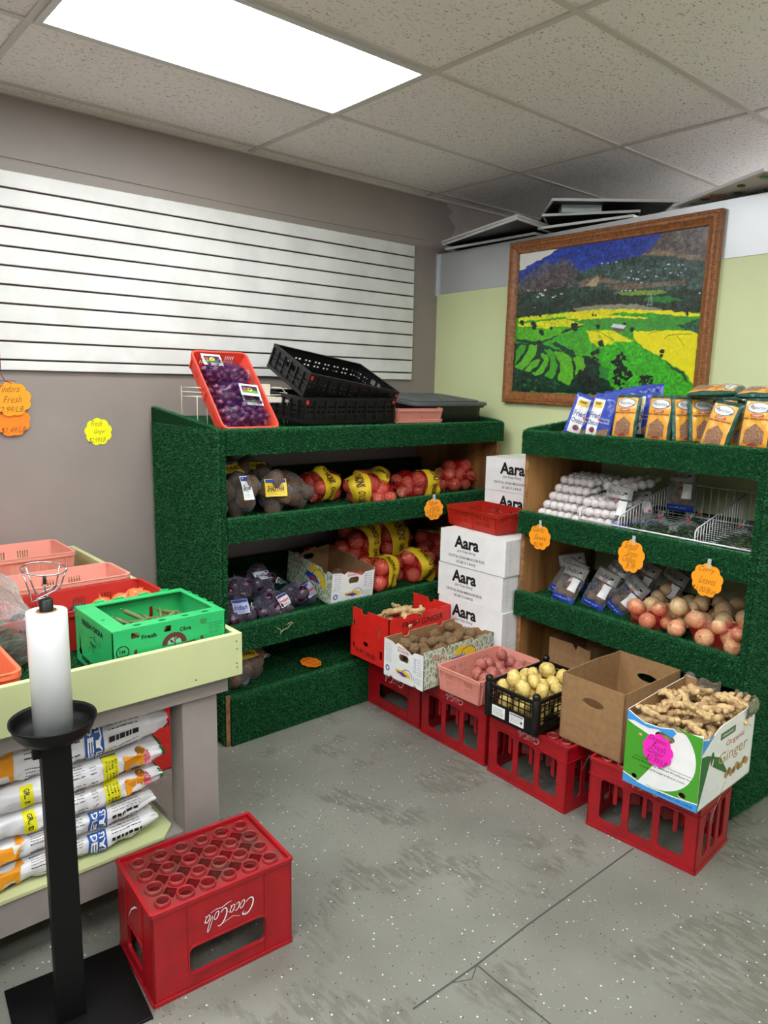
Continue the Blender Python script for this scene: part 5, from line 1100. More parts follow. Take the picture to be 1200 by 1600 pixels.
s_edd = mat('eddoe_skin', (96, 68, 42), .8, (168, 136, 96), 3, .6, 16, kind='noise', stretch=(1, 1, 2.6), lo=.3, hi=.7)
s_gin = mat('ginger_skin', (214, 182, 130), .6, (150, 116, 78), 1.6, .4, 14, lo=.4, hi=.75, detail=6); s_gar = mat('garlic_skin', (238, 230, 226), .5, (222, 206, 206), 4, .1, 20, stretch=(1, 1, .4))
s_shal = mat('shallot_skin', (92, 30, 62), .3, (140, 70, 96), 4, stretch=(1, 1, .4)); s_tub = mat('tuber_skin', (120, 88, 56), .7, (84, 60, 38), 5, .3, 30)
ON_RED = [onion_mesh(seed=i, m=s_red) for i in range(2)]; ON_WH = [onion_mesh(seed=i+4, m=s_white) for i in range(3)]; ON_PK = [onion_mesh(seed=9, m=s_pink)]
def lump_mesh(s, amp, fr, seed, m, sub=3, name='potato'):
    o = lump(MB(), None, s, amp, fr, seed, sub).build(name, m); me = o.data; bpy.data.objects.remove(o); return me
POT = [lump_mesh((1.10+.06*i, .95, .92), .1, 1.3, i, s_pot) for i in range(3)]; RPOT = [lump_mesh((1.12, .98, .92), .1, 1.4, i+3, s_rpot) for i in range(3)]
def eddoe_mesh(seed):
    def fn(p):
        k = 1+.1*n3(p, 1.4, seed)+.02*math.sin(p.z*26); t = .8+.25*(1-p.z)/2 if p.z > 0 else 1
        return Vector((p.x*k*t, p.y*k*t, p.z*1.2*k))
    b = MB().ball(3, None, 0, fn); b.ball(2, TR(.1, 0, 1.15, s=.22)); o = b.build('e', s_edd); me = o.data; bpy.data.objects.remove(o); return me
EDD = [eddoe_mesh(i) for i in range(3)]
def ginger_mesh(seed):
    q = random.Random(seed); b = MB(); p = Vector((-.9, 0, 0)); a = 0
    for k in range(5):
        r = q.uniform(.3, .42); lump(b, Matrix.Translation(p) @ Matrix.Rotation(a, 4, 'Z') @ Matrix.Scale(r, 4), (1.35, .95, .85), .18, 2, seed+k, 2)
        if q.random() < .85:
            s = q.choice((-1, 1)); e = p+Vector((math.cos(a+s*1.3), math.sin(a+s*1.3), q.uniform(-.3, .5)))*.42
            lump(b, Matrix.Translation(e) @ Matrix.Rotation(a+s*1.3, 4, 'Z') @ Matrix.Scale(r*.72, 4), (1.3, .9, .85), .18, 2, seed+k+9, 2)
            if q.random() < .5: lump(b, Matrix.Translation(e+(e-p)*.7) @ Matrix.Scale(r*.45, 4), (1, 1, 1), .1, 2, seed+k, 2)
        a += q.uniform(-.6, .6); p = p+Vector((math.cos(a), math.sin(a), q.uniform(-.15, .2)))*.45
    o = b.build('g', s_gin); me = o.data; bpy.data.objects.remove(o); return me
GIN = [ginger_mesh(s) for s in (3, 8, 14, 21, 33)]
gb = MB()
gb.lathe([(0, -.8), (.3, -.84), (.75, -.6), (1, -.1), (.9, .35), (.5, .72), (.2, .95), (.12, 1.3), (0, 1.32)], 24)
gb.v = [(x*(1+.07*abs(math.sin(math.atan2(y, x)*4))), y*(1+.07*abs(math.sin(math.atan2(y, x)*4))), z) for x, y, z in gb.v]
o_ = gb.build('g', s_gar); GAR = o_.data; bpy.data.objects.remove(o_)
sb_ = MB(); sb_.lathe([(0, -1.1), (.2, -1.05), (.7, -.6), (.9, 0), (.7, .6), (.3, 1.1), (.1, 1.5), (0, 1.55)], 12); o_ = sb_.build('s', s_shal); SHAL = o_.data; bpy.data.objects.remove(o_)
TUB = [lump_mesh((1.3, 1, .9), .16, 1.4, i+30, s_tub) for i in range(2)]; AUB = lump_mesh((1.2, 1, 1), .06, 1.2, 50, s_purple)
def item(name, me, label, cat, group, x, y, z, r, q, M0=None, parent=None, flatten=False):
    o = bpy.data.objects.new(name, me); COL.objects.link(o)
    rx, ry = (q.uniform(-.5, .5), q.uniform(-.5, .5)) if flatten else (q.uniform(0, 6), q.uniform(0, 6))
    M = TR(x, y, z, rz=q.uniform(0, 6.28), rx=rx, ry=ry, s=r)
    if parent is not None: o.parent = parent; o.matrix_local = M
    else: o.matrix_world = (M0 @ M) if M0 is not None else M
    if label: tag(o, label, cat, group)
    return o
# ---- shrink-wrapped bags
def wrapper(balls, c, inf=.004, noise_=.0, seed=0, back=.8):
    B = [(Vector(b[:3])-c, b[3]+inf) for b in balls]; R0 = max(b.length+r for b, r in B)
    def rad(d):
        t = .84*max(b.dot(d)+r for b, r in B)
        for b, r in B:
            k = b.dot(d); e = r*r-(b.length_squared-k*k)
            if e > 0: t = max(t, k+math.sqrt(e))
            else: t = max(t, k*back)
        if noise_: t += noise_*n3(d, 3.5, seed)+noise_*.5*n3(d, 9, seed)
        return max(t, .02)
    def surf(d, off=0):
        d = d.normalized(); u = d.orthogonal().normalized(); v = d.cross(u); t = 0
        for a in range(6): t += rad((d+(u*math.cos(a*1.047)+v*math.sin(a*1.047))*.12).normalized())
        return c+d*(t/6+off)
    return surf
def bag(name, label, M, n, r, size, me_list, matl, part_name, group=None, band=None, tie=True, seed=0, film_noise=0, cat='bag', paper=None, contents=True):
    """sealed bag: produce inside, net or film round it, printed band, tie"""
    t = thing(name, label, cat, group=group); t.matrix_world = M; q = random.Random(seed)
    sx, sy, sz = size; P = pack(n, (r*.88, r*1.1), -sx/2, sx/2, -sy/2-.4*r, sy/2+.4*r, 0, seed, 18, dome=.12)
    for (x, y, z, rr_) in P: item(part_name, q.choice(me_list), None, None, None, x, y, z, rr_*.97, q, parent=t)
    zc = sum(p[2] for p in P)/len(P); c = Vector((0, 0, zc))
    S = wrapper(P, c, .003, film_noise, seed)
    v, f = ico(4); b = MB(); b.add([S(Vector(p)) for p in v], f, 0, None, True)
    # gathered neck
    e = S(Vector((1, 0, .1))); nk = .05
    if tie:
        b.tube([e-Vector((.012, 0, 0)), e+Vector((.01, 0, 0)), e+Vector((nk*.6, .01, -.005)), e+Vector((nk*1.3, .02, -.015))], [.016, .006, .012, .002], n=10)
    b.build('net' if 'net' in matl.name else 'film', matl, t)
    if tie: MB().tube([e+Vector((.008, math.cos(a)*.008, math.sin(a)*.008)) for a in np.linspace(0, 6.2, 9)]+[e+Vector((.02, .02, .015)), e+Vector((.035, .028, .0))], .0028, n=6).build('tie', mat('black_tie', (14, 14, 14), .5) if 'red' in matl.name else mat('white_tie', (225, 225, 225), .5), t)
    if band:
        a0, a1, mb_, txt, inkm = band
        fl_ = abs(M.to_euler().z) > 1.6; t0, t1 = (-.8, 2.3) if fl_ else (.85, 3.95); a0 -= 4; a1 += 7      # a sheet over the front and top
        g = MB().grid(lambda u, v: S(Vector((math.tan(R(a0+(a1-a0)*u)), math.cos(t0+v*(t1-t0)), math.sin(t0+v*(t1-t0)))), .0025+.003*math.sin(v*11+seed)*math.sin(u*4)), 8, 40)
        for k in range(3):
            L = MB()
            def cf(x, y, z, k=k):
                th = t0+(t1-t0)*(k+.5)/3+y*1.15; return S(Vector((math.tan(R(a0+(a1-a0)*(.5-x*.8))), math.cos(th), math.sin(th))), .0042+z)
            L.text(txt, 0, 0, .74, .46, Matrix.Identity(4), 1, .03, z=.002, rot=PI/2); L.map(cf); g.v += []; g.add(L.v, L.f, 1)
        g.build('printed_band', [mb_, inkm], t)
    if paper:
        a, w_, h_, mb_, txt, inkm = paper      # header label on the upper side
        g = MB(); top = S(Vector(a)); nrm = Vector(a).normalized(); uu = Vector((0, 0, 1)).cross(nrm).normalized() if abs(nrm.z) < .95 else Vector((1, 0, 0)); vv = nrm.cross(uu)
        G = FR(top-uu*w_/2-vv*h_/2+nrm*.004, uu, vv)
        g.grid(lambda u, v: (u*w_, v*h_, .006*math.sin(u*5+seed)*math.sin(v*3)), 8, 6, 0, G)
        T_ = MB().text(txt, w_/2, h_*.45, w_*.8, h_*.35, Matrix.Identity(4), 1, .03, .2, 0)
        T_.flat(rect(w_*.04, h_*.78, w_*.96, h_*.96), Matrix.Identity(4), 2); T_.lines(w_*.1, h_*.08, w_*.9, h_*.24, 2, Matrix.Identity(4), 2)
        T_.map(lambda x, y, z: G @ Vector((x, y, .001+.006*math.sin(x/w_*5+seed)*math.sin(y/h_*3)))); g.add(T_.v, T_.f, 0); g.m[-len(T_.f):] = T_.m
        g.build('printed_label', [mb_, inkm, inkblue], t)
    return t
# ---- scalloped price cards
def card(name, label, M, w, h, m, lines_, cat='price tag', group=None, clip=False, inkm=pen, string=None):
    t = thing(name, label, cat, group=group); t.matrix_world = M
    n = 108; out = [((w/2)*(.9+.13*abs(math.sin(4.5*a+.4))**.7)*math.cos(a), (h/2)*(.9+.13*abs(math.sin(4.5*a+.4))**.7)*math.sin(a)) for a in [2*PI*k/n for k in range(n)]]
    b = MB().plate(out, [], .0008, Matrix.Identity(4)); cd_ = b.build('card', m, t)
    p = MB(); k = len(lines_)
    for i, (s, ww) in enumerate(lines_):
        y = h*(.30-.62*(i/(max(k-1, 1)))) if k > 1 else 0
        p.text(s, (.04*w if i % 2 else -.05*w), y, w*ww, h*.2, Matrix.Identity(4), 0, -.012, .35, .0012, .03)
    p.build('handwriting', inkm, cd_)
    if clip:
        MB().box((-.007, h*.38, .0009), (.007, h*.38+.035, .0018)).build('clear_tape', film('tape', base=.3), t)
    return t
def pillow(W, Hh, T, p=4, amp=0, seed=0, sharp=1.0):
    def S(u, v, side=1, off=0):
        e = max(0, (1-abs(2*u-1)**p))*max(0, (1-abs(2*v-1)**p)); z = side*T/2*e**.5
        if amp: z += amp*n3((u*3, v*3, side), 2.2, seed)*e**.5*1.2
        return Vector(((u-.5)*W, (v-.5)*Hh, z+side*off))
    return S
def pouch_mesh(mb, S, nu=18, nv=24, mf=0, mbk=0):
    mb.grid(lambda u, v: S(u, v, 1), nu, nv, mf); mb.grid(lambda u, v: S(u, v, -1), nu, nv, mbk, flip=True); return mb

# ================================================================ CRATES AND BOXES IN THE ROW
RQ = -PI/2
def row(xf, ymax, z=.27, rz=0): return TR(xf, ymax, z, rz=RQ+rz)
crate('bottle_crate', 'red bottle crate under the red ginger box, at the long turf shelf', row(2.285, 2.742, 0, -.03), 'wide', 'red bottle crates in the row')
crate('bottle_crate', 'red slotted bottle crate under the patterned eddoe carton and pink potato basket', row(2.262, 2.318, 0, -.02), 'slot', 'red bottle crates in the row')
crate('bottle_crate', 'red slotted bottle crate under the black crate of yellow potatoes', row(2.240, 1.885, 0, -.05), 'slot', 'red bottle crates in the row')
crate('bottle_crate', 'red slotted bottle crate under the organic ginger box, nearest of the row', row(2.232, 1.392, 0, .07), 'slot', 'red bottle crates in the row')
crate('bottle_crate', 'red bottle crate standing alone on the floor with its ring-patterned side up', TR(.655, 1.622, 0, rz=-.068), 'wide')
ID = Matrix.Identity(4)
redcard = mat('red_corrugated_plastic', (228, 44, 36), .35, (214, 38, 32), 20)
def slots(*a): return [rr(x-w/2, y-h/2, x+w/2, y+h/2, .006) for x, y, w, h in a]
def red_ginger_box(label, M):
    w, d, h = .29, .41, .252
    F = faces(w, d)
    t = carton('ginger_box', label, w, d, h, M, redcard, redcard,
               tops={0: notched(w, h, [(.11, .05, .02)]), 1: notched(d, h, [(.1, .03, .014), (.2, .04, .02), (.33, .03, .014)]), 2: notched(w, h, [(.14, .04, .02)]), 3: notched(d, h, [(.12, .04, .02), (.3, .04, .02)])},
               holes={0: slots((.03, .17, .016, .035), (.12, .085, .034, .022), (.22, .17, .018, .04), (.03, .06, .012, .03), (.235, .06, .02, .04)), 2: slots((.08, .18, .018, .04), (.2, .18, .018, .04)), 1: slots((.06, .05, .03, .02), (.34, .05, .03, .02)), 3: slots((.1, .17, .02, .04), (.3, .17, .02, .04))})
    bd = t.children[0]
    MB().text('FRESH GINGER', d*.54, .205, .27, .030, F[1], 0, .012).build('printed_name', ink, bd)
    MB().text('N.W. 30LBS', w*.42, .04, .15, .024, F[0], 0, .01, 0, .0006, -.05).build('printed_weight', ink, bd)
    MB().text('FRESH GINGER', d*.54, .205, .27, .030, F[3], 0, .012).text('PRODUCT OF CHINA', d*.5, .05, .3, .02, F[3], 0, .005).build('printed_name', ink, bd)
    return t
M = row(2.178, 2.752)
red_ginger_box('red ginger box with a few ginger roots, on the crate at the long turf shelf', M)
q = random.Random(3)
MB().box((.006, .006, .1), (.284, .404, .135)).build('paper_pad', cardb, C.objects['ginger_box'])
for k, (x, y, z) in enumerate([(.05, .12, .168), (.10, .2, .168), (.16, .11, .168), (.2, .22, .168), (.1, .32, .168), (.21, .33, .168), (.14, .17, .215), (.16, .27, .21), (.07, .24, .21), (.23, .15, .205)]):
    item('ginger_root', GIN[k % 5], 'pale ginger root in the open red ginger box', 'ginger', 'ginger roots in the red box', x, y, z, .052, q, M, flatten=True)
# ---- patterned cartons of eddoes
leafm = mat('leaf_print', (226, 228, 216), .6)
nt = leafm.node_tree; b_ = nt.nodes['Principled BSDF']; tc = N(nt, 'ShaderNodeTexCoord'); v1 = N(nt, 'ShaderNodeTexVoronoi'); v1.feature = 'DISTANCE_TO_EDGE'; v1.inputs['Scale'].default_value = 52
mpn = N(nt, 'ShaderNodeMapping'); mpn.inputs['Scale'].default_value = (1, 1, .55); nz = N(nt, 'ShaderNodeTexWave'); nz.inputs['Scale'].default_value = 90; nz.inputs['Distortion'].default_value = 9
r1 = N(nt, 'ShaderNodeValToRGB'); r1.color_ramp.elements[0].color = rgb(222, 226, 208); r1.color_ramp.elements[1].color = rgb(126, 154, 122); r1.color_ramp.elements[0].position = .05; r1.color_ramp.elements[1].position = .16
mxn = N(nt, 'ShaderNodeMix'); mxn.data_type = 'RGBA'; mxn.inputs[7].default_value = rgb(206, 214, 194)
nt.links.new(tc.outputs['Object'], mpn.inputs[0]); nt.links.new(mpn.outputs[0], v1.inputs['Vector']); nt.links.new(mpn.outputs[0], nz.inputs['Vector']); nt.links.new(v1.outputs['Distance'], r1.inputs[0])
mr_ = N(nt, 'ShaderNodeMapRange'); mr_.inputs[1].default_value = .5; mr_.inputs[2].default_value = .8; nt.links.new(nz.outputs['Fac'], mr_.inputs[0]); nt.links.new(mr_.outputs[0], mxn.inputs[0])
nt.links.new(r1.outputs[0], mxn.inputs[6]); nt.links.new(mxn.outputs[2], b_.inputs['Base Color'])
yel = mat('yellow_print', (240, 206, 40), .5); blu = mat('blue_print', (30, 70, 170), .5)
def eddoe_carton(label, M, w=.262, d=.46, h=.178, flip=False):
    F = faces(w, d)
    lng = {1: notched(d, h, [(.14, .03, .01), (.33, .03, .01)]), 3: notched(d, h, [(.1, .04, .018), (.33, .05, .02)])}
    sht = [(0, h), (w*.2, h-.004), (w*.28, h-.014), (w*.36, h-.002), (w*.62, h-.022), (w*.7, h-.034), (w*.78, h-.018), (w, h-.014)]
    t = carton('printed_carton', label, w, d, h, M, leafm, cardb, tops={0: sht, 2: sht, **lng}, holes={0: [rr(w*.39, .098, w*.63, .13, .014)], 2: [rr(w*.39, .098, w*.63, .13, .014)]})
    for i in (0, 2):
        p = MB(); out = [(0, 0), (w*.14, 0), (w*.2, .014), (w*.26, 0), (w*.74, 0), (w*.8, .016), (w*.86, 0), (w, 0)]+[(a, c) for a, c in reversed(sht)]
        p.plate(out, [rr(w*.385, .097, w*.635, .131, .015)], .0006, F[i], 3)
        p.text('PRODUCT OF', w*.5, .158, .07, .008, F[i], 0, .01, 0, .0012); p.text('ECUADOR', w*.5, .144, .075, .012, F[i], 0, .02, 0, .0012)
        for k in range(4): p.flat(rect(w*.77, .07+k*.018, w*.82, .082+k*.018), F[i], 1, .0011); p.flat(rect(w*.776, .0715+k*.018, w*.814, .0805+k*.018), F[i], 3, .0013)
        p.lines(w*.84, .06, w*.97, .14, 7, F[i], 1, .0016, .0011, 3); p.lines(w*.05, .07, w*.2, .16, 8, F[i], 1, .0016, .0011, 4); p.lines(w*.76, .02, w*.96, .05, 4, F[i], 2, .0014, .0011, 5)
        p.flat(ell(w*.1, .04, .014, .014), F[i], 1, .0011); p.flat(ell(w*.1, .04, .008, .008), F[i], 3, .0013)
        p.flat([(w*.3, .052), (w*.55, .058), (w*.7, .046), (w*.68, .03), (w*.5, .036), (w*.34, .034)], F[i], 4, .0011); p.flat([(w*.32, .044), (w*.5, .048), (w*.62, .034), (w*.5, .028)], F[i], 1, .0013)
        p.ribbon([(w*.48, .05), (w*.56, .066), (w*.66, .066), (w*.72, .05), (w*.74, .03)], .003, F[i], 1, .0014); p.text('Fruitexsa', w*.5, .04, .06, .012, F[i], 0, .0, .4, .0016)
        p.build('printed_end_panel', [inkred, blu, inkgrey, cardw, yel], t.children[0])
    for i in (1, 3):
        p = MB()
        p.text('PRODUCT OF', .09, .145, .075, .009, F[i], 0, .01, 0, .0006); p.text('ECUADOR', .09, .13, .085, .014, F[i], 0, .02, 0, .0006)
        p.flat([(.2, .15), (.25, .16), (.3, .15), (.34, .12), (.36, .08), (.32, .06), (.3, .1), (.26, .12), (.2, .12)], F[i], 4, .0005); p.flat([(.18, .115), (.26, .11), (.3, .08), (.22, .075), (.17, .09)], F[i], 1, .0007)
        p.ribbon([(.23, .1), (.25, .14), (.3, .15), (.33, .13), (.34, .1)], .004, F[i], 1, .0009)
        p.flat([(.2, .095), (.24, .1), (.28, .088), (.24, .08)], F[i], 0, .001)
        p.build('printed_side_panel', [inkred, blu, inkgrey, cardw, yel], t.children[0])
    return t
M = row(2.146, 2.455)
eddoe_carton('leaf-patterned white carton heaped with brown eddoes, on the crate row', M)
for k, (x, y, z, r) in enumerate(pack(84, (.026, .034), .008, .254, .008, .452, .006, 5, 24, .175)):
    item('eddoe', EDD[k % 3], 'brown ringed eddoe in the leaf-patterned carton on the crate row', 'eddoe', 'eddoes in the carton on the crates', x, y, z, r*.92, q, M)
# ---- pink basket of red potatoes
M = row(2.215, 2.175)
bin_('potato_basket', 'translucent pink plastic basket of red potatoes, on the crate row', .25, .405, .112, salmon, M, .014, rim=.006, cat='basket')
hp = [(.12, .12, .034), (.17, .1, .03), (.2, .16, .032), (.13, .17, .033), (.18, .22, .034), (.11, .24, .03), (.2, .28, .032), (.12, .3, .033), (.17, .34, .03)]
PP = pack(17, (.029, .035), .06, .23, .06, .39, .004, 11, 25, .16, dome=-.0)
for k, (x, y, z, r) in enumerate(PP): item('red_potato', RPOT[k % 3], 'red-skinned potato in the pink basket', 'potato', 'red potatoes in the pink basket', x, y, z, r*.93, q, M)
# ---- black mesh crate of yellow potatoes
def mesh_crate(label, M):
    w, d, h = .262, .385, .158; t = thing('mesh_crate', label, 'crate'); t.matrix_world = M; b = MB(); F = faces(w, d)
    b.box((0, 0, 0), (w, d, .006))
    for i, (fr, ln) in enumerate(zip(F, (w, d, w, d))):
        n = int(ln/.027); ys = [.052, .077, .102]; lowsolid = i % 2 == 0
        if lowsolid: b.box((.0, 0, -.005), (ln, .062, 0), 0, fr)
        else:
            b.box((0, 0, -.005), (ln, .014, 0), 0, fr)
            for y in (.034, .052): b.box((0, y, -.004), (ln, y+.004, 0), 0, fr)
        for y in ys: b.box((0, y+.012, -.004), (ln, y+.0155, 0), 0, fr)
        b.box((0, .128, -.007), (ln, .142, .003), 0, fr)
        for k in range(1, n):
            x = ln*k/n; b.box((x-.0017, .012, -.004), (x+.0017, .13, .0002), 0, fr)
    b.build('crate_body', black, t)
    p = MB()
    for x, y in ((.01, .01), (w-.01, .01), (.01, d-.01), (w-.01, d-.01)): p = MB(); p.lathe([(0, 0), (.016, 0), (.016, .140), (.013, .143), (.013, .147), (.016, .150), (.0155, .162), (.010, .168), (0, .169)], 16, 0, TR(x, y, 0)); p.build('corner_post', black, t)
    for k, (x0, x1) in enumerate(((.04, .108), (.132, .205))):
        l = MB().plate(rr(x0, .012, x1, .057, .002), [], .0008, F[0]); l.lines(x0+.006, .018, x1-.006, .05, 6, F[0], 1, .0014, .001, k+2)
        if k: l.flat(rect(x0+.004, .05, x1-.004, .054), F[0], 1, .001); l.flat(ell(x1-.012, .03, .005, .005), F[0], 1, .0012)
        l.build('white_label', [cardw, ink], t)
mesh_crate('black open-mesh crate heaped with yellow potatoes, beside the brown cardboard box', row(2.197, 1.878, .27, -.02))
M = row(2.197, 1.878, .27, -.02)
for k, (x, y, z, r) in enumerate(pack(56, (.0275, .034), .012, .25, .012, .373, .006, 21, 26, .182, dome=.02)):
    item('yellow_potato', POT[k % 3], 'small yellow potato heaped in the black mesh crate', 'potato', 'yellow potatoes in the black mesh crate', x, y, z, r*.93, q, M)
# ---- brown boxes
M = row(2.272, 1.562, .27, -.01)
w, d, h = .268, .385, .262
t = carton('cardboard_box', 'empty tall brown cardboard box with oval hand holes, on the crate row', w, d, h, M, cardb, cardb,
       tops={1: [(0, h), (.02, h), (d, h)], 3: [(0, h), (d*.1, h-.002), (d*.4, h+.004), (d, h)]},
       holes={0: [ell(w*.52, h*.7, .045, .017, 22, 0)], 2: [ell(w*.5, h*.7, .045, .017, 22)]})
M = row(2.775, 1.995, .27, -.02)
carton('cardboard_tray', 'small low brown cardboard tray behind the black potato crate, below the short turf shelf', .23, .3, .175, M, cardb, cardb, tops={0: [(0, .175), (.13, .175), (.15, .15), (.16, .175), (.23, .165)]})
MB().box((.0, .0, 0), (.22, .28, .268)).move(row(2.78, 1.99, 0)).build('carton_support', cardb, None).name = 'cardboard_block'
tag(C.objects['cardboard_block'], 'plain brown carton on the floor under the small cardboard tray', 'box')
# ---- organic ginger box
def organic_box(M):
    w, d, h = .262, .395, .262; F = faces(w, d); t = thing('printed_ginger_box', 'white, green and blue printed box heaped with ginger roots, nearest of the row', 'box'); t.matrix_world = M
    top0 = [(0, h), (w*.1, h-.012), (w*.25, h-.026), (w*.45, h-.024), (w*.62, h-.012), (w*.66, h-.02), (w*.8, h-.012), (w, h)]
    b = MB(); b.box((0, 0, 0), (w, d, .004), 1)
    tops = {0: top0, 1: [(0, h-.012), (.04, h-.02), (.06, h-.03), (.1, h-.012), (.13, h-.004), (d*.8, h), (d*.9, h+.016), (d, h+.018)], 2: [(0, h+.014), (w*.25, h+.022), (w*.33, h-.012), (w*.6, h-.016), (w*.7, h+.018), (w, h+.02)], 3: [(0, h+.012), (d*.5, h+.008), (d, h)]}
    hl = {0: [ell(w*.52, h*.80, .034, .017, 18), ell(w*.155, h*.13, .011, .009, 12), ell(w*.80, h*.14, .013, .0105, 12)], 1: [ell(d*.2, h*.60, .012, .026, 14)]}
    for i, (fr, ln) in enumerate(zip(F, (w, d, w, d))):
        out = [(0, 0), (ln, 0)]+[(x, y) for x, y in reversed(tops[i])]; hs = hl.get(i, [])
        b.plate(out, hs, .002, fr, 0, -.002); b.plate(out, hs, .002, fr, 1, -.004)
    b.build('carton_body', [cardw, cardb], t)
    g = mat('leaf_green_print', (74, 160, 44), .45); g2 = mat('dark_green_print', (44, 110, 50), .45); bl = mat('sky_blue_print', (64, 152, 222), .45); sv = mat('silver_liner', (150, 146, 138), .3, metal=.8, bump=.8, bscale=60)
    p = MB(); f = F[0]
    H0, H1, H2 = hl[0]
    p.plate([(0, h*.02), (0, .86*h), (w*.10, .82*h), (w*.3, .765*h), (w*.5, .735*h), (w*.56, .70*h), (w*.5, .55*h), (w*.38, .35*h), (w*.22, .1*h), (w*.18, .05*h)], [H1], .0005, f, 0)
    arcp = [(w*(.42+.52*math.cos(a)), h*(.58+.5*math.sin(a))) for a in np.linspace(-1.75, 1.05, 22)]
    p.plate([(w*.995, h*.1), (w*.995, h*.97), (w*.72, h*.985)][:2]+[(w*.70, h*.97)]+[x for x in reversed(arcp)]+[(w*.4, h*.03), (w*.7, h*.045)], [ell(w*.80, h*.14, .013, .0105, 12)], .0006, f, 0)
    p.plate([(0, h*.86), (0, h*.99), (w*.1, h*.945), (w*.25, h*.89), (w*.45, h*.90), (w*.62, h*.945), (w*.665, h*.91), (w*.62, h*.84), (w*.6, h*.83), (w*.42, h*.875), (w*.3, h*.85), (w*.2, h*.86), (w*.1, h*.88)], [], .0007, f, 1)
    p.plate([(0, 0), (w, 0), (w, h*.10), (w*.7, h*.065), (w*.4, h*.055), (w*.2, h*.065), (0, h*.12)], [], .0008, f, 1)
    p.ribbon([(0, h*.135), (w*.2, h*.085), (w*.4, h*.07), (w*.7, h*.08), (w, h*.115)], .004, f, 3, .0012)
    p.ribbon([(w*.14, h*.42), (w*.4, h*.42)], .0012, f, 4, .0012); p.ribbon([(w*.6, h*.42), (w*.92, h*.42)], .0012, f, 4, .0012)
    p.text('Distributed by Anhua Produce Inc.', w*.52, h*.375, w*.8, h*.038, f, 4, .0, 0, .0013); p.text('www.anhuaproduce.com', w*.52, h*.31, w*.6, h*.04, f, 4, 0, 0, .0013)
    p.text('PRODUCT OF CHINA', w*.72, h*.045, w*.46, h*.035, f, 5, .01, 0, .0013)
    PM = [g, bl, g2, whiteink, ink, inkblue, mat('deep_green_ink', (60, 100, 60)), mat('maroon_ink', (190, 70, 70)), mat('tan_ink', (186, 150, 90)), mat('tan_dark_ink', (140, 100, 60))]
    p.build('printed_front_panel', PM, t.children[0]); p = MB(); f = F[1]
    p.plate([(0, 0), (d*.42, 0), (d*.55, h*.22), (d*.36, h*.55), (d*.1, h*.70), (0, h*.72)], [hl[1][0]], .0005, f, 2)
    p.plate([(0, h*.75), (0, h*.94), (.04, h*.9), (.075, h*.94), (.07, h*.9)], [], .0006, f, 1)
    p.flat(rect(d*.32, h*.79, d*.6, h*.88), f, 6, .0006); p.text('ORGANIC', d*.46, h*.835, d*.22, h*.04, f, 3, .01, 0, .001)
    p.text('Organic', d*.62, h*.68, d*.36, h*.1, f, 7, 0, .1, .0008); p.text('Ginger', d*.60, h*.50, d*.56, h*.2, f, 8, 0, .05, .0008)
    for k in range(9): p.flat(ell(d*(.5+.05*k), h*(.24+.03*math.sin(k*2)), d*.04, h*.05, 10), f, 9 if k % 2 else 8, .0007+.00002*k)
    for k in range(3): p.flat(ell(d*(.16+.09*k), h*.13, d*.04, h*.05, 12), f, 3, .0009)
    p.build('printed_side_panel', PM, t.children[0])
    L = MB()   # crinkled silvery liner folded over the far corners
    L.grid(lambda u, v: (w*(.02+.5*u), d-.006+.012*math.sin(9*u), h-.04+v*.07+.008*math.sin(14*u)), 14, 4)
    L.grid(lambda u, v: (w-.008+.02*math.sin(v*2.5), d*(.78+.21*u), h-.05+v*.075+.006*math.sin(18*u)), 10, 4)
    L.grid(lambda u, v: (w*(.72+.27*u), d-.008, h-.04+v*.066+.006*math.sin(14*u)), 8, 4)
    L.build('foil_liner', sv, t)
    MB().box((.005, .005, .13), (w-.005, d-.005, .16)).build('paper_pad', cardb, t)
M = row(2.176, 1.228, .27, .015)
organic_box(M)
gq = random.Random(12); kk = 0
for lz, (nx, ny) in ((.19, (3, 5)), (.225, (3, 5)), (.252, (3, 5)), (.275, (2, 3))):
    for i in range(nx):
        for j in range(ny):
            x = .262*(i+.5+gq.uniform(-.15, .15))/nx; y = .395*(j+.5+gq.uniform(-.15, .15))/ny
            if lz > .26: x = .06+.13*(i+.5)/nx*1.5; y = .08+.26*(j+.5)/ny
            x = min(max(x, .045), .217); y = min(max(y, .045), .35)
            item('ginger_root', GIN[kk % 5], 'knobbly ginger root in the green and blue printed ginger box', 'ginger', 'ginger roots in the printed box', x, y, lz+gq.uniform(-.004, .006), gq.uniform(.036, .044), gq, M, flatten=True); kk += 1
card('price_card', 'bright pink scalloped card reading Organic Fresh Ginger $2.99/LB', M @ faces(.262, .395)[0] @ TR(.118, .158, .0035, rz=-.12), .104, .112, pink, [('Organic', .62), ('Fresh', .45), ('Ginger', .55), ('$2.99/LB', .68)], inkm=ink)

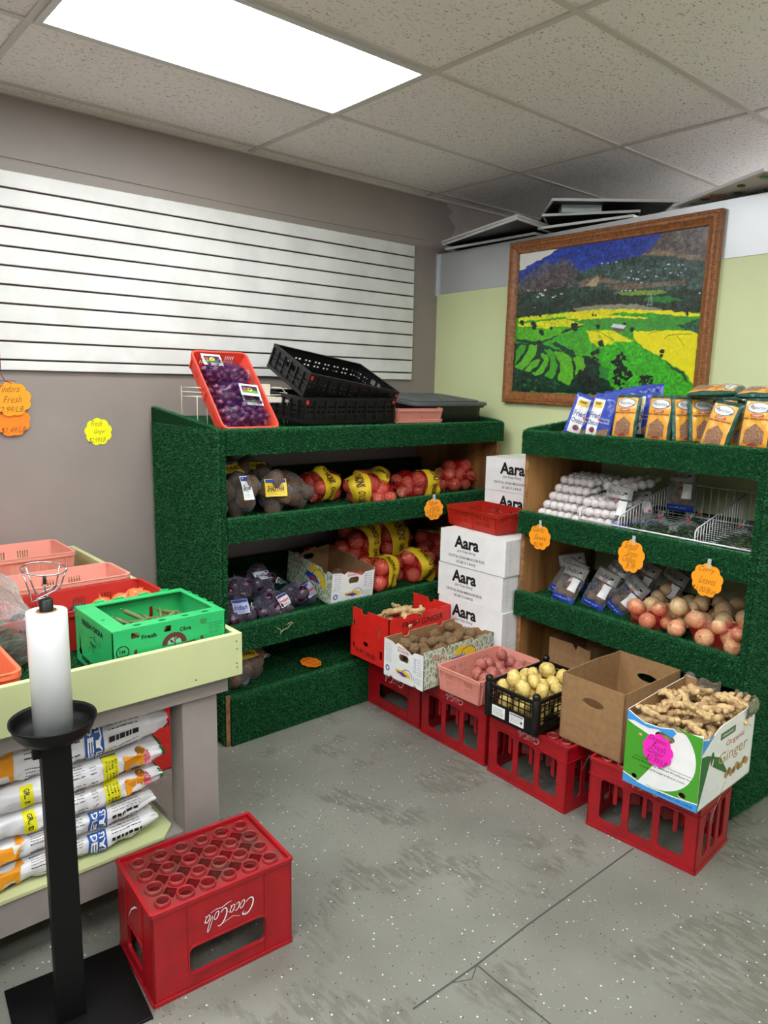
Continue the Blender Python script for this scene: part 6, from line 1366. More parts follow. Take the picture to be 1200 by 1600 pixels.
# ================================================================ RICE CARTONS AND THE BIN ON THEM
def rice_box(label, M, L=.43, D=.33, h=.176):
    t = thing('rice_carton', label, 'box', group='white rice cartons stacked between the turf shelves'); t.matrix_world = M; F = faces(L, D)
    b = MB().box((0, 0, .001), (L, D, h-.001)); b.box((0, D*.5-.001, h-.0008), (L, D*.5+.001, h-.0004), 1)
    b.build('carton_body', [cardw, mat('carton_seam', (150, 150, 148))], t, bevel=.003)
    p = MB()
    f = F[0]; p.text('Aara', L*.42, h*.70, L*.38, h*.36, f, 0, .035); p.text('Just Keep Eating', L*.42, h*.44, L*.28, h*.10, f, 0, 0, .4)
    p.text('CRYSTAL SONA MASOORI RICE', L*.42, h*.27, L*.56, h*.075, f, 0, .01); p.text('20 LBS X 2 BAGS', L*.42, h*.13, L*.3, h*.07, f, 0, .01)
    p.build('printed_front', ink, t.children[0]); p = MB()
    f = F[1]; p.text('Sona', D*.75, h*.62, D*.4, h*.22, f, 0, .04); p.lines(D*.4, h*.3, D*.9, h*.42, 2, f, 0, .003, .0006, 2, .06)
    for k in range(6): p.ribbon([(.03+.004*math.sin(k*3), h*(.12+.14*k)), (.04, h*(.16+.14*k)), (.033, h*(.2+.14*k))], .0014, f, 1)
    p.build('printed_side', [ink, inkgrey], t.children[0])
    return t
names = ['bottom of the front stack', 'second from the bottom of the front stack', 'behind the eddoe carton, third in the front stack', 'second from the top of the front stack', 'top of the front stack, directly under the brick-red bin']
for k in range(5): rice_box('white rice carton with black lettering, '+names[k], TR(2.648+(.004 if k % 2 else 0), 2.608+(.012 if k == 3 else 0), .177*k, rz=RQ))
nb = ['fourth below the top of the rear stack', 'third below the top of the rear stack', 'second below the top of the rear stack', 'fifth below the top of the rear stack']
for k in range(7):
    lab = {6: 'top of the taller rear stack', 5: 'second from the top of the taller rear stack'}.get(k, 'hidden layer %s of the taller rear stack' % ('one', 'two', 'three', 'four', 'five', '', '')[k])
    rice_box('white rice carton with black lettering, '+lab, TR(2.985, 2.618, .176*k, rz=RQ), D=.31)
bin_('plastic_bin', 'empty brick-red plastic bin on top of the white rice cartons', .385, .25, .1, brick, TR(2.735, 2.66, .887, rz=RQ-.1), .016, rim=.006)

# ================================================================ ON TOP OF THE LONG TURF SHELF
def LS(x, y, z): return Vector((1.48+x, 2.765+y, z))
# cream wire rack
def wire_rack():
    t = thing('wire_rack', 'cream wire rack holding up the coral basket on the turf shelf', 'rack'); t.matrix_world = TR(0, 0, 0)
    b = MB(); x0, x1, y0, y1 = 1.508, 1.975, 3.0, 3.15; r = .0022
    zb = lambda y: 1.372+.1*(y-2.765)
    for x in (x0, 1.555, x1-.02, x1): b.tube([(x, y0, zb(y0)+.01), (x, y0, 1.535 if x > 1.5 else 1.56)], r)
    for x in (x0, x1):
        for dz in (0, .02, .04): b.tube([(x, y0, 1.53+dz), (x, y1, 1.53+dz)], r)
        b.tube([(x, y1, zb(y1)+.01), (x, y1, 1.575)], r)
    for dz in (0, .02, .04): b.tube([(x0, y0, 1.53+dz), (1.62, y0, 1.53+dz*.7)], r)
    for y in np.linspace(y0, y1, 8): b.tube([(x0, y, 1.53), (x1, y, 1.53)], r*.8)
    b.tube([(1.78, y0-.01, 1.54), (1.975, y0-.01, 1.54)], r); b.tube([(1.885, y0-.01, 1.575), (1.935, y0-.01, 1.575), (1.96, y0-.01, 1.55), (1.975, y0-.01, 1.54)], r)
    b.build('wires', wirec, t)
    MB().box((1.78, y0-.012, 1.505), (1.975, y0-.008, 1.53)).build('price_rail', wirec, t); MB().box((1.78, y0, 1.535), (1.88, y0+.003, 1.59)).build('end_plate', wirec, t)
wire_rack()
# coral basket leaning on its short side, with bagged shallots
U = Vector((1, .0, -.005)); V = Vector((-.125, .12, .315)); W3 = U.cross(V)
BM_ = FR((1.515, 2.775, 1.408), (1, .0, .0), (.0, .29, .328))
bin_('shallot_basket', 'coral plastic basket leaning up on end with netted purple shallots', .268, .425, .085, coral, BM_ @ Matrix.Translation((0, 0, -.085)), .016, rim=.006, cat='basket')
def shallot_bag(label, cx, cy, seed, w=.235, h=.11, lab=(0, .05, .2)):
    t = thing('shallot_bag', label, 'bag', group='netted shallots in the coral basket'); t.matrix_world = BM_ @ Matrix.Translation((cx, cy, -.076)); q = random.Random(seed)
    P = pack(52, (.0145, .018), -w/2, w/2, -h/2, h/2, 0, seed, 16, dome=.1)
    for p in P: item('shallot', SHAL, None, None, None, p[0], p[1], p[2], p[3]*.88, q, parent=t)
    c = Vector((0, 0, .022)); S = wrapper(P, c, .002, 0, seed, .7); v, f = ico(4)
    MB().add([S(Vector(p)) for p in v], f, 0, None, True).build('net', netpurple, t)
    lx, ly, rot = lab; s = S(Vector((lx, ly, .05)))
    L = MB(); G = Matrix.Translation((lx, ly, max(s.z, .05)+.006)) @ Matrix.Rotation(rot, 4, 'Z')
    G = G @ Matrix.Scale(1.15, 4); L.plate(rect(-.04, -.028, .04, .028), [], .0008, G, 0); L.flat(rect(-.033, -.016, .033, .019), G, 1, .001); L.flat([(-.033, -.016), (.033, -.016), (.033, -.004), (0, .0), (-.033, -.004)], G, 2, .0013)
    L.flat(ell(0, .002, .011, .010, 14), G, 3, .0016); L.flat([(-.005, .004), (0, -.004), (.005, .004), (.0025, .007), (0, .005), (-.0025, .007)], G, 4, .0019)
    L.text('PYRAMID', 0, .014, .05, .008, G, 1, .02, 0, .0022); L.flat(ell(-.022, .004, .007, .007, 10), G, 4, .0017); L.text('SHALLOTS', 0, -.022, .05, .006, G, 5, .01, 0, .0012)
    L.build('printed_label', [cardw, mat('navy_print', (24, 40, 70)), mat('field_green_print', (90, 140, 50)), yel, inkred, inkblue], t)
shallot_bag('purple net of shallots, topmost in the coral basket, label near the left rim', .130, .325, 3, h=.13, lab=(-.05, .05, -.05))
shallot_bag('purple net of shallots, label to its right, in the middle of the coral basket', .135, .20, 4, h=.13, lab=(.045, -.02, -.12))
shallot_bag('purple net of shallots lying lowest in the coral basket', .135, .085, 5, h=.14, lab=(.055, .06, -.1))
# black stacking crates
def black_crate(label, M, group):
    L, W, h = .545, .37, .12; t = thing('stacking_crate', label, 'crate', group=group); t.matrix_world = M; b = MB()
    fl = [rr(.03+i*.052, .03+j*.055, .03+i*.052+.03, .03+j*.055+.028, .004, 1) for i in range(9) for j in range(6) if .03+i*.052+.03 < L-.02 and .03+j*.055+.028 < W-.02]
    b.plate(rect(0, 0, L, W), fl, .005, ID)
    for i, (fr, ln) in enumerate(zip(faces(L, W), (L, W, L, W))):
        n = int(ln/.058); hs = []
        for k in range(n):
            x = ln*(k+.5)/n
            if i % 2 and abs(x-ln/2) < .05: continue
            hs += [rect(x-.018, .072, x-.004, .08), rect(x+.004, .072, x+.018, .08), rect(x-.018, .05, x-.004, .058), rect(x+.004, .05, x+.018, .058)]
        if i % 2: hs.append(rr(ln/2-.045, .066, ln/2+.045, .094, .008))
        b.plate(rr(0, 0, ln, h, .004), hs, .005, fr, 0, -.010)
        b.box((0, h-.014, -.010), (ln, h, .002), 0, fr); b.box((0, .0, -.010), (ln, .016, .002), 0, fr)
        for k in range(n+1):
            x = min(max(ln*k/n, .006), ln-.006); b.box((x-.005, .01, -.008), (x+.005, h-.01, .0015), 0, fr)
        b.box((ln*.2, .038, -.008), (ln*.8, .044, .001), 0, fr)
    b.build('crate_body', black, t)
    p = MB().box((.005, h-.03, .002), (.018, h-.012, .0032), 0, faces(L, W)[0]); p.box((L-.02, h-.028, .002), (L-.006, h-.014, .0032), 0, faces(L, W)[0]); p.build('red_sticker', inkred, t)
    return t
black_crate('black folding crate standing level on the turf shelf', TR(1.935, 2.80, 1.412, rx=.09), 'black folding crates on the turf shelf')
u_ = Vector((.537, 0, -.080)); v_ = Vector((0, .35, .15))
Mx = FR((1.975, 2.80, 1.642), u_, v_); black_crate('black folding crate tilted on top of the level one, leaning towards the wall', Mx @ Matrix.Translation((0, 0, -.12)), 'black folding crates on the turf shelf')
# pink tub and lidded tote
bin_('pink_tub', 'low pale pink plastic tub squeezed between black crates and dark tote', .30, .2, .075, salmon, TR(2.53, 2.835, 1.402, rz=-.1, rx=.1), .012, slots=False, rim=.006)
bin_('pink_tub', 'second low pale pink tub nested beneath the upper pink tub rim', .30, .2, .035, salmon, TR(2.532, 2.834, 1.385, rz=-.1, rx=.1), .014, slots=False, rim=.006)
def tote():
    t = thing('storage_tote', 'black storage tote with a grey lid at the right end of the turf shelf', 'storage box'); t.matrix_world = TR(2.655, 2.845, 1.385, rx=.10)
    L, W, h = .58, .42, .105; b = MB()
    b.plate(rr(.02, .02, L-.02, W-.02, .05, 6), [], h, ID, 0); b.plate(rr(.005, .005, L-.005, W-.005, .05, 6), [], .012, ID, 0, h-.012); b.build('tub', black, t, bevel=.003)
    l = MB(); l.plate(rr(-.006, -.006, L+.006, W+.006, .055, 6), [], .016, ID, 0, h); l.plate(rr(.03, .03, L-.03, W-.03, .05, 6), [], .008, ID, 0, h+.016)
    for x in (.15, .29, .43): l.box((x-.003, .05, h+.02), (x+.003, W-.05, h+.027))
    l.build('lid', mat('grey_lid_plastic', (88, 92, 94), .5), t, bevel=.004)
tote()

# ================================================================ LONG TURF SHELF, MIDDLE LEVEL
labb = mat('label_brown', (92, 50, 34), .5)
filmb = film('bag_film', (235, 235, 240), .05, .1, .8, 30, .5)
def tuber_bag(label, x, y, z, rz, n, r, size, seed, lv, **k):
    return bag('tuber_bag', label, TR(x, y, z, rz=rz), n, r, size, TUB, filmb, 'tuber', 'clear bags of brown tubers', seed=seed, film_noise=.014, **k)
zm = lambda y: SZ('mid', y-2.765); zl = lambda y: SZ('low', y-2.765)
tuber_bag('clear bag of brown tubers with silvery strip, left end of the middle shelf', 1.635, 2.87, zm(2.8), .15, 6, .04, (.17, .14, .1), 1, 'mid', paper=((-.2, -1, .5), .05, .11, cardw, 'kg', inkgrey))
tuber_bag('clear bag of brown tubers with a yellow and brown label, second on the middle shelf', 1.80, 2.87, zm(2.8), -.2, 6, .038, (.17, .14, .1), 2, 'mid', paper=((-.1, -1, .35), .10, .08, yel, 'SHASTHA', labb))
tuber_bag('clear bag of greenish-brown tubers with its open end towards the onions, middle shelf', 1.96, 2.92, zm(2.85), .1, 8, .038, (.2, .16, .12), 3, 'mid')
tuber_bag('clear bag of dark tubers at the back left of the middle shelf', 1.665, 3.05, zm(3.0)+.02, .0, 11, .04, (.2, .2, .14), 4, 'mid', paper=((-.1, -1, .8), .09, .06, yel, 'TARO', labb))
tuber_bag('clear bag of dark tubers with a yellow-edged label at the back of the middle shelf', 1.82, 3.06, zm(3.0)+.02, -.5, 10, .04, (.2, .2, .12), 5, 'mid', paper=((.1, -1, .9), .1, .04, yel, 'TARO', labb))
def onion_bag(label, x, y, z, rz, n, r, size, seed, band=None, grp='red onion bags on the middle turf shelf', **k):
    return bag('onion_bag', label, TR(x, y, z, rz=rz), n, r, size, ON_RED, netred, 'red_onion', grp, band=band, seed=seed, **k)
BND = (-36, 14, yel, 'ONIONS', labb)
onion_bag('red net of onions with a wide yellow band, leftmost of the middle shelf onions', 2.17, 3.0, zm(2.95), .15, 11, .038, (.31, .19, .15), 11, (-28, 12, yel, 'ONIONS', labb))
onion_bag('red net of onions with yellow band, hanging over the middle shelf edge', 2.37, 2.87, zm(2.79), -.2, 12, .037, (.29, .19, .13), 12, (-58, -22, yel, 'ONIONS', labb))
onion_bag('small red net of onions behind the bag that hangs over the edge', 2.54, 3.04, zm(2.95), .4, 9, .036, (.25, .18, .12), 13, (-30, 20, yel, 'ONIONS', labb))
onion_bag('red onion net with black tie and yellow band, second from right, middle shelf', 2.75, 2.92, zm(2.83), 2.9, 11, .036, (.30, .18, .12), 14, (-55, -20, yel, 'ONIONS', labb))
onion_bag('round red net of onions with a black tie facing out, rightmost on the middle shelf', 3.09, 2.96, zm(2.86), -1.4, 14, .036, (.22, .22, .18), 15, (-66, -46, yel, 'ONIONS', labb))
card('price_tag', 'orange scalloped price tag hanging on the middle lip of the long turf shelf', FR((2.683, 2.70, .962), (.92, -.39, 0), (0, 0, 1)), .104, .112, orange, [('Yellow', .5), ('Onions', .5), ('2LB-$2.99', .7), ('10LB-$7.99', .75)], clip=True)

# ================================================================ LONG TURF SHELF, LOW LEVEL
def aub_bag(label, x, y, z, rz, seed, hd, n=5):
    return bag('aubergine_bag', label, TR(x, y, z, rz=rz), n+2, .032, (.21, .16, .08), [AUB], film('bag_film_blue', (200, 205, 235), .06, .1, .8, 30, .5), 'aubergine', 'bagged purple aubergines on the low turf shelf', seed=seed, film_noise=.012, paper=hd)
hdr = mat('header_lilac', (176, 180, 206), .35)
aub_bag('bagged purple aubergines nearest the left end at the front of the low shelf', 1.615, 2.87, zl(2.8), .1, 21, ((-.3, -1, .9), .075, .07, hdr, 'Indian', inkblue))
aub_bag('bagged purple aubergines with a red and white label, front middle of the low shelf', 1.80, 2.86, zl(2.8), .15, 22, ((.35, -1, .7), .085, .06, cardw, 'Eggplant', inkred))
aub_bag('bagged purple aubergines with a tilted lilac header beside the open carton', 1.97, 2.90, zl(2.84), .3, 23, ((.3, -1, .6), .10, .07, hdr, 'Chunky', inkred))
aub_bag('bagged purple aubergines with upright header at the back left of the low shelf', 1.67, 3.04, zl(2.96)+.02, 1.2, 24, ((-.2, -1, 1.1), .08, .08, hdr, 'Indian', inkblue), 7)
aub_bag('bagged purple aubergines with folded white header at the back of the low shelf', 1.82, 3.03, zl(2.97)+.03, -.4, 25, ((.4, -.8, 1.2), .09, .05, cardw, 'Indian', inkblue), 8)
aub_bag('bagged purple aubergines half hidden beside the left turf panel on the low shelf', 1.625, 2.97, zl(2.92)+.05, 3.1, 26, ((-.2, -1, .3), .07, .06, cardw, 'Indian', inkblue), 6)
Me = TR(1.955, 3.02, zl(2.86), rz=-.52, rx=0)
Me = Matrix.Translation((2.09, 2.80, zl(2.80)+.004)) @ Matrix.Rotation(.115, 4, 'X') @ Matrix.Rotation(-.02, 4, 'Z')
eddoe_carton('leaf-patterned white carton with a few tubers, open on the low turf shelf', Me, .262, .40, .165)
qq = random.Random(4)
for k in range(6): item('eddoe', EDD[k % 3], 'brown eddoe lying in the open carton on the low turf shelf', 'eddoe', 'eddoes in the carton on the turf shelf', .08+.04*k, .25+.03*(k % 3), .036, .03, qq, Me)
LG = 'red onion bags on the low turf shelf'
onion_bag('red net of onions with yellow band, front left of the low shelf onions', 2.47, 2.90, zl(2.80), .2, 11, .042, (.30, .2, .13), 31, (-15, 32, yel, 'ONIONS', labb), LG)
onion_bag('red net of onions with yellow band, front right of the low shelf onions', 2.78, 2.91, zl(2.81), .25, 11, .042, (.30, .2, .13), 32, (-42, 4, yel, 'ONIONS', labb), LG)
onion_bag('red net of onions behind the open carton on the low shelf', 2.50, 3.12, zl(3.05)+.02, .2, 14, .044, (.30, .2, .15), 33, (0, 30, yel, 'ONIONS', labb), LG)
onion_bag('red net of onions at the back middle of the low shelf', 2.78, 3.13, zl(3.05)+.02, -.1, 14, .044, (.30, .2, .14), 34, (-30, 20, yel, 'ONIONS', labb), LG)
onion_bag('red net of onions at the back right corner of the low shelf', 3.06, 3.06, zl(2.98), .4, 12, .044, (.25, .2, .13), 35, (-30, 20, yel, 'ONIONS', labb), LG)
tag(MB().tube([(1.735, 2.722, .505), (1.75, 2.718, .495), (1.747, 2.718, .475), (1.76, 2.716, .492), (1.79, 2.716, .498), (1.80, 2.714, .512), (1.815, 2.712, .516), (1.80, 2.714, .522), (1.785, 2.716, .514)], .0015, n=5).build('twine', mat('straw_twine', (190, 178, 130), .8)), 'loose curl of straw-coloured twine caught on the low turf lip', 'twine')
tuber_bag('clear bag of brown tubers alone at the left of the bottom turf step', 1.64, 2.865, SZ('base', .05), .1, 9, .036, (.24, .14, .1), 6, 'base', paper=((.0, -1, 1.6), .09, .05, yel, 'TARO', labb))
card('price_tag', 'orange scalloped tag lying flat on the bottom turf step', TR(1.995, 2.83, SZ('base', .065)+.012, rz=.1, rx=.12), .10, .11, orange2, [('Sweet', .5), ('Potato', .55), ('$1.29/LB', .7)])

# ================================================================ SHORT TURF SHELF (local frame MR)
def RP(x, y, z, rz=0, rx=0, ry=0): return MR @ TR(x, y, z, rz=rz, rx=rx, ry=ry)
rt_ = lambda y: SZ('top', y, True); rm_ = lambda y: SZ('mid', y, True); rl_ = lambda y: SZ('low', y, True)
pk_y = mat('marigold_print', (246, 172, 28), .3, coat=.4); pk_g = mat('bottle_green_foil', (10, 78, 62), .25, metal=.3, bump=.5, bscale=40); pk_b = mat('royal_blue_foil', (22, 66, 178), .25, coat=.3, bump=.4, bscale=40)
fry = mat('fried_onion_flakes', (190, 140, 96), .7, (112, 68, 42), 220, .5, 220); crisp = mat('crispy_red_print', (206, 34, 44), .4); oval = mat('oval_white', (240, 240, 238), .3); tealink = mat('teal_ink', (20, 84, 110), .5)
def conform(mb, S, W, Hh, off=.0012):
    return mb.map(lambda x, y, z: S(x/W, y/Hh, 1, off+z))
def packet_y():
    W, Hh, T = .118, .185, .035; t = thing('onion_packet', '', 'packet'); S = pillow(W, Hh, T, 4, .004, 3)
    pouch_mesh(MB(), S, 16, 22, 0, 0).build('pouch', pk_g, t)
    b = MB()
    L = MB().grid(lambda u, v: (.010+u*(W-.020), .006+v*(Hh-.022), 0), 14, 20, 0); conform(L, S, W, Hh, .0006)
    D = MB(); D.plate([(W*.2, .018), (W*.8, .018), (W*.8, .062), (W*.72, .076), (W*.5, .094), (W*.28, .076), (W*.2, .062)], [], 0, ID, 1)
    conform(D, S, W, Hh, .0022); E_ = MB()
    for k in range(12):   # dense fan so that the window follows the curve
        pass
    E_.grid(lambda u, v: (W*(.2+.6*u), .016+v*(.046+.028*(1-abs(2*u-1))), 0), 10, 8, 1); conform(E_, S, W, Hh, .0016)
    O = MB(); O.grid(lambda u, v: (W*.5+.042*v*math.cos(2*PI*u), .146+.020*v*math.sin(2*PI*u), 0), 28, 3, 5); O.grid(lambda u, v: (W*.5+.039*v*math.cos(2*PI*u), .146+.0175*v*math.sin(2*PI*u), .0004), 28, 3, 3)
    conform(O, S, W, Hh, .0016)
    X = MB(); X.grid(lambda u, v: (W*(.30+.4*u), .113+.009*v, 0), 8, 2, 2); X.text('CRISPY', W*.5, .1175, W*.34, .006, ID, 3, .03, 0, .0006); X.text('RED FRIED ONIONS', W*.5, .105, W*.78, .0065, ID, 4, .02, 0, .0004)
    X.text('Maharban', W*.5, .146, .058, .013, ID, 5, -.005, .2, .0014); X.ribbon([(W*.28, .15), (W*.31, .158), (W*.35, .156)], .002, ID, 6, .0014)
    X.grid(lambda u, v: (W*(.3+.4*u), .010+.008*v*math.sin(PI*u), .0012), 10, 2, 2)
    conform(X, S, W, Hh, .0018)
    for q in (L, E_, O, X): n = len(b.v); b.v += q.v; b.f += [tuple(i+n for i in f) for f in q.f]; b.m += q.m; b.sm += q.sm
    b.build('printed_front', [pk_y, fry, crisp, oval, ink, tealink, orange], t)
    MB().grid(lambda u, v: S(u, v*1.0, 1, .0042), 16, 22).build('glossy_film', film('packet_film', (255, 255, 255), .015, .08, 1.0, 26, .35), t)
    for ch in t.children: ch.data.transform(Matrix.Translation((0, Hh/2, 0)))
    return t
def packet_b():
    W, Hh, T = .125, .185, .03; t = thing('onion_packet', '', 'packet'); S = pillow(W, Hh, T, 4, .004, 6)
    pouch_mesh(MB(), S, 16, 22, 0, 0).build('pouch', pk_b, t)
    X = MB(); X.grid(lambda u, v: (.012+u*.056, .006+v*.160, 0), 8, 16, 0); X.grid(lambda u, v: (.068+u*.052, .006+v*.042*(.6+.4*u), 0), 8, 6, 1)
    X.grid(lambda u, v: (.018+u*.044, .128+v*.028, .0006), 6, 4, 2); X.text('DEEP', .04, .146, .03, .010, ID, 4, .04, 0, .0014)
    X.text('Fried', .04, .094, .05, .026, ID, 3, .01, 0, .0012); X.text('Onion', .04, .062, .052, .022, ID, 3, .01, 0, .0012)
    X.grid(lambda u, v: (.044+.014*v*math.cos(2*PI*u), .030+.012*v*math.sin(2*PI*u), .0008), 16, 2, 5)
    X.text('crispy golden', .094, .085, .044, .008, ID, 0, 0, .3, .001); X.text('Fried Onions', .094, .070, .046, .008, ID, 0, 0, .3, .001)
    X.grid(lambda u, v: (.066+.006*v*math.cos(2*PI*u), .078+.006*v*math.sin(2*PI*u), .0016), 12, 1, 6)
    conform(X, S, W, Hh, .0012)
    X.build('printed_front', [cardw, fry, yel, inkblue, ink, mat('onion_purple', (130, 30, 70)), mat('price_sticker_red', (240, 60, 60))], t)
    MB().grid(lambda u, v: S(u, v, 1, .0036), 14, 20).build('glossy_film', film('packet_film'), t)
    for ch in t.children: ch.data.transform(Matrix.Translation((0, Hh/2, 0)))
    return t
G1 = 'yellow fried onion packets on the short turf shelf'; G2 = 'blue fried onion packets on the short turf shelf'
first = {}
def put(kind, label, x, y, z, lean=.22, tilt=0, turn=0, M=None):
    Mx = M if M is not None else RP(x, y, z, rz=turn) @ Matrix.Rotation(PI/2-lean, 4, 'X') @ Matrix.Rotation(tilt, 4, 'Z')
    if kind not in first:
        t = packet_y() if kind == 'y' else packet_b(); first[kind] = t; t['group'] = G1 if kind == 'y' else G2; t['label'] = label; t.matrix_world = Mx; return t
    return dup(first[kind], label, Mx)
zt_ = 1.395
put('y', 'yellow packet of crispy fried onions standing next to the blue packets', .475, .06, zt_, .2, .02)
put('y', 'upright yellow packet of crispy fried onions, second from the blue packets', .635, .055, zt_, .15, -.01, -.05)
put('y', 'yellow packet turned edge-on behind the tilted yellow packet', .735, .10, zt_, .2, 0, 1.15)
put('y', 'yellow packet turned edge-on right of the second upright yellow packet', .79, .13, zt_, .2, 0, 1.1)
put('y', 'yellow packet of crispy fried onions tilted to the left with crinkled film', .872, .05, zt_-.012, .25, -.16, -.08)
put('y', 'yellow packet of crispy fried onions at the right end of the front row', 1.025, .055, zt_, .15, -.03, .03)
put('y', 'yellow packet lying flat on top of the standing packets, nearer the picture frame', .80, .16, 1.585, 0, 0, 0, M=RP(.74, .10, 1.592, rx=.22) @ Matrix.Rotation(-1.35, 4, 'Z'))
put('y', 'yellow packet lying flat on top of the standing packets at the right end', 1.0, .2, 1.585, 0, 0, 0, M=RP(.93, .12, 1.592, rx=.22) @ Matrix.Rotation(-1.5, 4, 'Z'))
for k in range(9):
    i, j = k % 3, k//3
    put('y', 'green-backed yellow onion packet standing in the rows behind the front packets', .60+.17*i+.02*j, .15+.085*j, 1.385+.01*j, .22, rnd.uniform(-.05, .05), rnd.uniform(-.1, .1))
put('b', 'blue fried onion packet with white label at the front of the blue stack', .335, .06, zt_-.008, .2, -.14, .05)
put('b', 'blue fried onion packet turned sideways at the left end of the shelf top', .225, .075, zt_-.006, .15, -.3, .75)
for k in range(6):
    put('b', 'blue fried onion packet, %s of the row leaning behind the front blue packet' % ('first', 'second', 'third', 'fourth', 'fifth', 'last')[k], .33+.022*k, .09+.037*k, 1.395+.009*k, .2, -.08+.03*k, .05)
put('b', 'blue fried onion packet standing behind the first yellow packet', .50, .15, 1.405, .2, .05)
# garlic sleeves
def sleeve():
    t = thing('garlic_sleeve', '', 'garlic'); q = random.Random(5)
    for k in range(5): item('garlic_bulb', GAR, None, None, None, (k-2)*.037, 0, 0, .0195, q, parent=t)
    b = MB().tube([(-.098+.196*k/30, .0008*math.sin(k), 0) for k in range(31)], [.006]+[.0195+.0028*math.cos((-.098+.196*k/30)/.037*2*PI) for k in range(1, 30)]+[.006], n=14)
    b.tube([(.096, 0, 0), (.108, .004, .006), (.125, .01, .012)], [.005, .010, .014], n=8)
    b.build('net', netwhite, t); return t
sl = sleeve(); sl['group'] = 'netted sleeves of white garlic on the short turf shelf'; used = False; k = 0
for lay in range(5):
    ys = np.arange(.055+.022*lay, .31, .043)
    for j, y in enumerate(ys):
        n_ = 2 if lay < 3 else 1
        for c in range(n_):
            if lay >= 3 and j > 4: continue
            x = .145+.012*lay+.006*math.sin(k*2.1)+(.20 if c else 0); z = rm_(y)+.022+lay*.036
            if c == 1 and lay < 2 and y < .12: x += .0
            Mx = RP(x, y, z, rz=.04*math.sin(k*1.7)+(.0 if not c else .25))
            place = 'front' if j == 0 else 'rear'
            lay_n = ('bottom', 'second', 'third', 'fourth', 'top')[lay]
            lb = f'netted sleeve of five white garlic bulbs, {lay_n} layer, '+(('left end at the front' if c == 0 else 'inner end at the front') if j == 0 else (f'row {("", "two", "three", "four", "five", "six", "seven")[min(j,6)]} behind the front, '+('left' if c == 0 else 'right')+' half'))
            if not used: sl['label'] = lb; sl.matrix_world = Mx; used = True
            else: dup(sl, lb, Mx)
            k += 1
for kx, (x, y, dz) in enumerate(((.40, .20, .175), (.455, .20, .165))):
    dup(sl, 'netted garlic sleeve lying front to back, %s of the pair by the grey pouches' % ('left', 'right')[kx], RP(x, y, rm_(.2)+dz, rz=1.1, ry=-.18))
# grey header pouches
grey_h = mat('grey_header_print', (172, 170, 164), .3, coat=.3); bluef = mat('blue_base_print', (24, 60, 160), .3); s_ball = mat('brown_round_skin', (128, 98, 74), .6, (108, 80, 58), 6)
def pouch_k():
    W, Hh, T = .125, .19, .06; t = thing('clear_pouch', '', 'pouch'); S = pillow(W, Hh, T, 3, .01, 4)
    pouch_mesh(MB(), S, 16, 22).build('film', filmb, t)
    for dx, dy, r in ((-.022, .052, .026), (.024, .055, .025), (.0, .088, .022)): lump(MB(), TR(dx+W*0, dy-Hh/2, 0, s=r), (1.1, 1, .8), .06, 1.3, 2, 2).build('brown_root', s_ball, t)
    X = MB().grid(lambda u, v: (u*W, Hh*(.70+.27*v), 0), 12, 6, 0); X.text('Keshica', W*.5, Hh*.84, W*.62, .022, ID, 1, 0, .4, .0012); X.flat(ell(W*.84, Hh*.835, .006, .005), ID, 1, .0012); X.ribbon([(W*.3, Hh*.80), (W*.5, Hh*.775), (W*.75, Hh*.785)], .0014, ID, 1, .0012)
    X.grid(lambda u, v: (u*W, Hh*(.03+.14*v), 0), 12, 3, 2); X.text('naturally good', W*.5, Hh*.10, W*.6, .007, ID, 3, 0, 0, .0012)
    X.grid(lambda u, v: (W*(.66+.28*u), Hh*(.32+.34*v), 0), 4, 6, 3); X.grid(lambda u, v: (W*.56+.006*v*math.cos(2*PI*u), Hh*.66+.006*v*math.sin(2*PI*u), .0014), 12, 1, 4)
    conform(X, S, W, Hh, .0012).build('printed_header', [grey_h, ink, bluef, oval, mat('price_sticker_red')], t)
    MB().grid(lambda u, v: S(u, .70+.27*v, -1, .0012), 12, 6).build('header_back', grey_h, t)
    for ch in t.children: ch.data.transform(Matrix.Translation((0, Hh/2, 0)))
    return t
PG = 'clear pouches with grey headers on the short turf shelf'
fp = None
def pouch(label, x, y, z, lean=.25, tilt=0, turn=0):
    global fp
    Mx = RP(x, y, z, rz=turn) @ Matrix.Rotation(PI/2-lean, 4, 'X') @ Matrix.Rotation(tilt, 4, 'Z')
    if fp is None: fp = pouch_k(); fp['label'] = label; fp['group'] = PG; fp.matrix_world = Mx; return
    dup(fp, label, Mx)
pouch('grey-headed pouch of brown roots standing in front of the garlic, middle level', .425, .10, rm_(.1)-.005, .2, -.05, .1)
pouch('grey-headed pouch of brown roots lying folded beside the front wire divider, middle level', .52, .18, rm_(.16)-.01, .7, .3, .4)
pouch('grey-headed pouch of brown roots standing tall at the back of the middle level', .60, .33, rm_(.3)+.05, .1, .02, 0)
pouch('grey-headed pouch of brown roots, front of the low level at the wood side', .19, .08, rl_(.05)-.005, .55, -.1, .05)
pouch('grey-headed pouch of brown roots leaning behind the front pouch, low level', .13, .13, rl_(.12)-.0, .5, -.3, .2)
pouch('grey-headed pouch of brown roots with the clearest script, middle of the low pouches', .335, .11, rl_(.1)-.005, .45, -.22, .05)
pouch('grey-headed pouch of brown roots leaning right, beside the loose onions', .43, .14, rl_(.12)-.005, .5, -.5, 0)
pouch('grey-headed pouch of brown roots upright at the wooden side, low level', .17, .22, rl_(.2)+.0, .3, .25, .5)
pouch('grey-headed pouch of brown roots under the middle lip, second row of the low level', .31, .22, rl_(.2)+.01, .4, -.35, .0)
pouch('grey-headed pouch of brown roots at the back centre of the low level', .42, .30, rl_(.28)+.01, .3, -.3, .0)
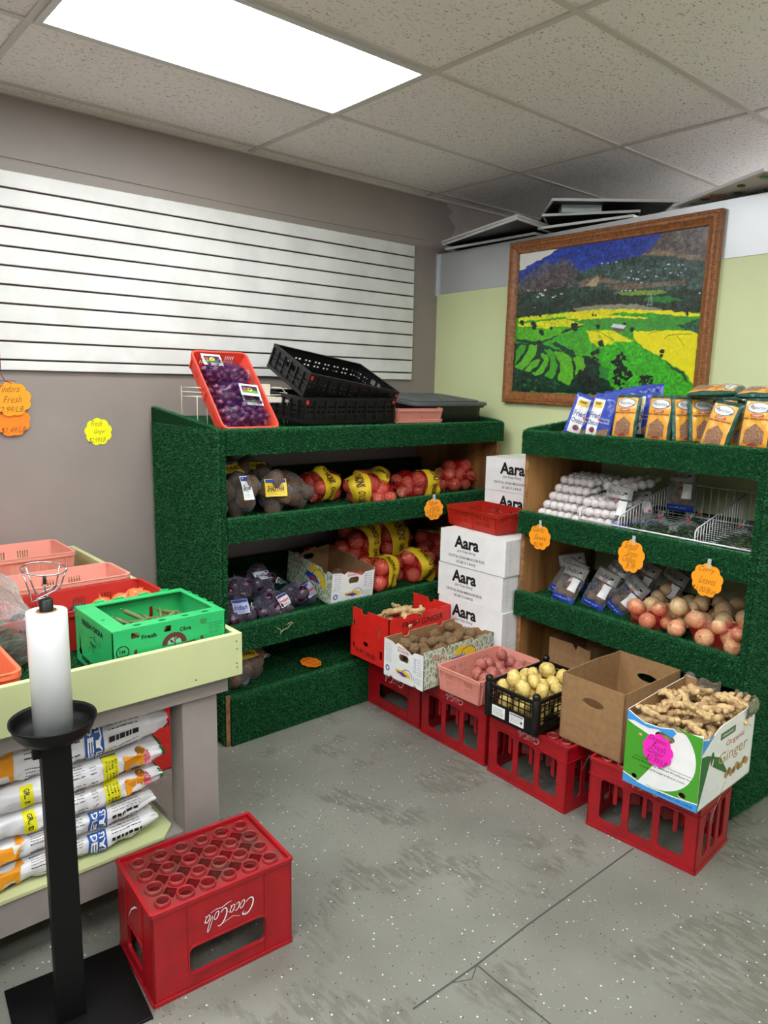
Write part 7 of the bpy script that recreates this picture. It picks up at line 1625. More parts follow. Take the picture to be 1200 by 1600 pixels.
pouch('grey-headed pouch of brown roots at the back nearest the chillies tag, low level', .54, .32, rl_(.3)+.0, .3, -.35, .0)
# wire basket
def wire_basket():
    t = thing('wire_basket', 'white wire divider basket on the middle level of the short turf shelf', 'wire basket'); t.matrix_world = MR; b = MB(); r = .0022; x0, x1, y0, y1 = .305, 1.075, .03, .40
    z = lambda y: rm_(y)+.004
    for y in (y0, y1): b.tube([(x0, y, z(y)+.012), (x1, y, z(y)+.012)], r*1.4)
    b.tube([(x0, y0-.004, z(y0)+.03), (x1, y0-.004, z(y0)+.03)], r*1.6)
    top = z(y1)+.15
    b.tube([(x0+.19, y1, top), (x1, y1, top)], r*1.4)
    for x in np.arange(x0+.19, x1, .034): b.tube([(x, y1, z(y1)), (x, y1, top)], r*.8)
    for y in np.arange(y0, y1, .028): b.tube([(x0, y, z(y)), (x1, y, z(y))], r*.7)
    b.build('basket_wires', wirew, t)
    for dx, ya, yb, n in ((x0, y0, y0+.10, 5), (x0+.20, y0, y1, 18), (x0+.545, y0, y1, 18), (x1, y0, y1, 18)):
        d = MB(); zt0, zt1 = z(ya)+.075, (z(yb)+.14 if yb > .2 else z(yb)+.08)
        d.tube([(dx, ya, z(ya)), (dx, ya, zt0-.012), (dx, ya+.012, zt0), (dx, yb, zt1), (dx, yb, z(yb))], r*1.3)
        for k in range(1, n): y = ya+(yb-ya)*k/n; d.tube([(dx, y, z(y)), (dx, y, zt0+(zt1-zt0)*k/n)], r*.75)
        d.build('divider', wirew, t)
wire_basket()
# bagged greens in the wire basket
leafg = mat('herb_leaf', (34, 62, 30), .5, (64, 96, 48), 12)
def herb_bag(label, x, y, dz, rz, seed, sz=(.15, .12), grp='bagged green herbs in the wire basket'):
    t = thing('herb_bag', label, 'bag', group=grp); t.matrix_world = RP(x, y, rm_(y)+dz, rz=rz); q = random.Random(seed); b = MB(); pts = []
    for k in range(110):
        a = q.uniform(0, 6.28); rr_ = math.sqrt(q.random()); px, py, pz = rr_*sz[0]/2*math.cos(a), rr_*sz[1]/2*math.sin(a), .012+q.random()*.045*(1-rr_**2)
        L = q.uniform(.012, .022); w_ = L*.28; G = TR(px, py, pz, rz=q.uniform(0, 6.28), ry=q.uniform(-.7, .7), rx=q.uniform(-.7, .7))
        b.add([(-L, 0, 0), (-L*.3, -w_, .002), (L*.5, -w_*.9, .003), (L, 0, 0), (L*.5, w_*.9, .003), (-L*.3, w_, .002)], [(0, 1, 2, 3, 4, 5)], 0, G)
    b.build('leaves', leafg, t)
    P = [(sz[0]*.25*math.cos(a), sz[1]*.25*math.sin(a), .035, .03) for a in (0, 1.3, 2.5, 3.8, 5)]; S = wrapper(P, Vector((0, 0, .035)), .006, .014, seed); v, f = ico(4)
    d = MB().add([S(Vector(p)) for p in v], f, 0, None, True); e = S(Vector((0, -.3, 1))); d.tube([e-Vector((0, 0, .006)), e+Vector((0, 0, .014)), e+Vector((.004, 0, .04))], [.016, .005, .018]); d.build('film', film('herb_film', (235, 240, 238), .0, .2, .8, 24, .3), t)
    MB().lathe([(.0065, -.004), (.0065, .004)], 8, 0, Matrix.Translation(e+Vector((0, 0, .013)))).build('red_tie', inkred, t)
herb_bag('clear bag of small green leaves with red-tied neck, left pocket of the wire basket', .59, .13, .004, 0, 1, (.16, .14))
herb_bag('clear bag of small green leaves at the front of the wide wire pocket', .66, .09, .0, .5, 2, (.13, .1))
herb_bag('clear bag of small green leaves beside the right wire divider', .76, .12, .0, 1.1, 3, (.14, .12))
herb_bag('clear bag of small green leaves at the back of the wide wire pocket', .73, .24, .0, 2, 4, (.14, .12))
herb_bag('clear bag of small green leaves in the right wire pocket by the turf side', .97, .14, .0, .3, 5, (.15, .14))
herb_bag('clear bag of small green leaves, back of the right wire pocket', .98, .28, .0, .9, 6, (.14, .12))
# loose white onions
MR_i = MR.inverted(); OG = 'pale onions on the low level of the short turf shelf'
def low_z(x, y): return rl_(y)-.004
OP = [(.50, .045, .032, 1), (.54, .06, .036, 0), (.575, .05, .031, 1), (.61, .05, .033, 1), (.655, .05, .037, 1), (.705, .04, .034, 1), (.765, .04, .04, 0), (.84, .03, .031, 0), (.895, .045, .044, 0), (.955, .05, .031, 0), (1.035, .045, .042, 0)]
OP += [(.59, .11, .034, 1), (.64, .11, .036, 0), (.70, .10, .042, 0), (.78, .115, .036, 0), (.86, .10, .034, 1), (.93, .12, .045, 0), (1.01, .13, .036, 1), (1.06, .12, .033, 1)]
OP += [(.66, .18, .042, 0), (.75, .19, .04, 0), (.84, .19, .036, 0), (.92, .2, .034, 1), (1.0, .21, .042, 0), (.70, .26, .04, 0), (.79, .27, .036, 0), (.88, .28, .036, 0), (.96, .29, .036, 0), (1.04, .2, .042, 0)]
qo = random.Random(9); placed = []
for k, (x, y, z, r) in enumerate(pack(47, (.029, .043), .535, 1.088, .012, .42, low_z, 23, 34, dome=.03)):
    placed.append((x, y, z, r)); rosy = (x < .74 and y < .12) or k % 9 == 0
    item('pale_onion', (ON_PK[0] if rosy else ON_WH[k % 3]), ('rosy papery onion' if rosy else 'pale golden papery onion')+' heaped on the low level of the short turf shelf', 'onion', ('rosy onions' if rosy else 'pale golden onions')+' on the short turf shelf', x, y, z, r*.94, qo, MR)
for lb, cx, cy, w_ in (('scrap of red netting round the onions near the tag for curry leaves', .95, .1, .13), ('scrap of red netting round the rosy onions in the middle of the low level', .64, .07, .10)):
    near_ = [(a, b2, c, s) for a, b2, c, s in placed if abs(a-cx) < w_ and abs(b2-cy) < .07]
    c = Vector((cx, cy, sum(p[2] for p in near_)/len(near_))); S = wrapper(near_, c, .003, 0, 3, .75)
    v, f = ico(4); f2 = [t3 for t3 in f if v[t3[0]][2] < .55 and v[t3[0]][1] < .6]
    o = MB().add([S(Vector(p)) for p in v], f2, 0, None, True).build('onion_netting', net('thin_red_net', (214, 40, 40), 240, .03, .4)); o.matrix_world = MR; tag(o, lb, 'netting')
def tagcard(label, x, z, w_, h_, lines_, rot=0):
    card('price_tag', label, MR @ FR((x, -.046, z), (1, 0, 0), (0, 0, 1)) @ Matrix.Rotation(rot, 4, 'Z'), w_, h_, orange, lines_, clip=True)
tagcard('orange scalloped tag reading Garlic Sleeve, hanging on the wood end of the short turf shelf', .148, .925, .125, .115, [('Garlic', .55), ('Sleeve', .55), ('$2.99', .4)])
tagcard('orange scalloped tag reading Small Green Chillies, hanging on the middle lip', .628, .932, .122, .135, [('Small', .45), ('Green', .4), ('Chillies', .5), ('$1.99', .3)], -.1)
tagcard('orange scalloped tag reading Curry Leaves, hanging on a long tape near the turf side', .955, .905, .122, .125, [('Curry', .5), ('Leaves', .5), ('$1.00/Bun', .75)], -.05)

# ================================================================ THINGS LYING ON THE COLD ROOM ROOF
pan = mat('panel_underside', (30, 34, 34), .5); panw = mat('panel_rim_white', (206, 206, 204), .4)
def roof_panel(label, corners, z, zt2=None, th=.012):
    """white-rimmed sheet with a dark underside; corners are plan points"""
    t = thing('steel_shelf_panel', label, 'panel', group=None); c = Vector((sum(p[0] for p in corners)/4, sum(p[1] for p in corners)/4, z)); t.matrix_world = Matrix.Translation(c)
    P = [(p[0]-c.x, p[1]-c.y) for p in corners]; Q = [(x*.97, y*.97) for x, y in P]
    MB().plate(P, [Q], th, ID).build('rim', panw, t); MB().plate(Q, [], .003, ID, 0, th-.004).build('sheet', pan, t); return t
roof_panel('white-rimmed dark sheet, lowest of the pile at the corner over the pale green wall', [(3.305, 3.30), (3.30, 2.62), (3.95, 2.60), (3.95, 3.28)], 2.404)
roof_panel('white-rimmed dark sheet, middle of the pile at the corner over the pale green wall', [(3.29, 3.31), (3.04, 2.53), (3.62, 2.60), (3.87, 3.38)], 2.428)
roof_panel('white-rimmed dark sheet, topmost of the pile at the corner over the pale green wall', [(3.30, 3.33), (3.055, 2.54), (3.63, 2.62), (3.88, 3.40)], 2.446)
roof_panel('white-edged sheet lying along the top of the steel band behind the picture', [(3.27, 2.58), (3.35, 2.07), (3.9, 2.12), (3.83, 2.66)], 2.419)
roof_panel('white-edged sheet lying just under the panel with the galvanised box', [(3.20, 2.50), (3.46, 2.10), (3.95, 2.40), (3.70, 2.80)], 2.462)
tp = roof_panel('raised white-edged dark sheet carrying a galvanised box, above the framed landscape', [(3.11, 2.375), (3.56, 1.96), (4.0, 2.40), (3.55, 2.82)], 2.503)
g = MB().box((-.10, -.045, -.036), (.10, .045, 0)); g.move(Matrix.Translation((-.22, -.02, .006)) @ Matrix.Rotation(-.75, 4, 'Z'))
g.lathe([(0, -.0005), (.012, -.0005), (.012, 0)], 12, 0, Matrix.Translation((-.31, .01, -.015)) @ Matrix.Rotation(PI/2, 4, 'X') @ Matrix.Rotation(-.4, 4, 'Y'))
g.build('galvanised_box', mat('galvanised', (180, 190, 188), .4, metal=.5), tp)
bt = thing('patterned_board', 'white-edged board painted with coloured circles, lying at the near end of the steel band', 'board'); Pb = [(3.33, 1.86), (3.03, 1.33), (3.6, 1.0), (3.9, 1.5)]
bt.matrix_world = Matrix.Translation((0, 0, 2.425))
MB().plate(Pb, [[(3.345, 1.84), (3.05, 1.335), (3.59, 1.03), (3.87, 1.5)]], .012, ID).build('rim', panw, bt)
MB().plate([(3.345, 1.84), (3.05, 1.335), (3.59, 1.03), (3.87, 1.5)], [], .004, ID, 0, .004).build('sheet', mat('board_cream', (206, 200, 188), .6), bt)
d = MB(); qd = random.Random(8)
for k in range(60):
    u, v = qd.random(), qd.random(); x = 3.345+(3.05-3.345)*u+.5*v; y = 1.82+(1.335-1.82)*u-.28*v+.02; r = qd.uniform(.012, .03)
    ci = qd.randrange(4); G = Matrix.Translation((x, y, .0035-.0001*k/60)) @ Matrix.Rotation(PI, 4, 'X')
    d.flat(ell(0, 0, r, r*.8, 14), G, ci, 0)
    if k % 2: d.plate(ell(0, 0, r*1.5, r*1.2, 16), [ell(0, 0, r*1.25, r*.98, 16)], 0, G, (ci+1) % 4, 0)
d.build('painted_circles', [mat('circle_green', (40, 130, 90)), mat('circle_orange', (216, 130, 60)), mat('circle_black', (30, 34, 20)), mat('circle_olive', (150, 160, 60))], bt)

# ================================================================ THE PRODUCE TABLE
TX1, TY0, TX0, TY1 = 1.085, 1.90, -.35, 3.41
def table():
    t = thing('produce_table', 'pale green-rimmed produce table with grey legs and a lower shelf', 'table'); t.matrix_world = ID
    r = MB(); z0, z1 = .715, .848
    r.box((TX0, TY0, z0), (TX1, TY0+.02, z1)); r.box((TX1-.02, TY0+.02, z0), (TX1, TY1, z1)); r.box((TX0, TY1-.02, z0), (TX1-.02, TY1, z1)); r.box((TX0, TY0+.02, z0), (TX0+.02, TY1-.02, z1))
    r.build('tray_rim', cream, t, bevel=.0015)
    n = MB()
    for (x, z) in ((TX1-.02, .825), (TX1-.018, .80), (TX1-.02, .755), (TX1-.019, .742), (.93, .735)): n.lathe([(0, 0), (.0022, 0), (.0022, .001)], 8, 0, Matrix.Translation((x, TY0, z)) @ Matrix.Rotation(PI/2, 4, 'X'))
    n.build('nail_heads', mat('nail_dark', (60, 54, 40)), t)
    b = MB().box((TX0+.02, TY0+.02, .73), (TX1-.02, TY1-.02, .742)); b.blades((.35, TY0+.02, .742), (TX1-.37, 0, 0), (0, 1.4, 0), 16000, .008); b.build('turf_top', [turf, blade], t)
    f = MB().box((TX0+.02, TY0+.03, .66), (TX1-.035, TY0+.06, .715)); f.box((TX0, TY1-.08, .66), (TX1-.035, TY1-.05, .715)); f.box((TX1-.065, TY0+.06, .66), (TX1-.035, TY1-.08, .715))
    f.build('apron', greypaint, t)
    for x, y in ((.905, 1.945), (TX0+.03, 1.945), (.905, 3.25), (TX0+.03, 3.25)):
        MB().box((x, y, 0), (x+.115, y+.09, .66)).build('leg', greypaint, t, bevel=.003)
    s = MB().box((TX0+.1, TY0+.055, .135), (.905, TY0+.085, .232)); s.box((TX0+.1, 2.9, .135), (.905, 2.93, .232)); s.box((.875, TY0+.085, .135), (.905, 2.9, .232)); s.build('lower_apron', greypaint, t)
    d = MB()
    d.plate([(TX0, TY0+.05), (.84, TY0+.05), (.885, TY0+.10), (.885, 3.0), (TX0, 3.0)], [], .012, ID, 0, .232); d.build('lower_shelf', cream, t, bevel=.002)
table()
# ---- rice sacks on the lower shelf
sackm = mat('white_woven_sack', (232, 231, 232), .38, (222, 220, 224), 5, .9, 7)
sackm.node_tree.nodes['Principled BSDF'].inputs['Coat Weight'].default_value = .2
org = mat('animal_orange', (232, 150, 20), .5); org2 = mat('animal_brown', (150, 90, 20), .5); lbl_y = mat('label_lemon', (228, 222, 20), .5); lbl_b = mat('label_royal', (30, 84, 164), .5); inkpk = mat('rose_ink', (226, 90, 110), .6)
def sack(kind, label, z, T, x1, seed, yoff=0):
    L, D = .80, .40; x0 = x1-L; t = thing('rice_sack', label, 'sack', group='white rice sacks under the produce table'); t.matrix_world = TR(x0, TY0+.075+yoff, z)
    def S(u, a, off=0):       # u along the sack, a around the cross section (0 = front, PI/2 = up)
        e = (1-abs(2*u-1)**7)**.5; e2 = .28+.72*e if u > .5 else e
        k = T/2*(.22+.78*max(0, (1-abs(2*u-1)**6))**.5)
        cy = math.copysign(abs(math.cos(a))**.5, math.cos(a)); cz = math.copysign(abs(math.sin(a))**.5, math.sin(a))
        w = .007*n3((u*22, math.cos(a)*2, math.sin(a)*2), 1.6, seed+8)+.008*n3((u*9, math.cos(a)*1.2, math.sin(a)*1.2), 1.4, seed)+.010*max(0, abs(2*u-1)-.6)*n3((u*3, math.cos(a)*7, math.sin(a)*7), 1.5, seed+3)*2.5
        hy = D/2*(.86+.14*(1-abs(2*u-1)**4))
        return Vector((u*L+.01*n3((a, u, 0), 1, seed), D/2-cy*(hy+w+off), T/2+cz*(k+w*.6+off)))
    b = MB().grid(lambda u, v: S(.001+.998*u, v*2*PI), 90, 56)
    b.build('sack_body', sackm, t)
    e = MB().grid(lambda u, v: S(.985+.015*u, v*2*PI, .001), 3, 40, 0) if kind == 'lion' else None
    if e: e.build('dark_seam_end', mat('dark_green_print'), t)
    p = MB(); m = MB()
    PMs = [lbl_b, lbl_y, cardw if kind == 'camel' else ink, inkpk, ink, org, org2]
    def put_(mm, u0, a0, su=1, sa=1, nm='small_print'):
        mm.v = [tuple(S(u0+x*su/L, a0+y*sa, .0025+z)) for x, y, z in mm.v]; mm.build(nm, PMs, t.children[0])
    R90 = -PI/2
    def animal(mi, mo, lion):
        q = MB(); body = [(-.035, -.5), (-.03, .1), (-.036, .35), (-.026, .5), (-.012, .35), (.004, .3), (.02, .45), (.024, .75), (.034, .95), (.040, .7), (.044, .5), (.036, .42), (.032, .1), (.030, -.2), (.034, -.62), (.022, -.62), (.018, -.1), (-.006, -.1), (-.014, -.3), (-.010, -.62), (-.024, -.62), (-.028, -.3)]
        q.flat(body, ID, mi, .0002); q.flat([(-.06, -.85), (-.055, -.6), (-.02, -.66), (.02, -.7), (.044, -.8), (.03, -.95), (-.03, -1.0)], ID, mo, .0004)
        if lion: q.flat(ell(.026, .6, .016, .32, 12), ID, mo, .0006)
        return q
    if kind == 'camel':
        u = (.655-x0)/L; q = MB(); q.grid(lambda a, c: (-.026+.052*a, -.62+1.24*c, 0), 4, 8, 0); q.text('DESI', -.012, 0, .9, .018, ID, 2, .03, 0, .0006, PI/2); q.text('STYLE', .012, 0, .9, .018, ID, 2, .03, 0, .0006, PI/2)
        q.v = [(x, y, z) for x, y, z in q.v]
        # rotated text: width is along the angle axis, so rebuild with swapped axes
        q = MB(); q.grid(lambda a, c: (-.026+.052*a, -.62+1.24*c, 0), 4, 8, 0)
        for s_, xx in (('DESI', -.011), ('STYLE', .012)):
            v_, f_ = glyphs(s_, .03); q.add([(xx+b2*.018, -a2*1.05, .0008) for a2, b2 in v_], f_, 2)
        put_(q, u, 0, nm='blue_label')
        q = MB(); q.lines(.0, -.8, .09, .8, 9, ID, 4, .03, .0002, seed, .02); put_(q, u+.05, 0)
        q = MB(); q.lines(.0, -.7, .05, .7, 8, ID, 4, .03, .0002, seed+1, .02); put_(q, u-.11, 0)
        put_(animal(5, 6, False), (.415-x0)/L, 0, 1.0, .85, nm='orange_animal')
        q = MB(); q.plate(rect(-.028, -.6, .028, .6), [rect(-.026, -.57, .026, .57)], 0, ID, 4, .0004)
        for k in range(7): q.flat(rect(-.026+.0075*k, -.57, -.0255+.0075*k, .57), ID, 4, .0005)
        q.lines(-.026, -.55, .026, .5, 8, ID, 4, .03, .0006, seed+2, .006); put_(q, (.50-x0)/L, 0, nm='printed_table')
        q = MB(); v_, f_ = glyphs('TWLE', .03); q.add([(b2*.02, -a2*.8, .0004) for a2, b2 in v_], f_, 3); put_(q, (.372-x0)/L, -.1)
    else:
        u = (.70-x0)/L; q = MB(); q.grid(lambda a, c: (-.022+.044*a, -.75+1.5*c, 0), 4, 8, 1)
        for k in range(4):
            v_, f_ = glyphs(('Premium', 'Golden', 'Sella', 'Basmati')[k], .0); q.add([(-.013+.0095*k+b2*.006, -a2*.95, .0008) for a2, b2 in v_], f_, 4)
        q.plate(rect(-.024, -.8, .024, .8), [rect(-.022, -.75, .022, .75)], 0, ID, 4, .0004); put_(q, u, .0, nm='yellow_label')
        put_(animal(5, 6, True), u+.085, .05, .9, .8, nm='orange_animal')
        q = MB(); v_, f_ = glyphs('TIGER', .04); q.add([(b2*.022+a2*.01, -a2*.7, .0004) for a2, b2 in v_], f_, 3); put_(q, u+.135, .1)
        q = MB(); q.lines(0, -.5, .018, .5, 6, ID, 4, .03, .0002, seed, .012); put_(q, u-.075, 0)
        q = MB(); q.lines(0, -.8, .07, .8, 10, ID, 4, .03, .0002, seed+1, .02); put_(q, u-.18, 0)
        q = MB(); q.grid(lambda a, c: (-.016+.032*a, -.5+1.0*c, 0), 4, 6, 1); v_, f_ = glyphs('GR.D', .02); q.add([(b2*.014, -a2*.6, .0008) for a2, b2 in v_], f_, 4); put_(q, (.475-x0)/L, .1, nm='yellow_label')
    if seed == 5:
        g = MB()
        for (x, y, w_) in ((.12, .16, .08), (.30, .15, .09), (.47, .14, .07), (.40, .22, .1), (.2, .24, .09)):
            q = MB().grid(lambda a, c: (x+(a-.5)*w_, y+.012*math.sin(PI*a)*(2*c-1), 0), 8, 2); n = len(g.v)
            for px, py, pz in q.v:
                c_ = max(-1, min(1, (D/2-py)/(D/2))); aa = math.acos(math.copysign(abs(c_)**2, c_)); g.v.append(tuple(S(px/L, aa, .003)))
            g.f += [tuple(i+n for i in f) for f in q.f]; g.m += [0]*len(q.f); g.sm += [True]*len(q.f)
        for (x, y, w_, h_, mi) in ((.56, .15, .05, .10, 1), (.50, .15, .04, .09, 2)):
            q = MB().grid(lambda a, c: (x+a*w_, y+c*h_, 0), 6, 6, mi); n = len(g.v)
            for px, py, pz in q.v:
                c_ = max(-1, min(1, (D/2-py)/(D/2))); aa = math.acos(math.copysign(abs(c_)**2, c_)); g.v.append(tuple(S(px/L, aa, .003)))
            g.f += [tuple(i+n for i in f) for f in q.f]; g.m += [mi]*len(q.f); g.sm += [True]*len(q.f)
        g.build('top_print', [mat('brown_leaf_print', (120, 86, 46)), mat('navy_print', (24, 40, 70)), mat('ochre_print', (190, 160, 40))], t)
zz = [(.245, .075, 'camel', .845, 1, 'lowest rice sack, flat on the cream lower shelf with a blue label'), (.315, .072, 'camel', .835, 2, 'second from the shelf, with a blue label and crumpled end'),
      (.382, .078, 'lion', .862, 3, 'middle of the pile, yellow label beside an orange animal'), (.455, .078, 'lion', .870, 4, 'rice sack with a yellow label, directly under the topmost sack'), (.528, .128, 'camel', .885, 5, 'topmost rice sack, with brown leaf marks on its upper side')]
for z, T, k_, x1, s_, lb in zz: sack(k_, 'white printed sack: '+lb, z, T, x1, s_, .0 if s_ != 5 else .004)
# red ginger box on the floor under the table
red_ginger_box('red ginger box on the floor behind the table leg, half hidden by rice sacks', row(.965, 3.02, 0))
# ---- bins on the table
ZT = .748
def table_bin(label, x0, x1, y0, y1, h, m, lift=0, group='plastic bins on the produce table'): return bin_('produce_bin', label, x1-x0, y1-y0, h, m, TR(x0, y0, ZT+lift), .02, rim=.008, group=group)
table_bin('pale pink slotted bin at the back of the produce table by the wall', .40, .985, 3.085, 3.375, .145, salmon)
table_bin('pink slotted bin in the middle of the produce table, behind the red bin', .42, 1.015, 2.585, 2.80, .15, salmon)
table_bin('dark red slotted bin on the produce table directly behind the green okra box', .46, 1.035, 2.30, 2.555, .135, darkred)
table_bin('peach slotted bin at the front left of the produce table, cut by the photo edge', -.10, .468, 1.935, 2.20, .118, peach)
tag(MB().box((0, 0, 0), (.42, .20, .09), 0).move(TR(.55, 2.86, ZT)).build('carton_block', cardb), 'low brown carton lying between the pink bins on the produce table', 'box')
tom = mat('orange_red_skin', (226, 92, 50), .3, (214, 120, 60), 5)
oo = onion_mesh(seed=3, m=tom)
for k, (x, y) in enumerate(((.985, 2.40), (.93, 2.45), (.99, 2.48), (.86, 2.44))): item('orange_vegetable', oo, 'round orange vegetable with a papery tip in the dark red bin', 'vegetable', 'orange vegetables in the dark red bin', x, y, .835+.012*(k == 0), .040, random.Random(k), flatten=True)
MB().box((.49, 2.33, .76), (1.0, 2.52, .80)).build('paper_pad', cardb, [o for o in C.objects if o.get('label', '').startswith('dark red slotted')][0]).matrix_parent_inverse = [o for o in C.objects if o.get('label', '').startswith('dark red slotted')][0].matrix_world.inverted()
for k, (x, y) in enumerate(((.60, 2.42), (.70, 2.40), (.78, 2.43))): item('aubergine', AUB, 'dark purple aubergine in the dark red bin behind the okra box', 'vegetable', 'dark aubergines in the dark red bin', x, y, .832, .036, random.Random(k+5), flatten=True)
for k in range(7): item('root_vegetable', TUB[k % 2], 'pinkish root in the peach bin at the front of the produce table', 'vegetable', 'roots in the peach bin', .16+.045*k, 2.06+.03*math.sin(k*2), .80+.012*(k % 2), .028, random.Random(k+9), flatten=True)
# ---- okra box
greenp = mat('green_corrugated_plastic', (42, 178, 102), .35, (38, 170, 96), 12)
def okra_box(M):
    w, d, h = .345, .30, .165; t = thing('okra_box', 'bright green corrugated okra box open on the near corner of the produce table', 'box'); t.matrix_world = M; F = faces(w, d); b = MB()
    hol = {0: [rr(.054, h-.028, .078, h-.010, .003), rr(.15, h-.028, .172, h-.010, .003), rr(.262, h-.028, .284, h-.010, .003), rr(.060, .06, .070, .105, .004), rr(.262, .06, .272, .105, .004)],
           3: [rr(.05, .09, .058, .112, .003), rr(.2, .09, .208, .112, .003), rr(.11, .05, .117, .075, .003), rr(.25, .04, .257, .066, .003), rr(.16, .1, .167, .12, .003)],
           1: [rr(.08, .09, .092, .125, .004), rr(.18, .08, .190, .12, .004)], 2: [rr(.1, .09, .112, .125, .004)]}
    for i, (fr, ln) in enumerate(zip(F, (w, d, w, d))): b.plate(rect(0, 0, ln, h), hol[i], .004, fr, 0, -.004)
    b.box((0, 0, 0), (w, d, .004))
    hs = [ell(x, .022, .012, .008, 14) for x in (.08, .155, .225, .29)]
    b.plate(rect(0, 0, w, .044), hs, .004, ID, 0, h); b.plate(rect(0, d-.03, w, d), [], .004, ID, 0, h); b.plate(rect(0, .044, .05, d-.03), [ell(.02, .12, .006, .006, 8)], .004, ID, 0, h); b.plate(rect(w-.018, .044, w, d-.03), [], .004, ID, 0, h)
    for x in (.06, .12, .2, .27): b.box((x, d-.005, h), (x+.03, d, h+.010)); b.box((w-.004, .03+x*.7, h), (w, .05+x*.7, h+.008))
    b.box((.048, .044, h-.03), (.052, d-.03, h)); b.box((.05, .043, h-.022), (w-.018, .047, h))
    b.build('box_body', greenp, t, bevel=.0008)
    mr2 = mat('maroon_print', (92, 38, 38), .5); p = MB(); f = F[0]
    p.text('Fresh', .105, .137, .044, .013, f, 0, .03); p.text('Okra', .215, .137, .036, .013, f, 0, .03)
    arch = [(.18+.038*math.cos(a), .098+.034*math.sin(a)) for a in np.linspace(0, PI, 16)]; p.flat(arch, f, 1, .0006)
    inner = [(.18+.022*math.cos(a), .098+.02*math.sin(a)) for a in np.linspace(0, PI, 12)]; p.flat(inner, f, 2, .0009)
    p.ribbon([(.18, .085), (.182, .105), (.18, .122)], .0035, f, 1, .0012); p.flat([(.182, .108), (.192, .112), (.198, .122), (.188, .118)], f, 1, .0012); p.flat([(.18, .1), (.168, .104), (.164, .114), (.174, .11)], f, 1, .0012); p.flat(ell(.18, .125, .003, .006, 8), f, 1, .0012)
    p.plate([(.125, .068), (.245, .068), (.245, .098), (.19, .092), (.125, .092)], [[(.130, .072), (.240, .072), (.240, .093), (.19, .087), (.130, .087)]], 0, f, 1, .001); p.flat([(.130, .072), (.240, .072), (.240, .093), (.19, .087), (.130, .087)], f, 3, .001)
    p.text('Jalaram Produce', .185, .080, .100, .013, f, 0, .04, 0, .0014)
    p.plate(ell(.028, .105, .019, .019, 20), [ell(.028, .105, .016, .016, 20)], 0, f, 0, .0006); p.text('1st', .028, .108, .018, .012, f, 0, .03, 0, .0006); p.text('QUALITY', .028, .094, .022, .005, f, 0, .02, 0, .0006)
    p.lines(.29, .105, .335, .14, 5, f, 0, .0012); p.lines(.29, .06, .335, .09, 4, f, 0, .0012); p.text('Premium Quality', .11, .045, .16, .012, f, 0, .02)
    p.build('printed_front', [ink, mr2, mat('pale_mint_print', (120, 190, 150)), mat('mint_white_print', (200, 226, 206))], t.children[0]); p = MB()
    f = F[3]; p.text('FRESH OKRA', .15, .140, .17, .018, f, 0, .04); p.text('PREMIUM QUALITY', .15, .022, .2, .018, f, 0, .04); p.text('fresh', .15, .09, .05, .012, f, 0, .0, .4); p.ribbon([(.12, .105), (.15, .112), (.19, .1)], .002, f); p.ribbon([(.14, .098), (.145, .075), (.155, .07)], .003, f)
    p.flat([(.035, .03), (.045, .03), (.042, .08), (.034, .1)], f, 0); p.flat(ell(.04, .04, .012, .01, 8), f, 0)
    p.build('printed_side', ink, t.children[0])
    MB().box((.006, .006, .05), (w-.006, d-.006, .09)).build('paper_pad', cardb, t)
MO = TR(.703, 1.935, ZT+.002); okra_box(MO)
okm = mat('okra_skin', (74, 96, 44), .5, (96, 112, 52), 8); q = random.Random(6)
def okra_mesh(s):
    b = MB().tube([(-.05, 0, 0), (-.047, 0, 0), (-.035, 0, .001), (0, 0, .002*s), (.035, 0, .004*s), (.052, 0, .007*s)], [.003, .008, .0085, .0075, .005, .0008], n=6); b.tube([(-.05, 0, 0), (-.062, 0, 0)], .003, n=6)
    o = b.build('o', okm); me = o.data; bpy.data.objects.remove(o); return me
OK_ = [okra_mesh(s) for s in (1, -1, 2)]
for k in range(34):
    item('okra_pod', OK_[k % 3], 'green okra pod in the bright green okra box', 'okra', 'okra pods in the green box', q.uniform(.10, .26), q.uniform(.09, .22), .098+.008*(k % 4), 1.0, q, MO, flatten=True)
# ---- clear bag of greens
gt = thing('greens_bag', 'large clear plastic bag of long dark green leaves on the produce table', 'bag'); gt.matrix_world = TR(.46, 2.36, ZT); b = MB(); q = random.Random(2)
for k in range(330):
    x = q.uniform(-.07, .115); y = q.uniform(-.11, .11); z = .012+q.random()*.16*(1-abs(x)/.2); L = q.uniform(.03, .055); a = q.uniform(-.4, .4)
    G = TR(x, y, z, rz=a+.2, ry=q.uniform(-.3, .3)); b.grid(lambda u, v: ((u-.5)*L*2, (v-.5)*.012*math.sin(PI*u), .008*math.sin(u*3)), 5, 1, 0, G)
b.build('leaves', leafg, gt)
P = [(x, y, z, .09) for x in (-.06, .06) for y in (-.05, .05) for z in (.09, .12)]+[(0, 0, .2, .075), (.05, .0, .21, .07), (-.06, 0, .21, .07)]
S = wrapper(P, Vector((0, 0, .13)), .004, .02, 4); v, f = ico(5)
MB().add([(p.x, p.y, max(p.z, .004)) for p in (S(Vector(x)) for x in v)], f, 0, None, True).build('film', film('big_film', (240, 244, 240), .10, .1, 1.0, 14, .6), gt)

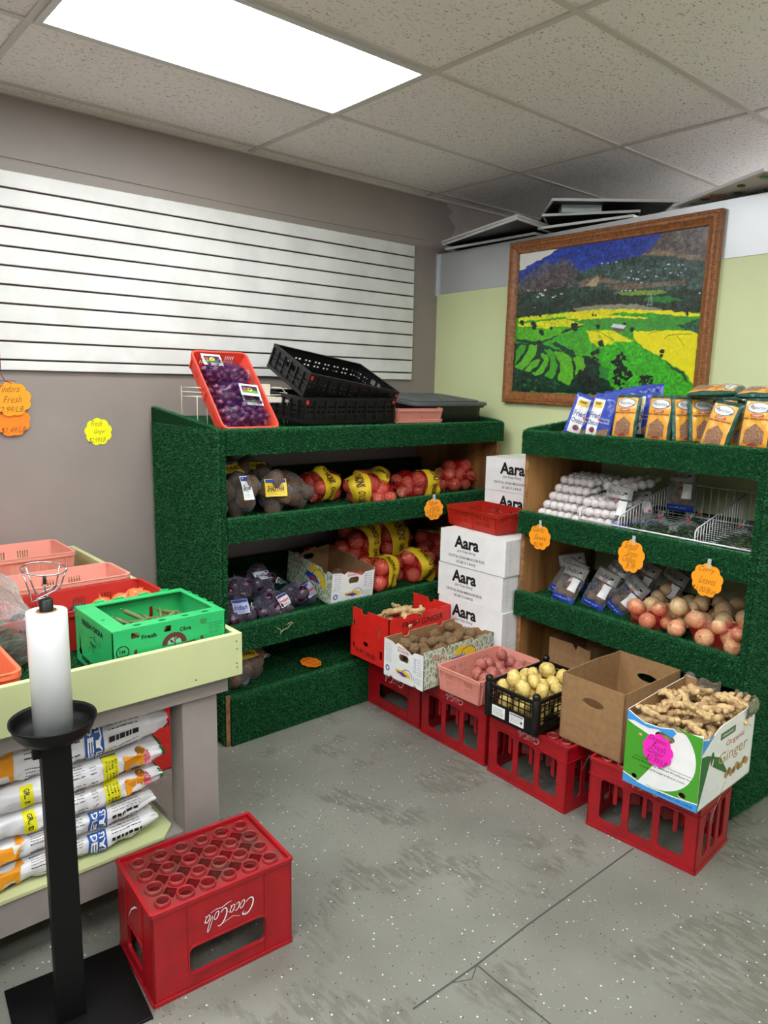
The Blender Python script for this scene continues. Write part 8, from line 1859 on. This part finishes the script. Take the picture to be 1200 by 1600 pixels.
# ================================================================ PRODUCE BAG ROLL STAND
st = thing('bag_roll_stand', 'black floor stand holding a roll of clear produce bags', 'stand'); st.matrix_world = TR(.484, 1.735, 0)
bl2 = mat('black_painted_steel', (5, 5, 6), .5, (9, 9, 9), 12, .05, 60, spec=.25)
MB().box((-.15, -.148, 0), (.15, .148, .008)).move(Matrix.Rotation(-.105, 4, 'Z') @ TR(.02, .025, 0)).build('base_plate', bl2, st, bevel=.002)
MB().box((-.033, -.02, .008), (.033, .02, .765)).move(Matrix.Rotation(-.1, 4, 'Z')).build('post', bl2, st, bevel=.002)
MB().box((-.05, -.008, .72), (-.03, .008, .75)).move(Matrix.Rotation(-.1, 4, 'Z')).build('bracket', bl2, st)
MB().lathe([(0, .762), (.05, .762), (.075, .768), (.088, .785), (.092, .806), (.097, .812), (.097, .806), (.093, .80), (.089, .788), (.076, .774), (.05, .770), (0, .770)], 40).build('dish', bl2, st)
MB().lathe([(.0, .770), (.0445, .770), (.0445, 1.070), (.043, 1.073), (.023, 1.073), (.021, 1.065), (.021, 1.0)], 48).build('bag_roll', mat('plastic_roll', (236, 236, 236), .28, (226, 228, 230), 3, .12, 6, coat=.3, stretch=(1, 1, .2)), st)
MB().lathe([(.023, 1.072), (.021, 1.075), (.0205, 1.06)], 32).build('roll_core', cardb, st)
MB().lathe([(0, 1.0), (.015, 1.0), (.015, 1.100), (.012, 1.102), (.012, 1.09), (0, 1.09)], 24).build('spindle_cap', black, st)
wr = MB(); wr.tube([(.048*math.cos(a), .048*math.sin(a), 1.172+.006*math.cos(a-2)) for a in np.linspace(0, 2*PI, 33)[:-1]], .0018, closed=True)
base = [(-.032, -.012, 1.104), (-.015, .02, 1.108), (.03, .02, 1.122), (.028, -.014, 1.124)]
for a, p in zip((3.3, 2.2, .5, -.4), base): wr.tube([(.048*math.cos(a), .048*math.sin(a), 1.172), p], .0018)
wr.tube([base[0], base[3]], .0018); wr.tube([base[1], base[2]], .0018); wr.tube([(0, 0, 1.09), (0, 0, 1.150)], .0018); wr.tube([base[0], (0, 0, 1.104), base[2]], .0016)
wr.build('wire_funnel', chrome, st); MB().lathe([(0, 1.135), (.004, 1.136), (.004, 1.155), (0, 1.156)], 10).build('wire_tip', black, st)

# ================================================================ CARDS ON THE BACK WALL
WF = lambda x, z, off=.006: FR((x, YB-off, z), (1, 0, 0), (0, 0, 1))
card('price_card', 'yellow scalloped card reading Fresh Ginger $2.99/LB on the mauve wall', WF(1.229, 1.36, .0015), .122, .122, yellow, [('Fresh', .4), ('Ginger', .42), ('$2.99/LB', .6)])
hc = card('price_card', 'upper orange scalloped card hanging on a string, reading Tindora Fresh', WF(.865, 1.508, .02), .155, .142, orange, [('Tindora', .55), ('Fresh', .45), ('$2.99/LB', .68)], inkm=ink)
MB().tube([(.006, .065, .001), (-.02, .075, .001), (-.034, .10, .001), (-.036, .46, -.004)], .0016).build('string', mat('maroon_string', (110, 24, 44), .7), hc)
MB().box((-.05, .074, 0), (.02, .077, .002)).build('clip', mat('maroon_string', (110, 24, 44), .7), hc)
c2 = card('price_card', 'lower orange scalloped card reading Beans $1.49/LB', WF(.862, 1.418, .012), .148, .132, orange2, [('Beans', .5), ('$1.49/LB', .65)], inkm=ink)
